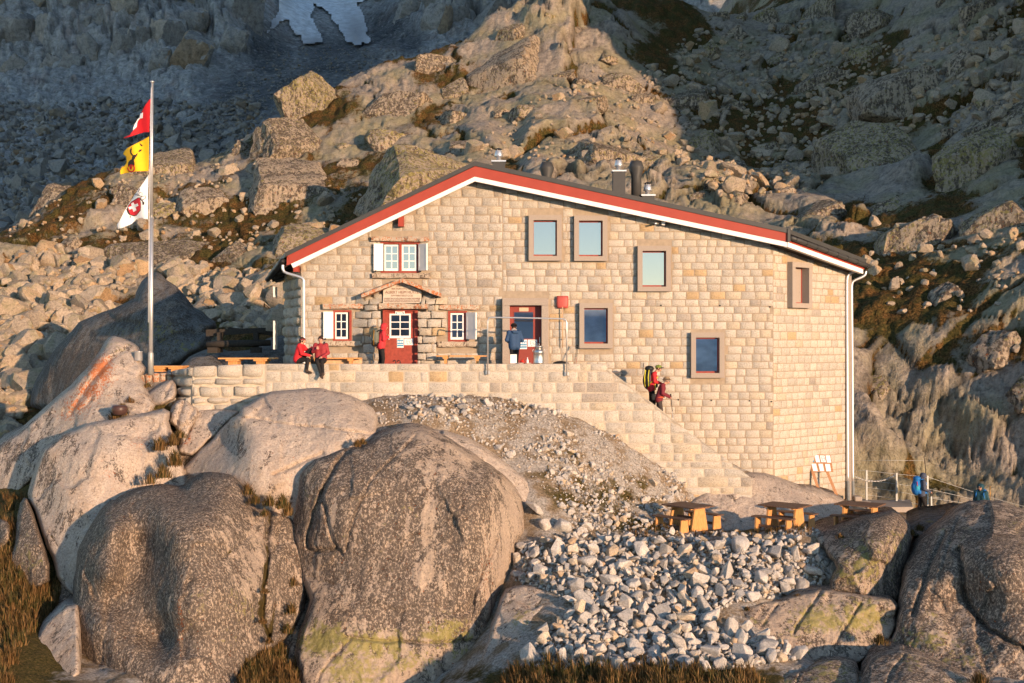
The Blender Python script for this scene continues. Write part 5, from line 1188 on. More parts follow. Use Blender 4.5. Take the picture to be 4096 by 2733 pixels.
# tympanum filling beside the plaque
MB().prism([(XA(x, YP + .05), ZA(y, YP + .05)) for x, y in ((1452, 1236), (1532, 1236), (1532, 1158), (1600, 1128), (1452, 1190))][:4] + [(XA(1452, YP + .05), ZA(1186, YP + .05))], YP + .05, Y0 + .1, M_DKSTONE) if False else None
for (x0, y0, x1, y1) in ((1456, 1188, 1490, 1212), (1492, 1176, 1529, 1212), (1690, 1180, 1726, 1212), (1728, 1190, 1756, 1212)):
    Vb, Fb = brick_geo(XA(x1, YP) - XA(x0, YP), ZA(y0, YP) - ZA(y1, YP), 0.05, 0.04, 0.04, r1)
    W = [Vector((XA(x0, YP) + a, YP + 0.12 + b_, ZA(y1, YP) + c_)) for a, b_, c_ in Vb]
    obj('brick', brick_mesh('brick', [(1, W, Fb, tint(r1, 1.5))], M_ASH), portal)

# ---- second door in concrete surround
d2 = empty('door', (0, 0, 0)); d2.parent = hut
Yc = Y0 - 0.34
sx0, sx1, sz1 = XA(2009, Yc), XA(2194, Yc), ZA(1193, Yc); ox0, ox1, oz1 = XA(2039, Yc), XA(2166, Yc), ZA(1222, Yc)
sur = MB(); sur.bb(sx0, ox0, Yc, Y0 + .2, TER, oz1, M_CONC); sur.bb(ox1, sx1, Yc, Y0 + .2, TER, oz1, M_CONC); sur.bb(sx0, sx1, Yc, Y0 + .2, oz1 + .003, sz1, M_CONC); sur.build('surround', d2, bevel=0.01)
Yl = Y0 - 0.02
M_DOOR2 = plain('dull_red_door', (0.24, 0.042, 0.030), 0.55, var=0.06, scale=3)
box_part('leaf', d2, ox0, ox1, Yl, Yl + .06, TER, oz1, M_DOOR2)
rect_frame(MB(), XA(2054, Yl), XA(2135, Yl), ZA(1358, Yl), ZA(1247, Yl), 0.022, 0.022, 0.022, 0.022, Yl - .012, Yl - .002, M_DOOR2).build('glazing_bead', d2)
box_part('pane', d2, XA(2056, Yl), XA(2133, Yl), Yl - .006, Yl - .003, ZA(1356, Yl), ZA(1249, Yl), mat_glass('door_glass', 0.22, (0.008, 0.009, 0.01)))
poster(d2, 2079, 1359, 2108, 1397, Yl - .003, False); poster(d2, 2111, 1359, 2149, 1387, Yl - .003, True)
flat_panel('notice', d2, 2077, 1231, 2114, 1246, Yl - .003, plain('tan_sign', (0.5, 0.4, 0.28), 0.8, var=0.05))
MB().bb(XA(2160, Yl) - .02, XA(2160, Yl), Yl - .1, Yl - .005, ZA(1360, Yl) - .1, ZA(1360, Yl) + .1, M_STEEL).build('handle', d2)

# ---- pipes, corner strip, fittings
def pipe(path, r, name='downpipe', m=M_STEEL):
    pts = chaikin([(p[0], p[1]) for p in path], 2, closed=False)
    Yp = path[0][2]
    return MB().tube([P(x, y, Yp) for x, y in pts], r, m, 10).build(name, hut)
pipe([(1131, 1060, 44.3), (1132, 1085), (1148, 1094), (1200, 1108), (1216, 1118), (1216, 1150), (1216, 1470)], 0.052)
Yr = corners[2].y - 0.15
pipe([(3450, 1058, Yr), (3448, 1076), (3430, 1084), (3400, 1092), (3388, 1106), (3387, 1140), (3388, 1400), (3391, 1940)], 0.058)
pipe([(3463, 1085, Yr + .3), (3461, 1100), (3446, 1110), (3416, 1122), (3406, 1134), (3406, 1170), (3408, 1400), (3411, 1940)], 0.058)
pipe([(3391, 1925, Yr), (3393, 2020)], 0.066, m=plain('grey_pipe', (0.16, 0.17, 0.17), 0.6)); pipe([(3411, 1925, Yr + .3), (3413, 2010)], 0.066, m=plain('grey_pipe', (0.16, 0.17, 0.17)))
box_part('corner_strip', hut, XA(3380, Yr + .2), XA(3405, Yr + .2), Yr + .16, Yr + .5, ZA(2030, Yr), ZA(1070, Yr), M_CONC)
for (x, y, s_) in ((2644, 1222, .028), (2880, 1223, .028), (3080, 1228, .028), (2714, 1600, .028), (2845, 1602, .028), (2998, 1604, .028), (3086, 1607, .03)):
    MB().lathe((0, 0, 0), [(s_, 0), (s_, .05)], M_BLACK, 10).build('weep_hole', hut).matrix_local = Matrix.Translation(P(x, y, Y0 - .028)) @ Matrix.Rotation(RAD(-90), 4, 'X')
cm = MB().bb(XA(2647, 44.8), XA(2660, 44.8), 44.75, 44.95, ZA(901, 44.8), ZA(888, 44.8), M_WHITE); cm.tube([P(2619, 895, 44.6), P(2634, 893, 44.8)], 0.035, M_STEEL, 8); cm.tube([P(2634, 893, 44.8), P(2648, 895, 44.9)], 0.01, M_BLACK, 5)
cm.build('wall_camera', hut)
for (x0, y0, x1, y1) in ((1143, 1148, 1151, 1190), (1140, 1284, 1149, 1398)):   # shutters on the left-hand wall
    t_ = 1.9; p = Vector((XL, Y0, 0)) + LD * t_
    MB().bb(p.x - 0.62, p.x - 0.56, p.y - .25, p.y + .25, ZA(y1, p.y), ZA(y0, p.y), M_WHITE).build('shutter', hut)

# ------------------------------------------------------------------ terrace and its wall
YW = 42.2
r2 = random.Random(21)
tw = empty('terrace_wall', (0, 0, 0), 'pale rubble stone terrace wall below the hut falling away with the stairs', 'wall')
tw.location = (0, 0, 0)
xw0, xw1 = XA(1063, YW), XA(2428, YW)
stx, stz = XA(2705, YW), ZA(1688, YW)       # lower end of the sloping parapet
xe, ze = XA(3010, YW), ZA(1915, YW)
def wall_top(x):
    if x < xw1: return ZT + 0.0
    if x < stx: return ZT - 0.17 + (stz - ZT + 0.17) * (x - xw1) / (stx - xw1)
    return stz + (ze - stz) * (x - stx) / (xe - stx)
cw = MB()
xs_ = [xw0, XA(2300, YW), xw1, stx, xe]
for a, b_ in zip(xs_[:-1], xs_[1:]):
    za, zb_ = wall_top(a + 1e-4) - .012, wall_top(b_ - 1e-4) - .012
    cw.hexa([(a, YW + .038, -6.2), (b_, YW + .038, -6.2), (b_, YW + .55, -6.2), (a, YW + .55, -6.2), (a, YW + .038, za), (b_, YW + .038, zb_), (b_, YW + .55, zb_), (a, YW + .55, za)], M_MORTAR2)
cw.build('core', tw)
TWB = []
def tw_bricks():
    z = ZT
    rows = []
    while z > -5.6:
        h = r2.uniform(0.22, 0.44); rows.append((z - h, z)); z -= h
    for z0_, z1_ in rows:
        x = xw0 - r2.random() * .3
        while x < xe:
            w_ = r2.uniform(0.3, 1.15) if r2.random() < .6 else r2.uniform(0.3, 0.6)
            a, b_ = max(x, xw0), min(x + w_, xe); x += w_
            if b_ - a < .15: continue
            ta, tb = wall_top(a), wall_top(b_)
            if z0_ > min(ta, tb) - .10: 
                if z0_ > max(ta, tb) - .02: continue
            lvl = float(GROUND.at(np.array([(a + b_) / 2]), np.array([YW]))[0])
            if z1_ < lvl - .5: continue
            Vb, Fb = brick_geo(b_ - a - .045, z1_ - z0_ - .04, 0.006 + .012 * r2.random(), .025, .022, r2)
            W = []
            for (q, y, zz) in Vb:
                X_ = a + .02 + q; Zq = min(z0_ + .02 + zz, wall_top(X_) - .004)
                W.append(Vector((X_, YW + .03 + y, Zq)))
            TWB.append(((b_ - a) * (z1_ - z0_), W, Fb, tint(r2, 0.2)))
tw_bricks()
# rough left end of the wall, with its shaded return
xq0 = XA(752, YW - .5)
lend_core = MB()
pA, pB, pC = Vector((xw0, YW + .06, 0)), Vector((xq0 + .1, YW - .30, 0)), Vector((XA(700, 43.4), 43.4, 0))
def ztop(px): return float(np.interp(px, [700, 752, 800, 1063], [ZA(1487, 43.4), ZA(1470, 41.8), ZA(1462, 41.9), ZT]))
for (u_, v_, du, dv, za, zb_) in ((pB, pA, 0, 0, ztop(752), ZT), (pC, pB, 0, 0, ztop(700), ztop(752))):
    e = (v_ - u_).normalized(); nn = Vector((-e.y, e.x, 0))
    lend_core.hexa([u_ + Vector((0, 0, -3.4)), v_ + Vector((0, 0, -3.4)), v_ + nn * .5 + Vector((0, 0, -3.4)), u_ + nn * .5 + Vector((0, 0, -3.4)), u_ + Vector((0, 0, za - .02)), v_ + Vector((0, 0, zb_ - .02)), v_ + nn * .5 + Vector((0, 0, zb_ - .02)), u_ + nn * .5 + Vector((0, 0, za - .02))], M_MORTAR2)
lend_core.build('core', tw)
def rough_face(u_, v_, za, zb_, zlow, hr):
    e = (v_ - u_).normalized(); nn = Vector((e.y, -e.x, 0)); Ls = (v_ - u_).length; z = max(za, zb_)
    while z > zlow:
        h = r2.uniform(*hr); s = -r2.random() * .3
        while s < Ls:
            w_ = r2.uniform(.26, .95); a, b_ = max(s, 0), min(s + w_, Ls); s += w_
            if b_ - a < .12: continue
            top = za + (zb_ - za) * (a + b_) / 2 / Ls
            if z - h > top - .08: continue
            Vb, Fb = brick_geo(b_ - a - .05, h - .05, .06 + .08 * r2.random(), .05, .06, r2)
            W = [u_ + e * (a + .025 + q) + nn * (-y + .005) + Vector((0, 0, min(z - h + .025 + zz, za + (zb_ - za) * (a + q) / Ls + .02))) for (q, y, zz) in Vb]
            TWB.append(((b_ - a) * h, W, Fb, tuple(q * .95 for q in tint(r2, .3))))
        z -= h
rough_face(pB, pA, ztop(752), ZT, -2.6, (.2, .48)); rough_face(pC, pB, ztop(700), ztop(752), -2.4, (.25, .45))
cop = MB()
for a, b_ in ((xw1, stx),):
    za, zb_ = wall_top(a + 1e-4), wall_top(b_ - 1e-4)
    cop.hexa([(a, YW + .004, za - .05), (b_, YW + .004, zb_ - .05), (b_, YW + .56, zb_ - .05), (a, YW + .56, za - .05), (a, YW + .004, za + .012), (b_, YW + .004, zb_ + .012), (b_, YW + .56, zb_ + .012), (a, YW + .56, za + .012)], M_MORTAR2)
cop.build('coping', tw)
TWB.sort(key=lambda b_: -b_[0])
for b_ in TWB[:300]: obj('stone', brick_mesh('stone', [b_], M_ASH), tw)
if len(TWB) > 300:
    q = obj('small_stones', brick_mesh('small_stones', TWB[300:], M_ASH), tw); q['kind'] = 'stuff'
# low return wall to the flagpole
r3 = empty('low_wall', (0, 0, 0), 'low stone kerb wall with orange lichen at the flagpole foot', 'wall')
for i in range(7):
    x0_, x1_ = 522 + i * 29, 522 + i * 29 + 27
    Yk = 43.7 - i * .02
    V_, F_ = brick_geo(XA(x1_, Yk) - XA(x0_, Yk), .34, .05, .05, .05, r2)
    me = npmesh('stone', np.array([(XA(x0_, Yk) + a, Yk + b_, ZA(1500 - i * 2, Yk) - .34 + c_) for a, b_, c_ in V_]), np.array(F_), M_LINTEL, attrs={'orange': np.full(len(V_), .5), 'dark': np.full(len(V_), .2), 'yellow': np.zeros(len(V_)), 'moss': np.zeros(len(V_))}, smooth=True)
    obj('stone', me, r3)
MB().bb(XA(520, 43.8), XA(726, 43.8), 43.7, 44.3, ZA(1540, 43.8), ZA(1503, 43.8), M_MORTAR2).build('core', r3)
# terrace floor and the stairs behind the parapet
tf_ = MB().add([(xq0 + .3, YW + .1, TER), (xw1 + .6, YW + .3, TER), (xw1 + .6, Y0 + .4, TER), (XL - .2, Y0 + .4, TER), (XL - 4.8, 49.6, TER), (XA(615, 47), 47, TER), (XA(600, 44), 44, TER - .1)], [tuple(range(7))], M_CONC).build('terrace_floor')
struct(tf_, 'paved terrace in front of the hut')
stairs = empty('stairs', (0, 0, 0), 'stone stairs descending between parapet and hut wall', 'stairs')
nst = 8
for i in range(nst):
    xs0 = xw1 + .4 + i * .30; zt_ = TER - .66 - i * .22
    MB().bb(xs0, xs0 + .34, YW + .6, Y0 - .02, zt_ - 1.2, zt_, M_CONC).build('step', stairs)
# ------------------------------------------------------------------ loose stones
def mat_stone(name, base, dk=0.35, grain=20.0, mossy=0.0):
    m, N, L, b = nt(name, 0.93, 0.1)
    p = pos(N, L); gr = tex(N, 'noise', grain, 4, 0.8, vec=p, L=L)
    oi = N.new('ShaderNodeObjectInfo'); ge = N.new('ShaderNodeNewGeometry')
    rnd_ = math_(N, L, 'FRACT', math_(N, L, 'ADD', oi.outputs['Random'], ge.outputs['Random Per Island']))
    c = ramp(N, L, gr.outputs[0], [(0.32, tuple(q * (1 - dk) for q in base)), (0.52, base), (0.7, tuple(min(1, q * 1.25) for q in base))])
    v = ramp(N, L, rnd_, [(0.0, (0.66, 0.66, 0.67)), (0.35, (0.92, 0.91, 0.90)), (0.75, (1.08, 1.05, 1.02)), (0.93, (1.1, 0.93, 0.72)), (1.0, (0.8, 0.6, 0.42))])
    c = mix(N, L, 1.0, c, v, 'MULTIPLY')
    if mossy:
        n2 = tex(N, 'noise', grain * 0.2, 4, 0.7, vec=p, L=L)
        c = mix(N, L, ramp(N, L, n2.outputs[0], [(0.5, 0.0), (0.66, mossy)]), c, mix(N, L, gr.outputs[0], (0.11, 0.105, 0.055), (0.30, 0.27, 0.14)))
    L.new(c, b.inputs['Base Color']); bump(N, L, b, gr.outputs[0], 0.5 / grain, 0.8)
    return m
M_RUB = mat_stone('rubble_granite', (0.47, 0.435, 0.395), 0.4, 20)
M_BLD = mat_stone('boulder_granite', (0.36, 0.295, 0.225), 0.5, 7, 0.6)
M_OUT = granite('outcrop_granite', (0.38, 0.305, 0.225), grain=5.0, gamt=0.45, bdist=0.12, lsc=5.0, streak=0.9)
M_FAR = mat_stone('far_boulder_granite', (0.24, 0.235, 0.225), 0.3, 1.2)
def hull_mesh(name, seed, mat, npts=15, bev=0.05, flat=(1.0, 0.8, 0.68)):
    r = random.Random(seed); bm = bmesh.new()
    for _ in range(npts):
        v = Vector((r.gauss(0, 1), r.gauss(0, 1), r.gauss(0, 1))).normalized() * (0.82 + 0.18 * r.random())
        bm.verts.new((v.x * flat[0] * .5, v.y * flat[1] * .5, v.z * flat[2] * .5))
    q = bmesh.ops.convex_hull(bm, input=bm.verts)
    bmesh.ops.delete(bm, geom=[g for g in q['geom_interior'] if isinstance(g, bmesh.types.BMVert)], context='VERTS')
    bmesh.ops.dissolve_limit(bm, angle_limit=RAD(14), verts=bm.verts, edges=bm.edges)
    if bev: bmesh.ops.bevel(bm, geom=list(bm.edges), offset=bev, segments=1, affect='EDGES', clamp_overlap=True)
    bmesh.ops.triangulate(bm, faces=[f for f in bm.faces if len(f.verts) > 4])
    bmesh.ops.recalc_face_normals(bm, faces=bm.faces)
    me = bpy.data.meshes.new(name); bm.to_mesh(me); bm.free(); me.materials.append(mat)
    return me
def proto_arrays(me):
    V = np.array([v.co[:] for v in me.vertices]); T = []
    for f in me.polygons:
        vs = list(f.vertices)
        for i in range(1, len(vs) - 1): T.append((vs[0], vs[i], vs[i + 1]))
    return V, np.array(T)
def poly_rock(name, seed, mat, sub=3, planes=13, flat=(1.0, .8, .55), soft=0.04, rough=0.05, joints=0):
    """jointed block: a ball cut by random planes, edges slightly worn, surface roughened"""
    r = np.random.RandomState(seed); bm = bmesh.new(); bmesh.ops.create_icosphere(bm, subdivisions=sub, radius=1.0)
    D = np.array([v.co[:] for v in bm.verts]); D /= np.linalg.norm(D, axis=1)[:, None]
    Nn = r.normal(size=(planes, 3)); Nn /= np.linalg.norm(Nn, axis=1)[:, None]; Nn = np.vstack([Nn, [[0, 0, 1], [.15, -1, .25], [1, .1, .1], [-1, 0, .2]]]); dd = np.concatenate([r.uniform(.45, .78, planes), r.uniform(.5, .8, 4)])
    q = (D @ Nn.T) / dd; q = np.maximum(q, 1e-3); k_ = 1 / soft
    R_ = 1 / ((np.mean(q ** k_, axis=1)) ** (1 / k_) * (q.shape[1] ** (1 / k_)))
    R_ = np.minimum(R_, 1.15) * 1.2
    V = D * R_[:, None]
    V = V * (1 + rough * fbm(V[:, 0] * 2.5, V[:, 1] * 2.5, V[:, 2] * 2.5 + seed, 4, seed)[:, None] - rough * .8 * (np.exp(-((vnoise(V[:, 0] * 1.8, V[:, 1] * 1.8, V[:, 2] * 1.8, seed + 3)) / .07) ** 2))[:, None])
    gm = np.zeros(len(V))
    for _ in range(joints):
        nj = r.normal(size=3); nj /= np.linalg.norm(nj); sp = r.uniform(1.4, 2.6)
        u_ = V @ nj * sp + .25 * fbm(V[:, 0] * 1.5, V[:, 1] * 1.5, V[:, 2] * 1.5, 3, seed + 9 + _) + r.rand()
        gm = np.maximum(gm, np.exp(-((np.abs(u_ - np.round(u_))) / .055) ** 2))
    V = V * (1 - .06 * gm)[:, None]
    V = V * np.array(flat) * .5
    for v, c_ in zip(bm.verts, V): v.co = c_
    bm.normal_update()
    for e_ in bm.edges:
        if len(e_.link_faces) == 2 and e_.calc_face_angle(0) > RAD(24): e_.smooth = False
    me = bpy.data.meshes.new(name); bm.to_mesh(me); bm.free(); me.materials.append(mat)
    if joints: a_ = me.attributes.new('groove', 'FLOAT', 'POINT'); a_.data.foreach_set('value', gm.astype(np.float32))
    me.polygons.foreach_set('use_smooth', np.ones(len(me.polygons), dtype=bool))
    return me
class Stones:
    """collects placed stones, makes the largest real objects and joins the rest"""
    def __init__(s, name, label, cat, group, mats_protos, top, stuff_name, stuff_label, smooth=False):
        s.items = []; s.a = (name, label, cat, group, mats_protos, top, stuff_name, stuff_label)
    def add(s, loc, size, rot, k, view): s.items.append((size * view, loc, size, rot, k))
    def build(s):
        name, label, cat, group, protos, top, sn, sl_ = s.a
        s.items.sort(key=lambda q: -q[0])
        for (_, loc, size, rot, k) in s.items[:top]:
            o = bpy.data.objects.new(name, protos[k % len(protos)]); C.objects.link(o)
            o.location = loc; o.rotation_euler = rot; o.scale = size if isinstance(size, tuple) else (size,) * 3
            tag(o, label, cat, group)
        rest = s.items[top:]
        if not rest: return
        lowp = [hull_mesh('chip', 900 + i, protos[0].materials[0], 12, 0) for i in range(8)] if len(protos[0].vertices) > 200 else protos
        arr = [proto_arrays(p) for p in lowp]; Vs, Ts, k0 = [], [], 0
        for (_, loc, size, rot, k) in rest:
            V, T = arr[k % len(arr)]
            R_ = np.array(Matrix.LocRotScale(None, bpy.types.Object.bl_rna and __import__('mathutils').Euler(rot), None).to_3x3()) if False else np.array(__import__('mathutils').Euler(rot).to_matrix())
            Vs.append((V * size) @ R_.T + np.array(loc)); Ts.append(T + k0); k0 += len(V)
        o = obj(sn, npmesh(sn, np.vstack(Vs), np.vstack(Ts), protos[0].materials[0])); struct(o, sl_, 'stuff')
def inpoly(px, py, poly):
    _, _, _, i = polydist(np.asarray(px, float), np.asarray(py, float), poly); return i
def scatter(poly, n, seed):
    r = np.random.RandomState(seed); q = np.array(poly); out = []
    while len(out) < n:
        x = r.uniform(q[:, 0].min(), q[:, 0].max(), n * 2); y = r.uniform(q[:, 1].min(), q[:, 1].max(), n * 2)
        k = inpoly(x, y, poly); out += list(zip(x[k], y[k]))
    return np.array(out[:n])
def rrot(r, flat=0.5): return (r.gauss(0, flat), r.gauss(0, flat), r.random() * 6.28)
# --- rubble below the picnic tables
rub_p = [hull_mesh('rubble_stone', 100 + i, M_RUB, npts=rnd.randint(11, 16), bev=0.035, flat=(1.0, rnd.uniform(.55, .95), rnd.uniform(.38, .75))) for i in range(20)]
RUB = Stones('rubble_stone', 'angular pale granite block lying in the loose rubble heap below the picnic tables', 'stone', 'blocks of the rubble heap below the picnic tables', rub_p, 300, 'small_rubble', 'small broken stones filling the rubble heap')
pile = [(2062, 2225), (2100, 2180), (2250, 2160), (2500, 2158), (2900, 2160), (3180, 2162), (3240, 2190), (3310, 2240), (3340, 2300), (3300, 2360), (3180, 2365), (3080, 2400), (2960, 2415), (2880, 2440), (2830, 2480), (2900, 2530), (3040, 2550), (3150, 2590), (3200, 2640), (3060, 2660), (2960, 2680), (2750, 2690), (2450, 2690), (2200, 2690), (2090, 2660), (2110, 2600), (2200, 2530), (2290, 2440), (2230, 2380), (2140, 2350), (2060, 2330)]
def near_hit(px, py, y0=24): return GROUND.hit(np.asarray(px), np.asarray(py), y0)
rr = random.Random(77); placed = []
for layer, (n_, smin, smax, lift) in enumerate(((3000, .12, .26, 0.02), (60, .66, .92, .06), (420, .44, .64, .12), (2200, .26, .44, .22))):
    pt = scatter(pile, n_, 300 + layer); yy = near_hit(pt[:, 0], pt[:, 1])
    for (px, py), Y in zip(pt, yy):
        if np.isnan(Y): continue
        s_ = rr.uniform(smin, smax); X = XA(px, Y); Z = float(GROUND.at(np.array([X]), np.array([Y]))[0])
        if py < 2200: s_ = min(s_, .42)
        if layer:
            if any(abs(X - q[0]) < (s_ + q[2]) * .26 and abs(Y - q[1]) < (s_ + q[2]) * .26 for q in placed): continue
            placed.append((X, Y, s_))
        RUB.add((X, Y, Z + s_ * .18 + lift * rr.random()), s_, rrot(rr, .7), rr.randrange(20), 1.0 / Y)
RUB.build()
# --- stones on the gravel slope
gs_p = [hull_mesh('gravel_stone', 140 + i, M_RUB, npts=12, bev=0.03) for i in range(10)]
GS = Stones('loose_stone', 'loose pale stone lying on the gravel slope under the terrace wall', 'stone', 'loose stones on the gravel slope', gs_p, 220, 'gravel', 'fine gravel and chips on the slope')
slope = [(1490, 1600), (1750, 1575), (2050, 1580), (2200, 1630), (2350, 1700), (2600, 1800), (2900, 1890), (2830, 1950), (2700, 2060), (2600, 2130), (2300, 2140), (2250, 2040), (2120, 1900), (1950, 1790), (1800, 1715), (1620, 1680), (1520, 1700)]
for n_, smin, smax in ((1700, .05, .13), (900, .12, .24), (220, .24, .44)):
    pt = scatter(slope, n_, int(n_ + 9)); yy = near_hit(pt[:, 0], pt[:, 1])
    for (px, py), Y in zip(pt, yy):
        if np.isnan(Y): continue
        if smax > .2 and fbm(np.array([px / 160.]), np.array([py / 90.]), 0, 3, 8)[0] < -0.16: continue
        s_ = rr.uniform(smin, smax); X = XA(px, Y); Z = float(GROUND.at(np.array([X]), np.array([Y]))[0])
        GS.add((X, Y, Z + s_ * .12), s_, rrot(rr, .6), rr.randrange(10), 1.0 / Y)
for (px, py, s_) in ((2140, 2050, 1.0), (2180, 2110, .62), (2250, 2120, .8), (2350, 2120, .5), (1760, 1655, .62), (1850, 1640, .55), (2275, 1745, .42), (2290, 1900, .42), (1640, 1640, .45), (1950, 1620, .4), (2610, 1945, .45)):
    Y = float(near_hit([px], [py])[0]); X = XA(px, Y); Z = float(GROUND.at(np.array([X]), np.array([Y]))[0])
    GS.add((X, Y, Z + s_ * .2), s_, rrot(rr, .4), rr.randrange(10), 1.0 / Y)
pt = scatter([(2500, 2100), (3250, 2095), (3280, 2140), (2500, 2150)], 160, 5)
for px, py in pt:
    Y = float(near_hit([px], [py])[0])
    if np.isnan(Y): continue
    X = XA(px, Y); Z = float(GROUND.at(np.array([X]), np.array([Y]))[0]); s_ = rr.uniform(.06, .2)
    GS.add((X, Y, Z + s_ * .1), s_, rrot(rr), rr.randrange(10), 1.0 / Y)
GS.build()
# --- bedrock outcrops standing out of the hillside
out_p = [poly_rock('outcrop', 600 + i, M_OUT, 4, rnd.randint(4, 7), (1.0, rnd.uniform(.6, .9), rnd.uniform(.45, .8)), .012, .05, 3) for i in range(12)]
for i, me in enumerate(out_p):
    n_ = len(me.vertices); co = np.array([v.co[:] for v in me.vertices])
    for nm, val in (('yellow', .25 + .3 * ((i * 37) % 10) / 10 * np.clip(co[:, 2] * 3 + .4, 0, 1)), ('dark', .0 + .3 * ((i * 53) % 10) / 10 + .8 * np.array([q.value for q in me.attributes['groove'].data])), ('moss', .55 * np.array([q.value for q in me.attributes['groove'].data]))):
        a_ = me.attributes.new(nm, 'FLOAT', 'POINT'); a_.data.foreach_set('value', np.asarray(np.broadcast_to(val, n_), dtype=np.float32))
def outcrops(S_, poly, specs, seed, tilt):
    mp = PXMAP['hillside']; got = []
    for j, (n_, smin, smax) in enumerate(specs):
        for px, py in scatter(poly, n_, seed + j):
            q = mp.get((int(px / 6), int(py / 6)))
            if q is None or q[1] < 57: continue
            s_ = rr.uniform(smin, smax); rpx = s_ / q[1] * F
            if any(abs(px - g[0]) < (rpx + g[2]) * .36 and abs(py - g[1]) < (rpx + g[2]) * .20 for g in got): continue
            got.append((px, py, rpx))
            S_.add((q[0], q[1] + s_ * .10, q[2] - s_ * .05), s_, (RAD(25) + rr.gauss(0, .22), rr.gauss(0, .2) + tilt, rr.gauss(0, .5)), rr.randrange(12), 1.0 / q[1])
OC = Stones('rock_outcrop', 'sunlit bedrock outcrop bulging from the turf slope above the hut roof', 'rock outcrop', 'sunlit outcrops on the slope behind the hut', out_p, 300, 'small_outcrops', 'smaller outcrops')
lit_ = [(250, 760), (640, 660), (980, 540), (1220, 400), (1480, 270), (1850, 185), (2060, 70), (2350, 40), (2480, 250), (2680, 420), (2700, 640), (2450, 720), (2100, 660), (1500, 900), (1150, 1100), (700, 1040), (300, 1010), (100, 960)]
outcrops(OC, lit_, ((60, 8.0, 12.5), (150, 4.5, 7.5), (420, 2.2, 4.2)), 700, .05)
OC.build()
OD = Stones('rock_outcrop', 'shaded or grazed bedrock outcrop on the steep slope right of the chimneys', 'rock outcrop', 'outcrops on the slope to the right of the chimneys', out_p, 200, 'small_shaded_outcrops', 'smaller outcrops')
outcrops(OD, [(2750, 60), (3300, -10), (4130, -10), (4130, 900), (3800, 1000), (3500, 1050), (3300, 900), (2800, 820), (2720, 600)], ((40, 6.0, 10.0), (110, 3.0, 5.5), (200, 1.6, 2.8)), 740, -.35)
outcrops(OD, [(3450, 1200), (3700, 1100), (4130, 1050), (4130, 1980), (3460, 1980)], ((30, 1.6, 3.4),), 780, -.5)
OD.build()
# --- boulders on the hillside
bl_p = [poly_rock('hillside_boulder', 180 + i, M_BLD, 3, rnd.randint(4, 7), (1.0, rnd.uniform(.6, .95), rnd.uniform(.5, .85)), .01, .025) for i in range(18)]
def hill_stones(S_, poly, specs, seed, y0=57, np_=18, HT=None, sink=.15):
    HT = HT or HILL
    for j, (n_, smin, smax) in enumerate(specs):
        pt = scatter(poly, n_, seed + j)
        mp = PXMAP.get('hillside') if HT is HILL else PXMAP.get('valley_terrain')
        yy = HT.hit(pt[:, 0], pt[:, 1], y0) if mp is None else [0] * len(pt)
        for (px, py), Y in zip(pt, yy):
            s_ = rr.uniform(smin, smax) * (1.0 + .3 * rr.random())
            if mp is not None:
                q = mp.get((int(px / 6), int(py / 6)))
                if q is None or q[1] < y0: continue
                X, Y, Z = q
            else:
                if np.isnan(Y): continue
                X = XA(px, Y); Z = float(HT.at(np.array([X]), np.array([Y]))[0])
            S_.add((X, Y, Z + s_ * sink), s_, rrot(rr, .45), rr.randrange(np_), 1.0 / Y)
BF = Stones('field_boulder', 'angular sunlit block in the boulder field beyond the flagpole', 'boulder', 'blocks of the boulder field beyond the flagpole', bl_p, 300, 'boulder_field', 'smaller stones of the boulder field and hillside')
fieldp = [(-30, 1030), (250, 1010), (420, 1040), (620, 1070), (800, 1060), (1000, 1090), (1130, 1180), (1140, 1330), (900, 1330), (760, 1230), (650, 1090), (560, 1110), (430, 1250), (250, 1370), (130, 1600), (60, 1760), (-30, 1780)]
hill_stones(BF, fieldp, ((900, .3, .65), (420, .7, 1.2), (170, 1.2, 1.9), (30, 2.0, 2.8)), 400)
BF.build()
HB = Stones('hillside_boulder', 'weathered boulder lying on the shaded slope above the hut roof', 'boulder', 'boulders on the shaded slope above the hut', bl_p, 150, 'hillside_scree', 'scree and small stones strewn over the hillside')
scr = [(2560, 300), (2750, 120), (3000, 150), (3200, 60), (3600, 200), (4096, 30), (4096, 560), (3950, 620), (3700, 480), (3500, 620), (3250, 760), (2900, 800), (2680, 640), (2750, 480)]
hill_stones(HB, scr, ((1700, .25, .6), (420, .6, 1.1), (110, 1.1, 2.0)), 430)
HB.build()
HC = Stones('hillside_boulder', 'sunlit loose boulder on the bright slope left of the chimneys', 'boulder', 'loose boulders on the sunlit slope behind the hut', bl_p, 120, 'sunlit_scree', 'stones strewn over the sunlit slope')
sun_ = [(0, 940), (300, 760), (700, 690), (1000, 640), (1500, 800), (1750, 700), (2100, 420), (2300, 240), (2600, 280), (2700, 620), (2350, 640), (1900, 640), (1500, 900), (1150, 1000), (800, 1000), (300, 1010)]
hill_stones(HC, sun_, ((700, .2, .45), (150, .5, .9), (40, 1.0, 1.8)), 460)
rt = [(3450, 900), (4096, 850), (4096, 1450), (3450, 1200)]
hill_stones(HC, rt, ((160, .2, .5), (30, .6, 1.3)), 480)
HC.build()
fb_p = [hull_mesh('far_stone', 220 + i, M_FAR, npts=12, bev=0) for i in range(10)]
FB = Stones('scree_boulder', 'grey block on the shaded scree slope across the valley', 'boulder', 'blocks on the shaded scree across the valley', fb_p, 100, 'valley_scree', 'grey scree covering the shaded valley slope')
vs = [(-20, 420), (500, 400), (820, 420), (1000, 380), (1050, 480), (900, 640), (620, 680), (300, 760), (150, 880), (-20, 960)]
hill_stones(FB, vs, ((2600, 1.2, 2.6), (600, 2.6, 4.6), (110, 4.6, 8.0)), 500, y0=255, np_=10, HT=VALLEY)
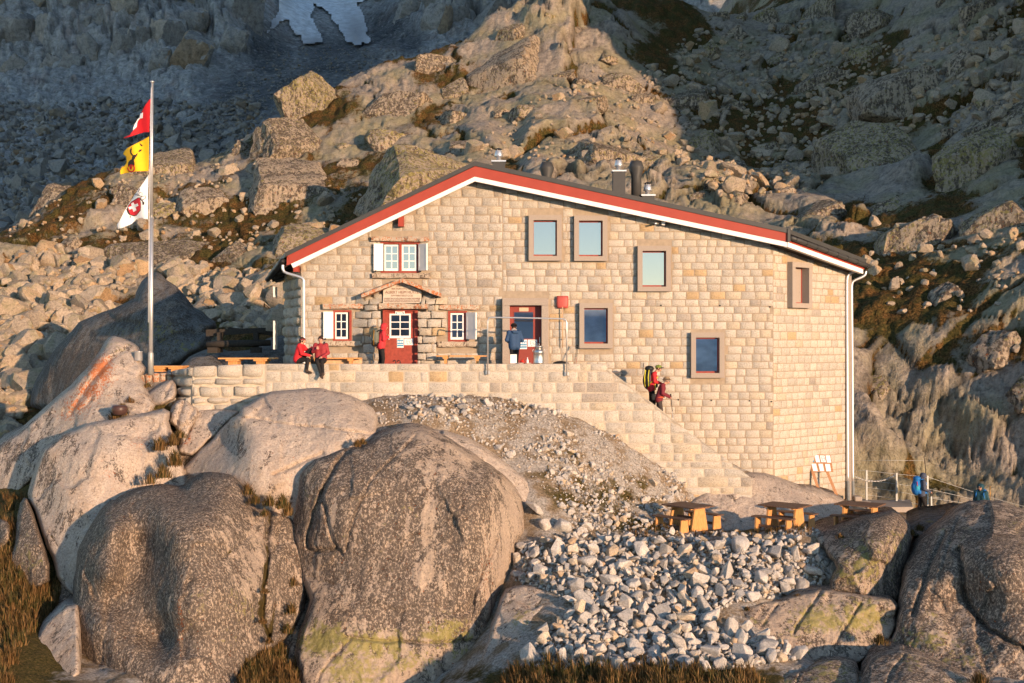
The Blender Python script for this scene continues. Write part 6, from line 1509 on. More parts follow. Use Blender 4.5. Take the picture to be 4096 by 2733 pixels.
hill_stones(FB, [(700, 560), (1100, 180), (1500, 200), (1700, 200), (1300, 340), (1000, 520)], ((700, .8, 1.8),), 540, y0=255, np_=10, HT=VALLEY)
FB.build()
# --- jointed cliff blocks across the valley
M_CLF = mat_stone('cliff_granite', (0.30, 0.29, 0.275), 0.5, 0.5)
cl_p = [poly_rock('cliff_block', 800 + i, M_CLF, 4, rnd.randint(8, 12), (rnd.uniform(.5, .7), .6, 1.0), .012, .07, 2) for i in range(8)]
CB = Stones('cliff_block', 'tall jointed block of the shaded cliff across the valley', 'cliff block', 'blocks of the shaded cliff across the valley', cl_p, 140, 'small_cliff_blocks', 'small blocks of the far cliff')
def cliffs(poly, n_, smin, smax, seed):
    mp = PXMAP['valley_terrain']; got = []
    for px, py in scatter(poly, n_, seed):
        q = mp.get((int(px / 6), int(py / 6)))
        if q is None: continue
        s_ = rr.uniform(smin, smax); rp_ = s_ / q[1] * F
        if any(abs(px - g[0]) < (rp_ + g[2]) * .17 and abs(py - g[1]) < (rp_ + g[2]) * .22 for g in got): continue
        got.append((px, py, rp_)); CB.add((q[0], q[1] + s_ * .12, q[2]), s_, (rr.gauss(.2, .12), rr.gauss(.22, .12), rr.gauss(0, .5)), rr.randrange(8), 1.0 / q[1])
cliffs([(-30, -20), (960, -20), (980, 120), (940, 220), (850, 260), (650, 300), (400, 250), (250, 300), (-30, 280)], 700, 16, 38, 820)
cliffs([(1480, -20), (2260, -20), (2050, 40), (1950, 95), (1780, 160), (1600, 90)], 160, 16, 34, 830)
CB.build()

# ------------------------------------------------------------------ grass
def mat_grass():
    m, N, L, b = nt('dry_grass', 0.85, 0.15)
    g = N.new('ShaderNodeNewGeometry'); n = tex(N, 'noise', 0.9, 3, vec=pos(N, L), L=L)
    c = ramp(N, L, g.outputs['Random Per Island'], [(0.0, (0.025, 0.03, 0.008)), (0.35, (0.07, 0.065, 0.02)), (0.65, (0.15, 0.085, 0.03)), (1.0, (0.30, 0.18, 0.08))])
    c = mix(N, L, ramp(N, L, n.outputs[0], [(0.4, 0.0), (0.6, 0.55)]), c, (0.12, 0.055, 0.02))
    L.new(c, b.inputs['Base Color'])
    L.new(c, b.inputs['Subsurface Radius']) if False else None
    return m
M_GRASS = mat_grass()
GV, GF = [], []
def blades(px, py, Y, Zf, n, h, spread, lean, seed):
    """one tussock: blades radiate from the middle, shorter and more bent towards the rim"""
    r = random.Random(seed); x0, y0 = XA(px, Y), Y
    sp = spread * .62
    for _ in range(n):
        a = r.random() * 6.28; q = min(2.2, abs(r.gauss(0, 1))); x = x0 + math.cos(a) * q * sp; y = y0 + math.sin(a) * q * sp
        z = Zf(x, y) - .02 - q * q * .06 * sp
        hh = h * r.uniform(.55, 1.2) * (1.1 - .28 * q); ln = hh * (r.uniform(.0, .35) + .28 * q * lean); w_ = r.uniform(.005, .011) * (1 + h)
        a += r.gauss(0, .5)
        dx, dy = math.cos(a), math.sin(a); k_ = len(GV)
        px_, py_ = -dy * w_, dx * w_
        p1 = (x + dx * ln * .4, y + dy * ln * .4, z + hh * .62); p2 = (x + dx * ln - .05 * hh, y + dy * ln, z + hh * (.98 - .3 * min(1, ln / (hh + 1e-6))))
        GV.extend([(x - px_, y - py_, z), (x + px_, y + py_, z), (p1[0] + px_ * .8, p1[1] + py_ * .8, p1[2]), (p1[0] - px_ * .8, p1[1] - py_ * .8, p1[2]), p2])
        GF.extend([(k_, k_ + 1, k_ + 2), (k_, k_ + 2, k_ + 3), (k_ + 3, k_ + 2, k_ + 4)])
gz_ = lambda x, y: float(GROUND.at(np.array([x]), np.array([y]))[0])
def gpatch(poly, n, nb, h, seed, lean=.8, spread=.16):
    pt = scatter(poly, n, seed); yy = near_hit(pt[:, 0], pt[:, 1])
    for i, ((px, py), Y) in enumerate(zip(pt, yy)):
        if np.isnan(Y): continue
        z0_ = gz_(XA(px, Y), Y)
        blades(px, py, Y, lambda x, y: z0_, nb, h * rr.uniform(.6, 1.2), spread, lean, seed * 1000 + i)
gpatch([(2030, 2690), (2250, 2660), (2500, 2670), (2800, 2690), (3050, 2710), (3050, 2800), (2000, 2800)], 260, 34, .44, 1)
gpatch([(-30, 1950), (100, 2000), (60, 2050), (110, 2350), (280, 2330), (300, 2420), (150, 2500), (60, 2640), (40, 2800), (-30, 2800)], 260, 30, .42, 2, 1.0)
gpatch([(965, 2660), (1060, 2580), (1180, 2620), (1200, 2800), (950, 2800)], 110, 36, .42, 3)
gpatch([(2150, 1850), (2500, 1950), (2650, 2050), (2300, 2100)], 90, 9, .12, 4)
gpatch([(2520, 2100), (3250, 2100), (3260, 2140), (2500, 2150)], 120, 12, .2, 5)
gpatch([(1600, 1610), (2000, 1605), (2200, 1700), (1800, 1660)], 40, 9, .10, 6)
def tufts(lst, seed):
    for i, (px, py, Y, n, h, sp) in enumerate(lst):
        z = ZA(py, Y); blades(px, py, Y, lambda x, y: z - .06, n, h, sp, .9, seed + i)
tufts([(490, 1650, 41.0, 260, .42, .16), (460, 1670, 40.9, 200, .40, .2), (520, 1600, 41.6, 120, .2, .15), (640, 1790, 39.2, 220, .45, .25), (690, 1770, 39.4, 200, .4, .2), (720, 1740, 39.6, 160, .3, .2), (700, 1850, 38.8, 240, .5, .25), (650, 1900, 38.5, 220, .45, .25), (600, 1925, 38.2, 120, .35, .2),
       (1430, 1775, 37.6, 260, .22, .12), (1450, 1765, 37.7, 160, .2, .10), (990, 1965, 36.6, 160, .35, .15), (1020, 2000, 36.0, 200, .25, .2), (1080, 2010, 36.2, 260, .3, .22), (1130, 2020, 36.2, 260, .42, .16), (1150, 2050, 36.2, 200, .4, .14), (1060, 2050, 35.9, 160, .2, .15),
       (1170, 2330, 35.8, 120, .25, .15), (1165, 2440, 35.2, 160, .3, .15), (1150, 2520, 34.8, 160, .3, .15), (1060, 2360, 34.2, 120, .14, .12), (1050, 2480, 33.9, 160, .16, .14), (1075, 2560, 33.8, 120, .16, .12),
       (3680, 2110, 37.6, 160, .2, .14), (3650, 2130, 37.2, 120, .18, .12), (3520, 2560, 32.0, 260, .25, .18), (3190, 2380, 34.0, 110, .12, .18), (3120, 2400, 33.9, 90, .1, .12), (2990, 2430, 33.4, 90, .12, .12), (3920, 2720, 29.0, 160, .3, .25), (590, 1540, 42.9, 120, .18, .2), (3360, 2140, 36.2, 80, .15, .12), (930, 1960, 37.2, 120, .3, .14)], 9000)
go = obj('grass', npmesh('grass', np.array(GV), np.array(GF), M_GRASS)); struct(go, 'dry brown and green grass tufts between the rocks', 'stuff')

# ------------------------------------------------------------------ mountains on the other side of the valley (behind the viewer, seen in the windows)
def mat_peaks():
    m, N, L, b = nt('hazy_blue_peaks', 0.8, 0.1)
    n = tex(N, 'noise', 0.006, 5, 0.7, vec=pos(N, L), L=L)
    L.new(ramp(N, L, n.outputs[0], [(0.4, (0.30, 0.34, 0.40)), (0.6, (0.66, 0.72, 0.80))]), b.inputs['Base Color'])  # blue of the distance haze is put into the base colour
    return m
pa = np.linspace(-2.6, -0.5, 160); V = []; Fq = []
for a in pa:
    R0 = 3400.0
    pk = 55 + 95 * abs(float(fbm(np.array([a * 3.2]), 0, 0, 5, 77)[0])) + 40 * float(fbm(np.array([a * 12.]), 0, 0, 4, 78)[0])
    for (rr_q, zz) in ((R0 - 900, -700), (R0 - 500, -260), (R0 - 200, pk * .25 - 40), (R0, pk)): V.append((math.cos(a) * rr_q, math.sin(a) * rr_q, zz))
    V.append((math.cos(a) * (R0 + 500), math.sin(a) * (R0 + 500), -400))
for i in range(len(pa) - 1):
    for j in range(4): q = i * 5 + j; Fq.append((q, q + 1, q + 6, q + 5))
struct(obj('distant_mountains', npmesh('distant_mountains', np.array(V), np.array(Fq), mat_peaks(), smooth=True)), 'hazy blue range across the valley')
# ------------------------------------------------------------------ furniture, flags and small things
def mat_wood(name, a, b_, sc=3.0, rough=0.7):
    m, N, L, b = nt(name, rough, 0.2)
    tcn = N.new('ShaderNodeTexCoord'); mp = N.new('ShaderNodeMapping'); mp.inputs['Scale'].default_value = (14, 14, 2.0); L.new(tcn.outputs['Object'], mp.inputs['Vector'])
    n = tex(N, 'noise', sc, 4, 0.6, vec=mp.outputs[0], L=L)
    L.new(ramp(N, L, n.outputs[0], [(0.35, a), (0.65, b_)]), b.inputs['Base Color']); return m
M_LARCH = mat_wood('larch_wood', (0.46, 0.20, 0.065), (0.62, 0.32, 0.12))
M_TOP = mat_wood('oiled_brown_wood', (0.10, 0.055, 0.035), (0.19, 0.105, 0.065))
M_PALEW = mat_wood('pale_wood', (0.48, 0.30, 0.17), (0.60, 0.42, 0.26))
def at(o, M): o.matrix_local = M; return o
def picnic_set(px, py, Y, ang, label_t, label_b, L_=1.35, W_=0.98):
    """slab-legged table with a bench on each long side; long axis along local x"""
    base = P(px, py, Y)
    M = Matrix.Translation(base) @ Matrix.Rotation(ang, 4, 'Z')
    t = empty('picnic_table', (0, 0, 0), label_t, 'table', 'picnic tables beside the rubble'); t.matrix_world = M
    npk = 6
    for i in range(npk):
        y0 = -W_ / 2 + i * W_ / npk
        MB().bb(-L_ / 2, L_ / 2, y0 + .006, y0 + W_ / npk - .006, .725, .765, M_TOP).build('plank', t, bevel=.004)
    for s_ in (-1, 1):
        x = s_ * (L_ / 2 - .22)
        MB().prism([(-.38, 0), (.38, 0), (.23, .68), (-.23, .68)], -.03, .03, M_LARCH).build('leg_panel', t).matrix_local = Matrix.Translation((x, 0, 0)) @ Matrix.Rotation(RAD(90), 4, 'Z')
        MB().bb(x - .035, x + .035, -W_ / 2 + .06, W_ / 2 - .06, .682, .723, M_LARCH).build('cross_bar', t)
    MB().bb(-L_ / 2 + .2, L_ / 2 - .2, -.03, .03, .34, .42, M_TOP).build('stretcher', t)
    for s_, lb in zip((-1, 1), label_b):
        b_ = empty('picnic_bench', (0, 0, 0), lb, 'bench', 'picnic benches beside the rubble'); b_.matrix_world = M @ Matrix.Translation((0, s_ * (W_ / 2 + .26), 0))
        for i in range(2): MB().bb(-L_ / 2, L_ / 2, -.16 + i * .162, -.004 + i * .162, .425, .46, M_TOP).build('plank', b_, bevel=.004)
        for q in (-1, 1): MB().prism([(-.19, 0), (.19, 0), (.145, .423), (-.145, .423)], -.025, .025, M_LARCH).build('leg_panel', b_).matrix_local = Matrix.Translation((q * (L_ / 2 - .16), 0, 0)) @ Matrix.Rotation(RAD(90), 4, 'Z')
        MB().bb(-L_ / 2 + .18, L_ / 2 - .18, -.02, .02, .12, .20, M_TOP).build('stretcher', b_)
picnic_set(2752, 2118, 38.8, RAD(-50), 'picnic table nearest the gravel slope, first of the three by the rubble', ('outer bench beside the picnic table nearest the gravel slope, on its left', 'inner bench of the picnic table nearest the gravel slope, on its right'))
picnic_set(3140, 2118, 38.4, RAD(-40), 'middle picnic table in front of the pale slab', ('bench on the left of the middle picnic table', 'bench on the right of the middle picnic table'))
picnic_set(3440, 2112, 39.2, RAD(-33), 'picnic table half hidden behind the speckled rock', ('bench left of the half hidden picnic table', 'bench right of the half hidden picnic table'))
def terrace_table(x0, x1, ytop, Y, label):
    t = empty('terrace_table', (0, 0, 0), label, 'table'); M = Matrix.Translation((XA((x0 + x1) / 2, Y), Y, TER))
    t.matrix_world = M; w_ = (XA(x1, Y) - XA(x0, Y)) / 2; h = ZA(ytop, Y) - TER
    for i in range(5): MB().bb(-w_, w_, -.42 + i * .17, -.26 + i * .17, h - .05, h, M_LARCH).build('plank', t)
    for s_ in (-1, 1):
        MB().bb(s_ * w_ * .5 - .16, s_ * w_ * .5 + .16, -.3, .3, 0, h - .12, M_LARCH).build('leg_panel', t)
        MB().bb(s_ * w_ * .5 - .24, s_ * w_ * .5 + .24, -.38, .38, h - .118, h - .052, M_LARCH).build('cross_bar', t)
    b_ = MB().bb(w_ * .1, w_ * 1.25, .7, .95, h - .38, h - .33, M_LARCH).bb(w_ * .3, w_ * .4, .72, .93, 0, h - .382, M_LARCH).bb(w_ * 1.0, w_ * 1.1, .72, .93, 0, h - .382, M_LARCH).build('terrace_bench')
    b_.location = M.translation; tag(b_, 'low wooden bench behind the ' + label, 'bench')
terrace_table(883, 1105, 1431, 44.4, 'orange wooden table on the terrace left of the seated pair')
terrace_table(612, 744, 1463, 45.2, 'orange wooden table beside the flagpole foot')
# log bench on the bedrock
lb = empty('log_bench', (0, 0, 0), 'old blackened log bench with plank backrest on the shaded bedrock', 'bench')
Yb_ = 50.3
MB().tube([P(828, 1379, Yb_ - .3), P(900, 1376, Yb_ - .3), P(990, 1374, Yb_ - .3), P(1082, 1372, Yb_ - .3)], [.13, .145, .14, .12], M_OLDWOOD, 10).build('log_seat', lb)
MB().hexa([P(824, 1346, Yb_ + .2), P(1063, 1330, Yb_ + .2), P(1063, 1330, Yb_ + .32), P(824, 1346, Yb_ + .32), P(824, 1319, Yb_ + .2), P(1063, 1311, Yb_ + .2), P(1063, 1311, Yb_ + .32), P(824, 1319, Yb_ + .32)], M_OLDWOOD).build('backrest', lb)
MB().hexa([P(910, 1318, Yb_ + .5), P(1092, 1344, Yb_ + .5), P(1092, 1344, Yb_ + .58), P(910, 1318, Yb_ + .58), P(910, 1309, Yb_ + .5), P(1092, 1326, Yb_ + .5), P(1092, 1326, Yb_ + .58), P(910, 1309, Yb_ + .58)], M_OLDWOOD).build('plank', lb)
for x in (870, 1015): MB().bb(XA(x, Yb_), XA(x + 18, Yb_), Yb_ - .1, Yb_ + .2, ZA(1410, Yb_), ZA(1330, Yb_), M_OLDWOOD).build('leg', lb)
for x in (860, 1030): MB().bb(XA(x - 20, Yb_), XA(x + 20, Yb_), Yb_ - .45, Yb_ - .1, ZA(1412, Yb_), ZA(1390, Yb_), M_OLDWOOD).build('foot_log', lb)
# benches against the hut wall
def wall_bench(x0, x1, yt, Y, label, back_=False):
    b_ = empty('wall_bench', (0, 0, 0), label, 'bench')
    a, c_ = XA(x0, Y), XA(x1, Y); z = ZA(yt, Y)
    for i in range(2): MB().bb(a, c_, Y - .16 + i * .165, Y + i * .165, z - .045, z, M_LARCH).build('plank', b_)
    for t in (.18, .80):
        x = a + (c_ - a) * t
        MB().bb(x - .05, x + .05, Y - .12, Y + .14, TER, z - .12, M_LARCH).build('leg', b_); MB().bb(x - .10, x + .10, Y - .15, Y + .16, z - .118, z - .047, M_LARCH).build('cross_bar', b_)
    if back_: MB().bb(a, c_, Y + .20, Y + .23, TER + .05, z - .02, M_PALEW).build('front_board', b_)
wall_bench(1746, 1950, 1422, 44.2, 'narrow wooden bench under the open grey shutter')
wall_bench(1232, 1446, 1431, 44.2, 'pale wooden bench behind the two seated women', True)

# --- milk can and things on the wall top
Yt = 42.42
def on_wall(px): return (XA(px, Yt), Yt, ZT + .002)
mc = empty('milk_can', on_wall(2155), 'aluminium milk can with lid standing on the wall before the second door', 'milk can')
M_ALU = plain('aluminium', (0.62, 0.60, 0.57), 0.38, metal=1.0, var=0.05)
MB().lathe((0, 0, 0), [(.175, 0), (.185, .01), (.185, .035), (.178, .05), (.178, .36), (.185, .37), (.185, .39), (.15, .46), (.128, .475)], M_ALU, 24).build('body', mc)
MB().lathe((0, 0, .475), [(.138, 0), (.140, .08), (.150, .085), (.150, .10), (.12, .125), (.02, .14)], M_ALU, 24).build('lid', mc)
for s_ in (-1, 1): MB().tube([(s_ * .165, 0, .46), (s_ * .20, 0, .475), (s_ * .21, 0, .43), (s_ * .18, 0, .38)], .012, M_ALU, 6).build('handle', mc)
MB().tube([(-.03, 0, .61), (-.025, 0, .67), (.025, 0, .67), (.03, 0, .61)], .009, M_ALU, 6).build('lid_handle', mc)
wb = MB().box((0, 0, .155), (.225, .012, .31), M_WHITE, rx=RAD(-8)).build('white_board'); wb.location = on_wall(2054); tag(wb, 'blank white board propped on the wall in front of the man in blue', 'board')
bt = MB().lathe((0, 0, 0), [(.036, 0), (.038, .01), (.038, .12), (.018, .15), (.016, .17), (.02, .172), (.02, .20), (.008, .205)], M_WHITE, 14).build('bottle'); bt.location = on_wall(2110); tag(bt, 'white plastic bottle on the wall beside the milk can', 'bottle')
M_REDP = plain('red_plastic', (0.55, 0.03, 0.02), 0.4, var=0.04)
fn = MB().lathe((0, 0, 0), [(.085, 0), (.088, .006), (.03, .085), (.012, .10), (.012, .15)], M_REDP, 16).build('funnel'); fn.location = on_wall(2088); fn.rotation_euler = (RAD(-25), RAD(20), 0); fn.location.z += .035; tag(fn, 'red plastic funnel lying on the wall next to the white bottle', 'funnel')
pt_ = MB().lathe((0, 0, 0), [(.10, 0), (.12, .012), (.125, .02), (.11, .015)], M_WHITE, 20).build('plate'); pt_.location = on_wall(2081); pt_.location.y -= .08; tag(pt_, 'white plate on the wall under the red funnel', 'plate')
pt2 = MB().lathe((0, 0, 0), [(.09, 0), (.11, .012), (.115, .018), (.1, .012)], M_WHITE, 20).build('saucer'); pt2.location = on_wall(2112); pt2.location.y -= .1; tag(pt2, 'white saucer on the wall in front of the white bottle', 'saucer')
bpk = MB().lathe((0, 0, 0), [(.25, 0), (.30, .04), (.26, .12), (.12, .17), (.03, .18)], M_BLACK, 12).build('bag'); bpk.location = (XA(2243, 43.2), 43.2, ZT - .10); bpk.scale = (1, .6, 1); tag(bpk, 'black bag lying behind the wall near the rail post', 'bag')
# --- steel pipe rail
Yp = YW - .10
rail = empty('pipe_rail', (0, 0, 0), 'galvanised pipe rail shaped like a goal fixed to the terrace wall', 'rail')
pp = [(1951, 1500), (1951, 1285), (1956, 1272), (1968, 1270), (2100, 1272), (2250, 1276), (2262, 1279), (2267, 1290), (2267, 1504)]
MB().tube([P(x, y, Yp) for x, y in pp], .026, M_STEEL, 10).build('tube', rail)
for x, y in ((1951, 1490), (2267, 1496)): MB().bb(XA(x - 8, Yp), XA(x + 8, Yp), Yp + .02, YW + .03, ZA(y + 7, Yp), ZA(y - 7, Yp), M_STEEL).build('fixing_plate', rail)
# --- snow shovel on the wall
Ys = Y0 - .12
sh = empty('snow_shovel', (0, 0, 0), 'red snow shovel with pale shaft hung blade up on the hut wall', 'shovel')
M_SHOV = plain('faded_red_plastic', (0.42, 0.075, 0.06), 0.5, var=0.08)
V = []; Fq = []
for j, py in enumerate(np.linspace(1184, 1233, 6)):
    for i in range(7):
        t = i / 6 - .5; w_ = 48 - (2 if j > 3 else 0) - (4 if j == 5 else 0) - (3 if j == 0 else 0); px = 2250 + t * w_
        V.append(P(px, py, Ys - .025 * (1 - 4 * t * t) - (.012 if i in (2, 4) else 0)))
for j in range(5):
    for i in range(6): q = j * 7 + i; Fq.append((q, q + 7, q + 8, q + 1))
bl_ = obj('blade', npmesh('blade', np.array([tuple(v) for v in V]), np.array(Fq), M_SHOV, smooth=True), sh); sm_ = bl_.modifiers.new('solid', 'SOLIDIFY'); sm_.thickness = .008
MB().tube([P(2250, 1228, Ys - .03), P(2251, 1392, Ys - .02)], .020, M_PALEW, 8).build('shaft', sh)
MB().tube([P(2243, 1357, Ys + .02), P(2257, 1357, Ys + .02)], .012, M_BLACK, 6).build('hook', sh)
# --- trekking poles leaning on the wall
M_REDALU = plain('red_pole_metal', (0.40, 0.05, 0.03), 0.4, metal=.6)
def pole(a, b_, label, m1=M_REDALU, grip=True, group=None):
    p = empty('trekking_pole', (0, 0, 0), label, 'trekking pole', group)
    a, b_ = Vector(a), Vector(b_)
    MB().tube([a, a.lerp(b_, .5)], .010, M_BLACK, 6).build('upper_shaft', p); MB().tube([a.lerp(b_, .5), b_], .008, m1, 6).build('lower_shaft', p)
    if grip: MB().tube([a.lerp(b_, -.02), a.lerp(b_, .04), a.lerp(b_, .12)], [.024, .018, .020], M_BLACK, 8).build('grip', p)
    MB().lathe(b_.lerp(a, .06), [(.02, 0), (.03, .004), (.02, .01)], M_BLACK, 8).build('basket', p)
    return p
pole(P(2312, 1384, 44.6), P(2302, 1476, 44.1), 'red and black trekking pole leaning on the hut wall, upright one of the pair')
pole(P(2308, 1382, 44.62), P(2296, 1476, 44.2), 'red and black trekking pole leaning on the hut wall, slanting one of the pair')
# poles hooked on the terrace wall by the door
for x, lb_ in ((1571, 'black trekking pole handle showing above the wall by the red door'), (1588, 'second black trekking pole handle by the red door, the taller one')):
    p = empty('trekking_pole', (0, 0, 0), lb_, 'trekking pole'); h_ = 1441 if x < 1580 else 1441
    MB().tube([P(x, h_ + 6, 42.9), P(x + 6, h_, 42.9), P(x + 12, h_ + 3, 42.9), P(x + 13, h_ + 16, 42.9)], .018, M_BLACK, 6).build('grip', p); MB().tube([P(x + 13, h_ + 14, 42.9), P(x + 14, 1492, 42.95)], .009, M_BLACK, 6).build('shaft', p)

# --- information board
Yi = 46.7
M_BOARD = mat_wood('board_wood', (0.30, 0.14, 0.065), (0.42, 0.22, 0.11))
ib = empty('information_board', (0, 0, 0), 'wooden information board with notices leaning at the foot of the hut wall', 'board')
MB().hexa([P(3248, 1888, Yi - .25), P(3333, 1889, Yi - .25), P(3333, 1889, Yi - .21), P(3248, 1888, Yi - .21), P(3228, 1816, Yi + .1), P(3322, 1820, Yi + .1), P(3322, 1820, Yi + .14), P(3228, 1816, Yi + .14)], M_BOARD).build('panel', ib)
def bp(u, v, o=0.0):
    a = P(3228, 1816, Yi + .1).lerp(P(3322, 1820, Yi + .1), u); b_ = P(3248, 1888, Yi - .25).lerp(P(3333, 1889, Yi - .25), u); return a.lerp(b_, v) + Vector((0, -.012 - o, 0.004))
for (u0, v0, u1, v1, m) in ((.05, .04, .22, .46, M_BLUEPRINT), (.30, .04, .48, .46, M_PAPER), (.53, .06, .74, .44, M_PAPER), (.78, .04, .97, .46, M_PAPER), (.07, .54, .28, .96, M_PAPER), (.38, .54, .58, .96, M_PAPER), (.68, .54, .90, .96, M_PAPER)):
    MB().hexa([bp(u0, v1, .004), bp(u1, v1, .004), bp(u1, v1), bp(u0, v1), bp(u0, v0, .004), bp(u1, v0, .004), bp(u1, v0), bp(u0, v0)], m).build('notice', ib)
ln_ = MB()
for a, b_ in (((.57, .14), (.69, .12)), ((.69, .12), (.72, .3)), ((.72, .3), (.62, .4)), ((.62, .4), (.57, .14)), ((.6, .25), (.71, .22))): ln_.tube([bp(*a, .008), bp(*b_, .008)], .006, M_INK, 4)
ln_.build('floor_plan_print', ib)
for (a, b_) in (((3246, 1874), (3276, 1962)), ((3308, 1886), (3350, 1990))): MB().hexa([P(b_[0] - 6, b_[1], Yi - .55), P(b_[0] + 6, b_[1], Yi - .55), P(b_[0] + 6, b_[1], Yi - .50), P(b_[0] - 6, b_[1], Yi - .50), P(a[0] - 6, a[1], Yi - .17), P(a[0] + 6, a[1], Yi - .17), P(a[0] + 6, a[1], Yi - .12), P(a[0] - 6, a[1], Yi - .12)], M_BOARD).build('leg', ib)

# --- footbridge, fence, chain
M_GALV = plain('galvanised_steel', (0.36, 0.36, 0.34), 0.5, metal=.4, var=.06)
br = empty('footbridge', (0, 0, 0), 'concrete footbridge deck leading past the hut corner', 'footbridge')
dk = [(3470, 2006, 49.6), (3560, 2013, 49.7), (3640, 2020, 49.8), (3652, 2034, 47.6), (3560, 2024, 47.5), (3470, 2015, 47.4)]
V = [P(*q) for q in dk]; zd = min(v.z for v in V) ; V = [Vector((v.x, v.y, ZA(2028, 47.6) )) for v in V]
nn = len(V); MB().add(V + [v - Vector((0, 0, .2)) for v in V], [tuple(range(nn))[::-1], tuple(range(nn, 2 * nn))] + [(i, (i + 1) % nn, nn + (i + 1) % nn, nn + i) for i in range(nn)], M_CONC).build('deck', br)
Yk = 47.2
for (x0, x1, y0, y1) in ((3404, 3478, 2004, 2022), (3412, 3442, 1984, 2003)):
    k_ = MB().bb(XA(x0, Yk), XA(x1, Yk), Yk - .25, Yk + .25, ZA(y1, Yk), ZA(y0, Yk), M_CONC).build('kerb_block', bevel=.03); tag(k_, 'pale concrete block at the hut corner, ' + ('long lower one' if y0 == 2004 else 'small one on top'), 'block')
fe_ = empty('cable_fence', (0, 0, 0), 'steel cable fence along the footbridge behind the hut corner', 'fence')
fposts = [(3466, 1881, 2004, 49.4), (3586, 1892, 2019, 49.4), (3710, 1903, 2056, 49.4)]
for x, y0, y1, Y in fposts: MB().bb(XA(x - 3.5, Y), XA(x + 3.5, Y), Y - .035, Y + .035, ZA(y1, Y), ZA(y0, Y), M_GALV).build('post', fe_)
MB().bb(XA(3722, 48.2), XA(3729, 48.2), 48.17, 48.23, ZA(2055, 48.2), ZA(1986, 48.2), M_GALV).build('post', fe_)
for t in (.02, .33, .56, .80):
    pts = [P(3416, 1878 + t * 120, 49.4)] + [P(x, y0 + (y1 - y0) * t + (2 if x > 3500 else 0), Y) for x, y0, y1, Y in fposts] + [P(3950, 1985 + t * 75, 50.0), P(4300, 2080 + t * 80, 51)]
    MB().tube(pts, .009, M_GALV, 5).build('cable', fe_)
MB().tube([P(3418, 1841, 49.5), P(3698, 1843, 49.5)], .009, M_GALV, 5).build('cable', fe_)
for yy in (1990, 2024): MB().tube([P(3725, yy, 48.2), P(3760, yy + 2, 48.4), P(3800, yy + 30, 48.8), P(3870, yy + 62, 49.4)], .010, M_GALV, 5).build('cable', fe_)
ch = empty('barrier_chain', (0, 0, 0), 'sagging pale barrier chain between the downpipe and a fence post', 'chain')
cp = [P(3416 + 164 * t, 1903 - 2 * t + 26 * 4 * t * (1 - t) * .9, 49.2) for t in np.linspace(0, 1, 27)]
for i in range(26):
    a, b_ = cp[i], cp[i + 1]; d_ = (b_ - a); up_ = Vector((0, 0, .022)) if i % 2 else Vector((0, .022, 0))
    MB().tube([a - d_ * .15, a + d_ * .2 + up_, a + d_ * .8 + up_, b_ + d_ * .15, a + d_ * .8 - up_, a + d_ * .2 - up_, a - d_ * .15], .010, M_PALEW if False else M_ALU, 4, cap=False).build('link', ch)
# --- steel bucket and planter by the flagpole
bk_ = MB().lathe(P(554, 1443, 43.4), [(.13, 0), (.135, .01), (.135, .30), (.142, .31), (.142, .325), (.12, .32)], M_STEEL, 20).build('steel_bin'); tag(bk_, 'small shiny steel bin beside the flagpole', 'bin')
pl = MB().lathe(P(478, 1660, 40.6), [(.17, 0), (.24, .08), (.27, .24), (.22, .30), (.20, .31)], plain('brown_glazed_pot', (0.07, 0.035, 0.028), 0.4, var=.2, scale=20), 18).build('planter'); tag(pl, 'dark brown round pot with green plants beside the dry grass', 'planter')
# --- flagpole and flags
Yfp = 43.6
fpole = empty('flagpole', (0, 0, 0), 'tall steel flagpole beside the terrace carrying three flags', 'flagpole')
MB().tube([P(603, 1495, Yfp), P(604.5, 1200, Yfp), P(606, 870, Yfp)], [.075, .072, .07], M_GALV if False else M_STEEL, 12).build('lower_pole', fpole)
MB().tube([P(606, 872, Yfp), P(607, 600, Yfp), P(609, 330, Yfp)], [.052, .046, .04], M_STEEL, 12).build('upper_pole', fpole)
MB().lathe(P(609, 331, Yfp), [(.04, 0), (.075, .01), (.08, .04), (.05, .06)], M_STEEL, 12).build('finial', fpole)
MB().lathe(P(603, 1500, Yfp), [(.10, 0), (.10, .75), (.09, .78)], M_GALV, 12).build('base_socket', fpole)
for dx in (-6, -9): MB().tube([P(608 + dx * .4, 350, Yfp - .06), P(604 + dx, 900, Yfp - .06), P(600 + dx * .8, 1290, Yfp - .06)], .006, M_PAPER, 4).build('halyard', fpole)
def fold(px, py): return Yfp - .05 + .16 * np.sin((600 - px) * .055 + py * .012) * np.clip((600 - px) / 60, 0, 1) + (600 - px) * .002
def sheet(name, poly, m, off, par=None, step=4.0, th=.004):
    q = np.array(poly, float); gx, gy = np.meshgrid(np.arange(q[:, 0].min() - step, q[:, 0].max() + step, step), np.arange(q[:, 1].min() - step, q[:, 1].max() + step, step))
    d, nx, ny, ins = polydist(gx, gy, poly); sd = np.where(ins, d, -d); keep = sd > -step * .75
    gx = np.where(sd < 0, nx, gx); gy = np.where(sd < 0, ny, gy); Y = fold(gx, gy) - off
    idx = np.arange(gx.size).reshape(gx.shape); k_ = keep[:-1, :-1] & keep[1:, :-1] & keep[:-1, 1:] & keep[1:, 1:]
    qd = np.stack([idx[:-1, :-1], idx[1:, :-1], idx[1:, 1:], idx[:-1, 1:]], -1)[k_]; us = np.unique(qd); rm = np.full(gx.size, -1); rm[us] = np.arange(len(us))
    V = np.stack([(gx - CX) / F * Y, Y, (CY - gy) / F * Y], -1).reshape(-1, 3)[us]
    o = obj(name, npmesh(name, V, rm[qd], m, smooth=True), par); s_ = o.modifiers.new('solid', 'SOLIDIFY'); s_.thickness = th; s_.offset = 0
    return o
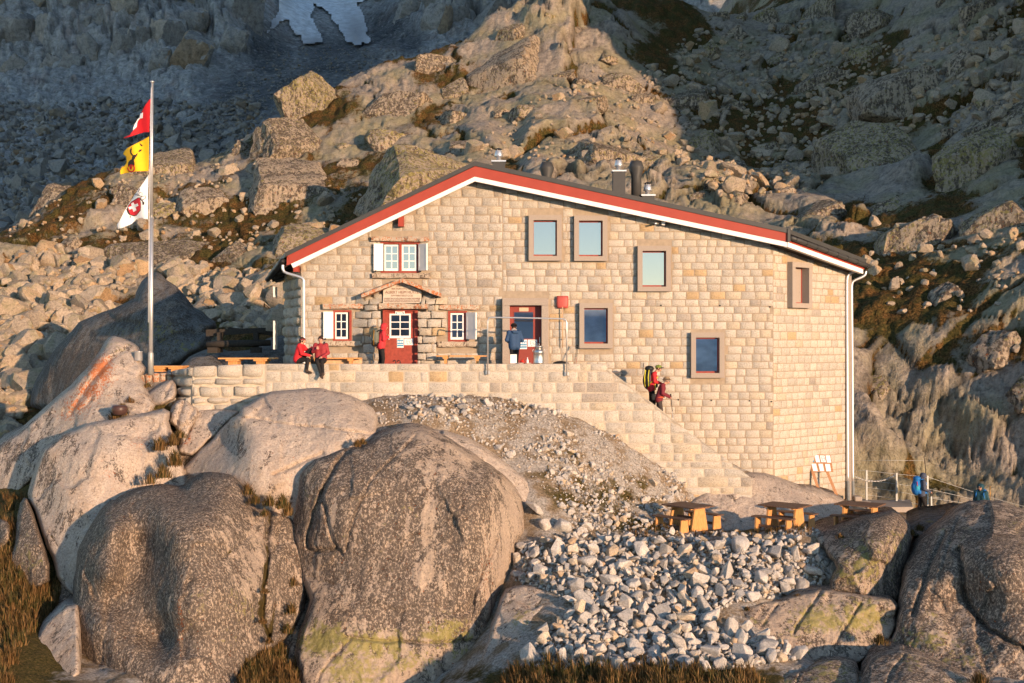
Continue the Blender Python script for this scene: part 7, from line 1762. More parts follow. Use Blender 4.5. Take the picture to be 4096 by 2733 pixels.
M_FRED = plain('red_cloth', (0.58, 0.012, 0.018), 0.8, var=.04); M_FYEL = plain('yellow_cloth', (0.80, 0.44, 0.012), 0.8, var=.03); M_FWHI = plain('white_cloth', (0.74, 0.73, 0.72), 0.8, var=.02); M_FBLK = plain('black_cloth', (0.03, 0.022, 0.018), .8, var=.02)
def zf(l): return [(430 + x / 2.488, 300 + y / 2.488) for x, y in l]
f1 = sheet('red_flag', zf([(428, 235), (420, 400), (415, 570), (370, 572), (300, 590), (240, 612), (150, 637), (160, 622), (215, 600), (250, 560), (290, 490), (330, 390), (360, 320), (395, 270)]), M_FRED, 0); tag(f1, 'red flag with white cross, top one on the flagpole', 'flag')
sheet('cross', zf([(352, 374), (350, 430), (322, 436), (298, 465), (290, 520), (255, 552), (254, 535), (270, 492), (284, 470), (298, 440), (318, 425), (325, 385)]), M_FWHI, .012, f1, 2)
f2 = sheet('yellow_flag', zf([(412, 612), (410, 800), (407, 958), (300, 960), (220, 972), (128, 990), (124, 960), (135, 925), (175, 895), (190, 860), (186, 820), (158, 795), (158, 770), (190, 730), (300, 675)]), M_FYEL, 0); tag(f2, 'yellow flag with black bull head and red ring, middle one on the flagpole', 'flag')
sheet('bull_head', zf([(250, 800), (275, 795), (302, 775), (296, 800), (272, 835), (262, 850), (270, 880), (268, 905), (205, 905), (208, 870), (222, 850), (240, 840), (246, 815)]), M_FBLK, .012, f2, 2)
sheet('horn', zf([(238, 715), (242, 740), (238, 770), (258, 800), (246, 806), (226, 780), (224, 745)]), M_FBLK, .014, f2, 2); sheet('horn', zf([(320, 675), (335, 690), (352, 700), (344, 714), (326, 702)]), M_FBLK, .014, f2, 2); sheet('ear', zf([(305, 768), (318, 745), (340, 738), (342, 752), (322, 766)]), M_FBLK, .014, f2, 2)
an = [(236 + 38 * math.cos(a), 930 + 38 * math.sin(a)) for a in np.linspace(-2.6, 3.4, 26)] ; an += [(236 + 27 * math.cos(a), 930 + 27 * math.sin(a)) for a in np.linspace(3.4, -2.6, 26)]
sheet('nose_ring', zf(an), M_FRED, .018, f2, 1.6); sheet('tongue', zf([(222, 908), (246, 908), (242, 938), (234, 944), (226, 938)]), M_FRED, .020, f2, 2)
f3 = sheet('white_flag', zf([(408, 990), (405, 1200), (402, 1438), (360, 1432), (318, 1424), (290, 1440), (240, 1485), (170, 1515), (104, 1536), (95, 1490), (130, 1430), (185, 1325), (240, 1240), (290, 1160), (350, 1080)]), M_FWHI, 0); tag(f3, 'white flag with red shield emblem, lowest one on the flagpole', 'flag')
M_FROSE = plain('shield_red_cloth', (0.55, 0.02, 0.035), 0.8, var=.03)
sheet('shield_border', zf([(198, 1310), (235, 1262), (300, 1222), (322, 1218), (334, 1290), (330, 1350), (290, 1400), (262, 1408), (222, 1395), (205, 1360)]), M_FBLK, .010, f3, 2)
sheet('shield', zf([(204, 1312), (238, 1268), (300, 1229), (318, 1226), (328, 1290), (324, 1345), (288, 1393), (262, 1400), (227, 1387), (211, 1356)]), M_FROSE, .018, f3, 2)
sheet('cross', zf([(233, 1280), (258, 1268), (268, 1292), (298, 1278), (308, 1302), (278, 1318), (288, 1348), (258, 1366), (246, 1332), (216, 1342), (207, 1316), (240, 1304)]), M_FWHI, .026, f3, 1.6)
sheet('ribbon', zf([(285, 1158), (350, 1175), (342, 1212), (278, 1195)]), M_FBLK, .010, f3, 2); sheet('ribbon', zf([(288, 1163), (346, 1179), (339, 1207), (282, 1190)]), M_FWHI, .016, f3, 2)
lt = lettering('SAC', f3, 430 + 313 / 2.488, 300 + 1186 / 2.488, 7, 19, float(fold(np.array(556.), np.array(777.))) - .024, M_FBLK, mirror=True)
sheet('ribbon_tail', zf([(330, 1212), (378, 1200), (380, 1230), (345, 1250), (368, 1268), (366, 1290), (350, 1298), (345, 1262), (326, 1240)]), M_FBLK, .008, f3, 2); sheet('ribbon_tail', zf([(334, 1216), (374, 1206), (375, 1228), (338, 1244)]), M_FWHI, .014, f3, 2)
sheet('ice_axe', zf([(318, 1130), (325, 1132), (312, 1165), (305, 1162)]), M_FBLK, .014, f3, 1.6); sheet('ice_axe', zf([(222, 1400), (232, 1402), (228, 1428), (222, 1424)]), M_FBLK, .014, f3, 1.6)
sheet('rope', zf([(186, 1335), (200, 1318), (212, 1362), (228, 1392), (215, 1396), (196, 1370)]), M_FBLK, .006, f3, 2)
# ------------------------------------------------------------------ people: one continuous surface grown round a skeleton
def surface(prims, vox, k=0.03, blend=True):
    """prims: ('cap',a,b,ra,rb,mat[,k]) ('ell',c,(rx,ry,rz),mat[,k]) ('box',c,h,r,mat,Matrix or None[,k]); returns V, quads, material ids"""
    lo = np.full(3, 1e9); hi = -lo
    bbs = []
    for p in prims:
        if p[0] == 'cap': a, b_ = np.array(p[1]), np.array(p[2]); m_ = max(p[3], p[4]); l, h = np.minimum(a, b_) - m_, np.maximum(a, b_) + m_
        elif p[0] == 'ell': c, r = np.array(p[1]), np.array(p[2]); l, h = c - r, c + r
        else:
            c, r = np.array(p[1]), np.array(p[2]); e = np.abs(np.array(p[5])) @ r if p[5] is not None else r; l, h = c - e - p[3], c + e + p[3]
        bbs.append((l, h)); lo = np.minimum(lo, l); hi = np.maximum(hi, h)
    lo -= vox * 3; hi += vox * 3; n = np.ceil((hi - lo) / vox).astype(int) + 1
    Fd = np.full(n, 1.0, np.float32); Md = np.zeros(n, np.int16); Bd = np.full(n, 1.0, np.float32)
    for p, (l, h) in zip(prims, bbs):
        i0 = np.maximum(((l - lo - .07) / vox).astype(int), 0); i1 = np.minimum(((h - lo + .07) / vox).astype(int) + 2, n)
        ax = [lo[d] + np.arange(i0[d], i1[d]) * vox for d in range(3)]
        x, y, z = np.meshgrid(*ax, indexing='ij')
        if p[0] == 'cap':
            a, b_, ra, rb, mt = np.array(p[1]), np.array(p[2]), p[3], p[4], p[5]; kk = p[6] if len(p) > 6 else k
            e = b_ - a; L2 = e @ e + 1e-9; t = np.clip(((x - a[0]) * e[0] + (y - a[1]) * e[1] + (z - a[2]) * e[2]) / L2, 0, 1)
            d = np.sqrt((x - a[0] - t * e[0]) ** 2 + (y - a[1] - t * e[1]) ** 2 + (z - a[2] - t * e[2]) ** 2) - (ra + (rb - ra) * t)
        elif p[0] == 'ell':
            c, r, mt = np.array(p[1]), np.array(p[2]), p[3]; kk = p[4] if len(p) > 4 else k
            q = np.sqrt(((x - c[0]) / r[0]) ** 2 + ((y - c[1]) / r[1]) ** 2 + ((z - c[2]) / r[2]) ** 2); d = (q - 1) * r.min()
        else:
            c, hh, rad, mt, R_ = np.array(p[1]), np.array(p[2]), p[3], p[4], p[5]; kk = p[6] if len(p) > 6 else k
            X = np.stack([x - c[0], y - c[1], z - c[2]], -1)
            if R_ is not None: X = X @ np.array(R_)
            q = np.abs(X) - hh; d = np.linalg.norm(np.maximum(q, 0), axis=-1) + np.minimum(q.max(-1), 0) - rad
        sl_ = tuple(slice(i0[d_], i1[d_]) for d_ in range(3)); f = Fd[sl_]; d = d.astype(np.float32)
        h_ = np.clip(.5 + .5 * (f - d) / kk, 0, 1); Fd[sl_] = f * (1 - h_) + d * h_ - kk * h_ * (1 - h_)
        bt_ = Bd[sl_]; mk = d < bt_; bt_[mk] = d[mk]; Md[sl_][mk] = mt
    ins = Fd < 0
    c8 = np.zeros(tuple(n - 1), np.int8)
    for dx in (0, 1):
        for dy in (0, 1):
            for dz in (0, 1): c8 += ins[dx:n[0] - 1 + dx, dy:n[1] - 1 + dy, dz:n[2] - 1 + dz]
    act = (c8 > 0) & (c8 < 8); ids = np.full(act.shape, -1); I = np.argwhere(act); ids[act] = np.arange(len(I))
    acc = np.zeros((len(I), 3)); cnt = np.zeros(len(I))
    cs = [(dx, dy, dz) for dx in (0, 1) for dy in (0, 1) for dz in (0, 1)]
    for a in cs:
        for d_ in range(3):
            if a[d_]: continue
            b_ = list(a); b_[d_] = 1
            fa = Fd[I[:, 0] + a[0], I[:, 1] + a[1], I[:, 2] + a[2]]; fb = Fd[I[:, 0] + b_[0], I[:, 1] + b_[1], I[:, 2] + b_[2]]
            m_ = (fa < 0) != (fb < 0); t = np.where(m_, fa / (fa - fb + 1e-12), 0)
            q = np.tile(np.array(a, float), (len(I), 1)); q[:, d_] += t
            acc += q * m_[:, None]; cnt += m_
    V = lo + (I + acc / cnt[:, None]) * vox
    Q = []
    for d_ in range(3):
        u, v_ = (d_ + 1) % 3, (d_ + 2) % 3
        sa = [slice(0, None)] * 3; A0 = ins.take(range(n[d_] - 1), d_); A1 = ins.take(range(1, n[d_]), d_)
        E = np.argwhere(A0 != A1); E = E[(E[:, u] > 0) & (E[:, v_] > 0) & (E[:, u] < n[u] - 1) & (E[:, v_] < n[v_] - 1)]
        sg = A0[E[:, 0], E[:, 1], E[:, 2]]
        def cid(du, dv): e = E.copy(); e[:, u] -= du; e[:, v_] -= dv; return ids[e[:, 0], e[:, 1], e[:, 2]]
        q = np.stack([cid(1, 1), cid(0, 1), cid(0, 0), cid(1, 0)], -1); q[~sg] = q[~sg][:, ::-1]; Q.append(q)
    Q = np.vstack(Q)
    g = np.clip(np.rint((V[Q].mean(1) - lo) / vox).astype(int), 0, n - 1)
    return V, Q, Md[g[:, 0], g[:, 1], g[:, 2]]
M_SKIN = plain('skin', (0.50, 0.27, 0.18), 0.6, var=.03); M_EYE = plain('eye_dark', (0.03, 0.02, 0.02), .4, var=.01); M_LIP = plain('lip', (0.42, 0.13, 0.10), .6, var=.02)
M_PANT = plain('black_trousers', (0.016, 0.014, 0.014), .85, var=.2, scale=30); M_BOOT = plain('brown_boot', (0.06, 0.04, 0.028), .8, var=.25, scale=40); M_HAIRB = plain('dark_brown_hair', (0.045, 0.02, 0.012), .6, var=.2, scale=60)
M_SOLE = plain('boot_sole', (0.02, 0.018, 0.016), .9)
def jac(name, col): return plain(name, col, .75, var=.12, scale=26)
def lerp(a, b_, t): return tuple(a[i] + (b_[i] - a[i]) * t for i in range(3))
def vadd(a, b_): return tuple(a[i] + b_[i] for i in range(3))
def hand(pr, wr, d, up, m, curl=.5, s=1.0):
    """palm, four fingers of unequal length with a bend, and a thumb"""
    d = Vector(d).normalized(); up = Vector(up); up = (up - d * up.dot(d)).normalized(); sd = d.cross(up); w_ = Vector(wr)
    pr.append(('cap', tuple(w_), tuple(w_ + d * .03 * s), .028 * s, .032 * s, m, .012)); pr.append(('cap', tuple(w_ + d * .04 * s + sd * .016), tuple(w_ + d * .04 * s - sd * .016), .026 * s, .026 * s, m, .012))
    for i, (o_, l) in enumerate(((-.030, .060), (-.010, .075), (.011, .072), (.031, .055))):
        a = w_ + d * .065 * s + sd * o_ * s; b_ = a + (d * (1 - curl * .4) - up * curl * .4) * l * .55 * s; c_ = b_ + (d * (1 - curl) - up * curl) * l * .5 * s
        pr.append(('cap', tuple(a - d * .01), tuple(b_), .0095 * s, .009 * s, m, .006)); pr.append(('cap', tuple(b_), tuple(c_), .009 * s, .008 * s, m, .004))
    a = w_ + d * .02 * s - sd * .03 * s; b_ = a + (d * .7 - sd * .55 - up * .3).normalized() * .038 * s; c_ = b_ + (d * .9 - up * .3) * .03 * s
    pr.append(('cap', tuple(a), tuple(b_), .012 * s, .011 * s, m, .008)); pr.append(('cap', tuple(b_), tuple(c_), .011 * s, .009 * s, m, .004))
def head(pr, c, f, skin, hair, eye, lip, hood=None, glasses=None, hairlen=0.0, s=1.0):
    """c head centre, f facing direction"""
    f = Vector(f).normalized(); up = Vector((0, 0, 1)); sd = f.cross(up).normalized(); up = sd.cross(f).normalized(); c = Vector(c)
    def q(a, b_, u_): return tuple(c + f * a * s + sd * b_ * s + up * u_ * s)
    hm = hair if hood is None else hood
    pr.append(('cap', q(-.02, 0, .045), q(.01, 0, .03), .092 * s, .085 * s, hm, .02))
    pr.append(('cap', q(.028, 0, .03), q(.042, 0, -.055), .068 * s, .045 * s, skin, .02)); pr.append(('cap', q(.045, -.022, .0), q(.045, .022, .0), .05 * s, .05 * s, skin, .02))
    pr.append(('cap', q(.095, 0, .012), q(.112, 0, -.018), .009 * s, .014 * s, skin, .012))
    for s_ in (-1, 1):
        pr.append(('cap', q(.088, .03 * s_, .018), q(.09, .03 * s_ + .004, .018), .010 * s, .010 * s, eye if not glasses else glasses, .002))
        if hood is None: pr.append(('cap', q(-.005, .083 * s_, .015), q(-.01, .085 * s_, -.02), .013 * s, .010 * s, skin, .008))
    if glasses: pr.append(('cap', q(.096, -.045, .018), q(.096, .045, .018), .012 * s, .012 * s, glasses, .002))
    pr.append(('cap', q(.086, -.018, -.048), q(.086, .018, -.048), .008 * s, .008 * s, lip, .004))
    if hood is not None:
        pr.append(('cap', q(-.03, -.02, .03), q(-.03, .02, .03), .115 * s, .115 * s, hood, .03)); pr.append(('cap', q(-.05, 0, -.08), q(-.03, 0, .0), .10 * s, .11 * s, hood, .03))
        for s_ in (-1, 1): pr.append(('cap', q(.02, .075 * s_, .05), q(.02, .075 * s_, -.08), .035 * s, .035 * s, hood, .02))
        pr.append(('cap', q(.03, -.05, .10), q(.03, .05, .10), .032 * s, .032 * s, hood, .02))
    elif hairlen: pr.append(('cap', q(-.06, 0, .02), q(-.07, 0, -hairlen), .075 * s, .05 * s, hair, .02))
def body(J, puff=1.0, mats=None):
    """J: joints; material ids: 0 skin 1 jacket 2 trousers 3 boots 4 hair/hood 5 eye 6 lip 7 extra"""
    pr = []
    g = J.get
    ch, pe = Vector(g('chest')), Vector(g('pelvis'))
    ax = (ch - pe); sd = Vector(g('side', (1, 0, 0))).normalized()
    for s_ in (-1, 1):
        pr.append(('cap', tuple(pe + sd * .075 * s_), tuple(ch + sd * .085 * s_), .115 * puff, .118 * puff, 1, .05))
        pr.append(('cap', tuple(pe - ax * .18 + sd * .07 * s_), tuple(pe + sd * .07 * s_), .12 * puff, .118 * puff, 1, .04))
    n_ = Vector(g('neck'))
    for K, s_ in (('l', -1), ('r', 1)):
        sh, el, wr = g('sh_' + K), g('el_' + K), g('wr_' + K)
        pr.append(('cap', tuple(ch + sd * .05 * s_), sh, .10 * puff, .072 * puff, 1, .05)); pr.append(('cap', sh, el, .068 * puff, .054 * puff, 1, .03)); pr.append(('cap', el, wr, .054 * puff, .040 * puff, 1, .02))
        hp, kn, an = g('hip_' + K), g('kn_' + K), g('an_' + K)
        pr.append(('cap', hp, kn, .098, .066, 2, .04)); pr.append(('cap', kn, an, .066, .050, 2, .02))
        td = g('toe_' + K); pr.append(('cap', vadd(an, (0, 0, -.01)), vadd(an, (0, 0, -.05)), .052, .052, 3, .015)); t_ = Vector(an) + Vector(td).normalized() * .17 + Vector((0, 0, -.055)); pr.append(('cap', vadd(an, (0, 0, -.06)), tuple(t_), .048, .040, 3, .02))
        hd = g('hand_' + K, tuple(Vector(wr) - Vector(el))); hand(pr, wr, hd, g('hup_' + K, (0, 0, 1)), 0, g('curl_' + K, .55))
    pr.append(('cap', tuple(Vector(g('hip_l'))), tuple(Vector(g('hip_r'))), .105, .105, 2, .04))
    pr.append(('cap', tuple(ch + ax.normalized() * .08), tuple(n_), .075, .052, g('neckm', 1), .03)); pr.append(('cap', tuple(n_), g('head'), .05, .05, g('neckm2', 0), .02))
    return pr
def person(name, label, prims, mats, loc, rz, vox=.0125):
    V, Q, m = surface(prims, vox)
    me = npmesh(name, V, Q, mats, smooth=True, midx=m); o = obj(name, me); o.location = loc; o.rotation_euler = (0, 0, rz); tag(o, label, 'person'); return o
def surf_obj(name, prims, mats, loc, rz, parent=None, vox=.012):
    V, Q, m = surface(prims, vox, .02); o = obj(name, npmesh(name, V, Q, mats, smooth=True, midx=m), parent)
    if parent is None: o.location = loc; o.rotation_euler = (0, 0, rz)
    return o
def stand(h=1.72, lean=0.0, stride=0.0, **kw):
    k_ = h / 1.72
    J = dict(pelvis=(0, 0, .98), chest=(0, -lean * .45, 1.30), neck=(0, -lean * .75 - .01, 1.47), head=(0, -lean * .95 - .03, 1.59), sh_l=(-.185, -lean * .55, 1.40), sh_r=(.185, -lean * .55, 1.40), hip_l=(-.085, 0, .90), hip_r=(.085, 0, .90),
             kn_l=(-.09, -.03 - stride * .5, .49), kn_r=(.09, -.03 + stride * .35, .49), an_l=(-.09, .03 - stride * .7, .11), an_r=(.09, .03 + stride, .12), toe_l=(-.1, -1, 0), toe_r=(.1, -1, 0),
             el_l=(-.25, .03, 1.13), el_r=(.25, .03, 1.13), wr_l=(-.24, -.12, .92), wr_r=(.24, -.12, .92))
    J.update(kw); return J
def std(jm, pm=M_PANT, hm=M_HAIRB, extra=M_BLACK, bm=M_BOOT): return [M_SKIN, jm, pm, bm, hm, M_EYE, M_LIP, extra]

# 1 seated woman in profile, red padded jacket
J = dict(pelvis=(0, .03, .20), chest=(0, -.05, .50), neck=(0, -.09, .66), head=(0, -.13, .77), sh_l=(-.17, -.07, .60), sh_r=(.17, -.07, .60), hip_l=(-.09, 0, .11), hip_r=(.09, 0, .11),
         kn_l=(-.16, -.36, .14), an_l=(-.22, -.34, -.20), toe_l=(-.2, -.9, -.3), kn_r=(.07, -.38, .46), an_r=(.05, -.46, .08), toe_r=(0, -1, -.1), el_l=(-.22, -.16, .34), wr_l=(-.10, -.40, .27), el_r=(.20, -.26, .42), wr_r=(.09, -.42, .54), hand_l=(.4, -.6, 0), hand_r=(-.2, -.8, -.3), neckm=1)
pr = body(J, 1.12); head(pr, J['head'], (0, -1, -.02), 0, 4, 5, 6, hairlen=.05)
w1 = person('person', 'seated person in bright red padded jacket turned sideways, hands round one knee', pr, std(jac('red_padded_nylon', (0.56, 0.018, 0.025))), (XA(1196, 42.42), 42.42, ZT), RAD(82))
surf_obj('headband', [('ell', tuple(Vector(J['head']) + Vector((0, .005, .045))), (.099, .112, .038), 0)], [plain('knitted_red_band', (0.30, 0.05, 0.05), .9, var=.4, scale=50)], None, 0, w1)
# 2 seated woman facing the viewer
J = dict(pelvis=(0, .03, .20), chest=(0, .0, .52), neck=(0, -.01, .68), head=(0, -.03, .80), sh_l=(-.18, 0, .62), sh_r=(.18, 0, .62), hip_l=(-.09, 0, .11), hip_r=(.09, 0, .11), kn_l=(-.03, -.40, .08), an_l=(.09, -.36, -.34), toe_l=(.4, -.7, -.4), kn_r=(.13, -.40, .08), an_r=(.16, -.37, -.30), toe_r=(-.1, -.8, -.5),
         el_l=(-.24, -.10, .40), wr_l=(-.07, -.24, .47), hand_l=(.2, -.1, .9), hup_l=(0, 1, 0), curl_l=.3, el_r=(.26, -.03, .36), wr_r=(.08, -.22, .22), hand_r=(-.5, -.7, -.2))
pr = body(J, 1.08); head(pr, J['head'], (0, -1, 0), 0, 4, 5, 6)
pr.append(('cap', (-.03, -.09, .655), (.03, -.09, .655), .035, .035, 1, .02))
person('person', 'seated smiling person in dark red jacket facing out, one hand raised', pr, std(jac('dark_red_shell', (0.30, 0.03, 0.035))), (XA(1283, 42.36), 42.36, ZT), RAD(-4))
# 3 hiker at the red door
J = stand(1.66, .10, .06, el_l=(-.25, -.05, 1.15), wr_l=(-.10, -.24, 1.24), el_r=(.25, -.06, 1.15), wr_r=(.10, -.25, 1.22), hand_l=(.3, -.2, .9), hand_r=(-.3, -.2, .9))
pr = body(J, 1.12); head(pr, J['head'], (0, -1, -.12), 0, 4, 5, 6, hood=4)
L3 = (XA(1524, 44.0), 44.0, TER); A3 = RAD(108)
person('person', 'standing person in red hooded jacket at the red door with a grey backpack', pr, std(jac('bright_red_shell', (0.58, 0.035, 0.04)), hm=jac('bright_red_shell', (0, 0, 0))), L3, A3)
M_BPG = jac('grey_green_pack', (0.13, 0.14, 0.11)); M_YEL = plain('yellow_strap', (0.62, 0.55, 0.05), .7); M_GOLD = plain('orange_pole', (0.45, 0.22, 0.03), .4, metal=.6)
bp1 = empty('backpack', L3, 'grey backpack with an orange pole strapped on, worn at the red door', 'backpack', rz=A3)
surf_obj('bag', [('ell', (0, .20, 1.22), (.19, .14, .30), 0), ('ell', (0, .22, 1.02), (.17, .13, .12), 1), ('cap', (-.08, .29, 1.15), (.08, .29, 1.15), .06, .06, 0)], [M_BPG, M_BLACK], None, 0, bp1)
MB().tube([(-.14, .29, .96), (-.12, .28, 1.50)], .02, M_GOLD, 8).build('strapped_pole', bp1)
for s_ in (-1, 1): MB().tube([(s_ * .12, .20, 1.42), (s_ * .13, .02, 1.50), (s_ * .14, -.16, 1.34), (s_ * .16, -.05, 1.12), (s_ * .14, .18, 1.02)], .02, M_BLACK, 6).build('strap', bp1)
# 4 man in blue, back to the viewer
J = stand(1.76, .06, .05, el_l=(-.29, -.02, 1.14), wr_l=(-.12, -.24, 1.02), el_r=(.28, -.02, 1.14), wr_r=(.10, -.24, 1.04), hand_l=(.4, -.4, -.5), hand_r=(-.4, -.5, -.3))
pr = body(J, 1.16); head(pr, J['head'], (0, -1, -.25), 0, 4, 5, 6); pr.append(('cap', (-.04, -.04, 1.475), (.04, -.04, 1.475), .066, .066, 7, .02)); pr.append(('cap', (-.06, .10, 1.42), (.06, .10, 1.42), .06, .06, 1, .04))
p4 = person('person', 'standing person in blue jacket and black beanie with back turned at the second door', pr, std(jac('navy_blue_shell', (0.025, 0.06, 0.13)), extra=plain('grey_gaiter', (.3, .28, .27), .9, var=.3, scale=60)), (XA(2058, 43.5), 43.5, TER), RAD(198))
surf_obj('beanie', [('ell', tuple(Vector(J['head']) + Vector((0, .015, .06))), (.106, .116, .085), 0)], [plain('dark_wool', (.03, .02, .018), .95, var=.3, scale=80)], None, 0, p4)
# 5 man on the stairs with the big black pack
fz5 = TER - .66 - 3 * .22
J = stand(1.78, .16, .12, el_l=(-.25, -.10, 1.16), wr_l=(-.16, -.30, 1.10), el_r=(.25, -.10, 1.16), wr_r=(.16, -.30, 1.10), head=(0, -.24, 1.60), neck=(0, -.15, 1.48))
pr = body(J, 1.16); head(pr, J['head'], (0, -1, -.35), 0, 4, 5, 6, glasses=5)
L5 = (XA(2606, 43.5), 43.5, ZA(1459, 43.5) - 1.74); A5 = RAD(86)
p5_ = person('person', 'descending person in bright red jacket and green cap with a tall black pack', pr, std(jac('red_softshell', (0.58, 0.025, 0.03))), L5, A5)
hc_ = Vector(J['head'])
surf_obj('cap', [('ell', tuple(hc_ + Vector((0, .0, .065))), (.102, .118, .072), 0), ('ell', tuple(hc_ + Vector((0, -.12, .035))), (.075, .085, .018), 1)], [plain('green_cloth', (.20, .24, .05), .9, var=.3, scale=40), M_BLACK], None, 0, p5_)
_b = Matrix.Rotation(A5, 3, 'Z') @ Vector((0, -.075, 0)); L5b = tuple(Vector(L5) + _b)
bp2 = empty('backpack', L5b, 'tall black backpack with yellow green straps worn on the stairs', 'backpack', rz=A5)
surf_obj('bag', [('ell', (0, .17, 1.26), (.20, .17, .38), 0), ('ell', (0, .18, 1.12), (.20, .18, .26), 0), ('ell', (0, .15, 1.60), (.17, .16, .11), 0), ('ell', (0, .30, 1.2), (.13, .08, .2), 0), ('box', (0, .02, 1.02), (.15, .12, .04), .04, 0, None)], [M_BLACK], None, 0, bp2)
for x, a in ((-.17, 0), (.17, 0), (-.12, .2), (.12, .2)): MB().tube([(x, .17 + a * .6, 1.56), (x * 1.15, .20 + a * .6, 1.3), (x * 1.05, .18 + a * .6, .98)], .018, M_YEL, 6).build('strap', bp2)
for s_ in (-1, 1): MB().tube([(s_ * .20, .16, 1.08), (s_ * .22, -.02, 1.22), (s_ * .16, -.14, 1.32)], .018, M_YEL, 6).build('strap', bp2); MB().tube([(s_ * .20, -.04, 1.08), (s_ * .2, -.06, .86)], .02, M_YEL, 6).build('strap', bp2)
MB().tube([(-.18, .38, 1.40), (-.18, .36, 1.80)], .014, M_BLACK, 6).build('strapped_pole', bp2)
# 6 person in maroon with sun hat
J = stand(1.62, .22, .10, head=(0, -.27, 1.56), neck=(0, -.19, 1.45), el_l=(-.24, -.12, 1.13), wr_l=(-.20, -.36, 1.00), el_r=(.24, -.12, 1.13), wr_r=(.20, -.36, 1.02), curl_l=.9, curl_r=.9)
pr = body(J, 1.10); head(pr, J['head'], (0, -1, -.45), 0, 4, 5, 6, glasses=5, hairlen=.03)
L6 = (XA(2636, 43.05), 43.05, ZA(1505, 43.05) - 1.72); A6 = RAD(84)
p6_ = person('person', 'descending person in maroon jacket and tan sun hat holding a pole', pr, std(jac('maroon_shell', (0.17, 0.018, 0.028)), pm=plain('grey_brown_trousers', (.05, .038, .035), .85, var=.15, scale=30), hm=plain('grey_hair', (.30, .26, .22), .8, var=.3, scale=60)), L6, A6)
hc_ = Vector(J['head'])
surf_obj('sun_hat', [('ell', tuple(hc_ + Vector((0, .01, .08))), (.100, .112, .072), 0), ('ell', tuple(hc_ + Vector((0, .0, .035))), (.165, .180, .014), 0), ('ell', tuple(hc_ + Vector((0, .01, .055))), (.108, .120, .020), 1)], [plain('tan_felt', (.30, .20, .11), .9, var=.1, scale=40), M_BLACK], None, 0, p6_)
bp3 = empty('waist_pack', L6, 'orange red waist belt and small pack worn by the maroon hiker', 'waist pack', rz=A6)
surf_obj('bag', [('box', (0, .18, 1.0), (.10, .05, .08), .03, 0, None)], [M_BLACK], None, 0, bp3)
MB().tube([(.155 * math.cos(a) * 1.25, -.02 + .16 * math.sin(a), 1.0) for a in np.linspace(0, 6.28, 20)], .026, plain('orange_belt', (.62, .09, .03), .7), 6, cap=False).build('belt', bp3)
M6 = Matrix.Translation(L6) @ Matrix.Rotation(A6, 4, 'Z')
pole(M6 @ Vector((-.20, -.40, 1.08)), M6 @ Vector((-.24, -.50, -.05)), 'thin trekking pole in the near hand of the maroon hiker', M_STEEL)
pole(M6 @ Vector((.20, -.40, 1.08)), M6 @ Vector((.22, -.52, -.05)), 'thin trekking pole in the far hand of the maroon hiker', M_STEEL)
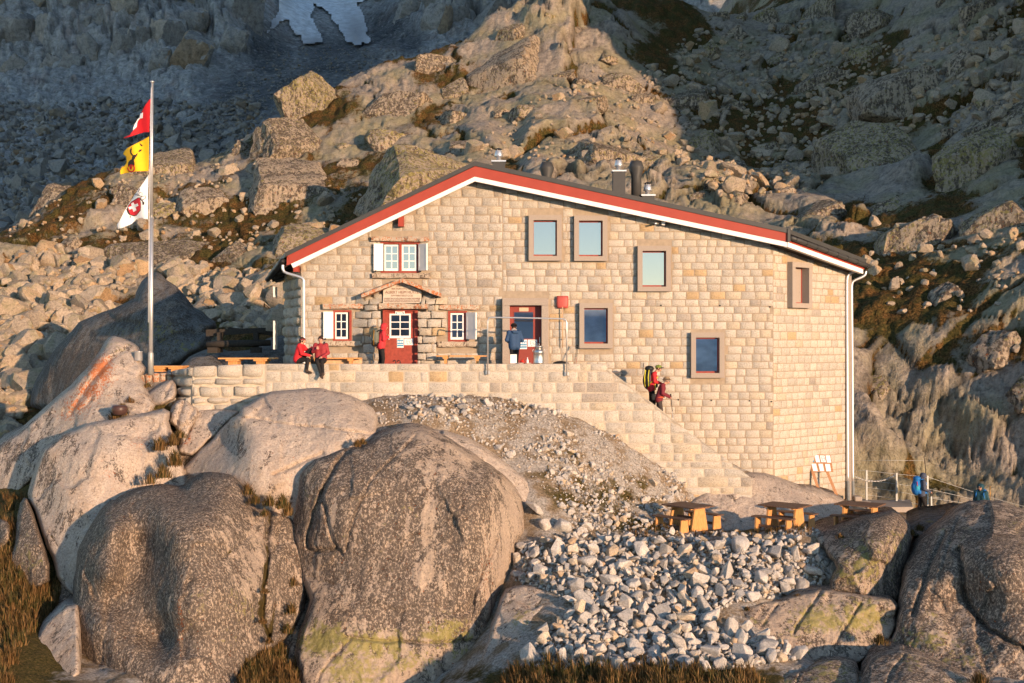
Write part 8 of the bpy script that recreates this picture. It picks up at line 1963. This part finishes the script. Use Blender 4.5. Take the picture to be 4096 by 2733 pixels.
# 7 hiker with the bright blue pack on the path
L7 = (XA(3686, 48.2), 48.2, ZA(1889, 48.2) - 1.76); A7 = RAD(92)
J = stand(1.76, .05, .16, el_l=(-.24, -.02, 1.14), wr_l=(-.22, -.26, 1.02), el_r=(.24, -.02, 1.14), wr_r=(.22, -.24, 1.04), curl_l=.9, curl_r=.9)
pr = body(J, 1.10); head(pr, J['head'], (0, -1, -.3), 0, 4, 5, 6, hood=4)
M_NAVY = jac('slate_blue_fleece', (0.055, 0.065, 0.10))
person('person', 'walking hooded person in slate blue jacket with a bright blue pack on the path', pr, std(M_NAVY, hm=M_NAVY), L7, A7)
M_BLUEP = jac('bright_blue_nylon', (0.012, 0.14, 0.42))
bp4 = empty('backpack', L7, 'bright blue backpack worn by the walking person beside the fence', 'backpack', rz=A7)
surf_obj('bag', [('ell', (0, .19, 1.24), (.19, .16, .34), 0), ('ell', (0, .21, 1.08), (.19, .17, .2), 0), ('ell', (0, .18, 1.52), (.16, .14, .10), 0), ('ell', (0, .32, 1.2), (.12, .07, .16), 0), ('box', (0, .0, 1.0), (.16, .14, .03), .03, 0, None), ('ell', (-.15, .20, 1.18), (.06, .08, .13), 1)], [M_BLUEP, plain('teal_print', (.03, .30, .42), .7, var=.3, scale=30)], None, 0, bp4)
for s_ in (-1, 1): MB().tube([(s_ * .12, .20, 1.44), (s_ * .13, .0, 1.50), (s_ * .14, -.15, 1.34), (s_ * .17, -.05, 1.12), (s_ * .15, .18, 1.04)], .02, M_BLUEP, 6).build('strap', bp4)
MB().tube([(-.19, .22, 1.15), (-.19, .24, 1.42)], .012, M_REDP, 6).build('zip_pull', bp4)
M7 = Matrix.Translation(L7) @ Matrix.Rotation(A7, 4, 'Z')
pole(M7 @ Vector((-.22, -.34, 1.08)), M7 @ Vector((-.24, -.36, -.02)), 'trekking pole planted by the walking person with the blue pack', M_STEEL)
stf = MB().tube([P(3696, 1826, 48.9), P(3703, 1880, 48.9), P(3708, 2050, 48.9)], [.012, .016, .016], M_OLDWOOD, 6).build('marker_stake'); tag(stf, 'thin brown stake standing beside the fence post', 'stake')
# 8 teal hooded hiker behind the rock
L8 = (XA(3924, 47.2), 47.2, ZA(1934, 47.2) - 1.74); A8 = RAD(-38)
J = stand(1.74, .03, .05)
pr = body(J, 1.10); head(pr, J['head'], (0, -1, -.05), 0, 4, 5, 6, hood=4, glasses=5)
M_TEAL = jac('dark_teal_shell', (0.012, 0.055, 0.075))
person('person', 'person in teal hood and sunglasses half hidden behind the huge rock', pr, std(M_TEAL, hm=M_TEAL), L8, A8)
bp5 = empty('backpack', L8, 'blue backpack with a pole worn by the half hidden teal hooded person', 'backpack', rz=A8)
surf_obj('bag', [('ell', (0, .20, 1.22), (.22, .16, .28), 0), ('ell', (0, .2, 1.42), (.16, .13, .1), 0)], [M_BLUEP], None, 0, bp5)
MB().tube([(.22, .36, 1.0), (.22, .38, 1.62)], .016, M_GOLD, 6).build('strapped_pole', bp5)
for s_ in (-1, 1): MB().tube([(s_ * .12, .20, 1.40), (s_ * .13, .0, 1.49), (s_ * .14, -.15, 1.34), (s_ * .17, -.05, 1.12), (s_ * .15, .18, 1.04)], .024, M_BLUEP, 6).build('strap', bp5)
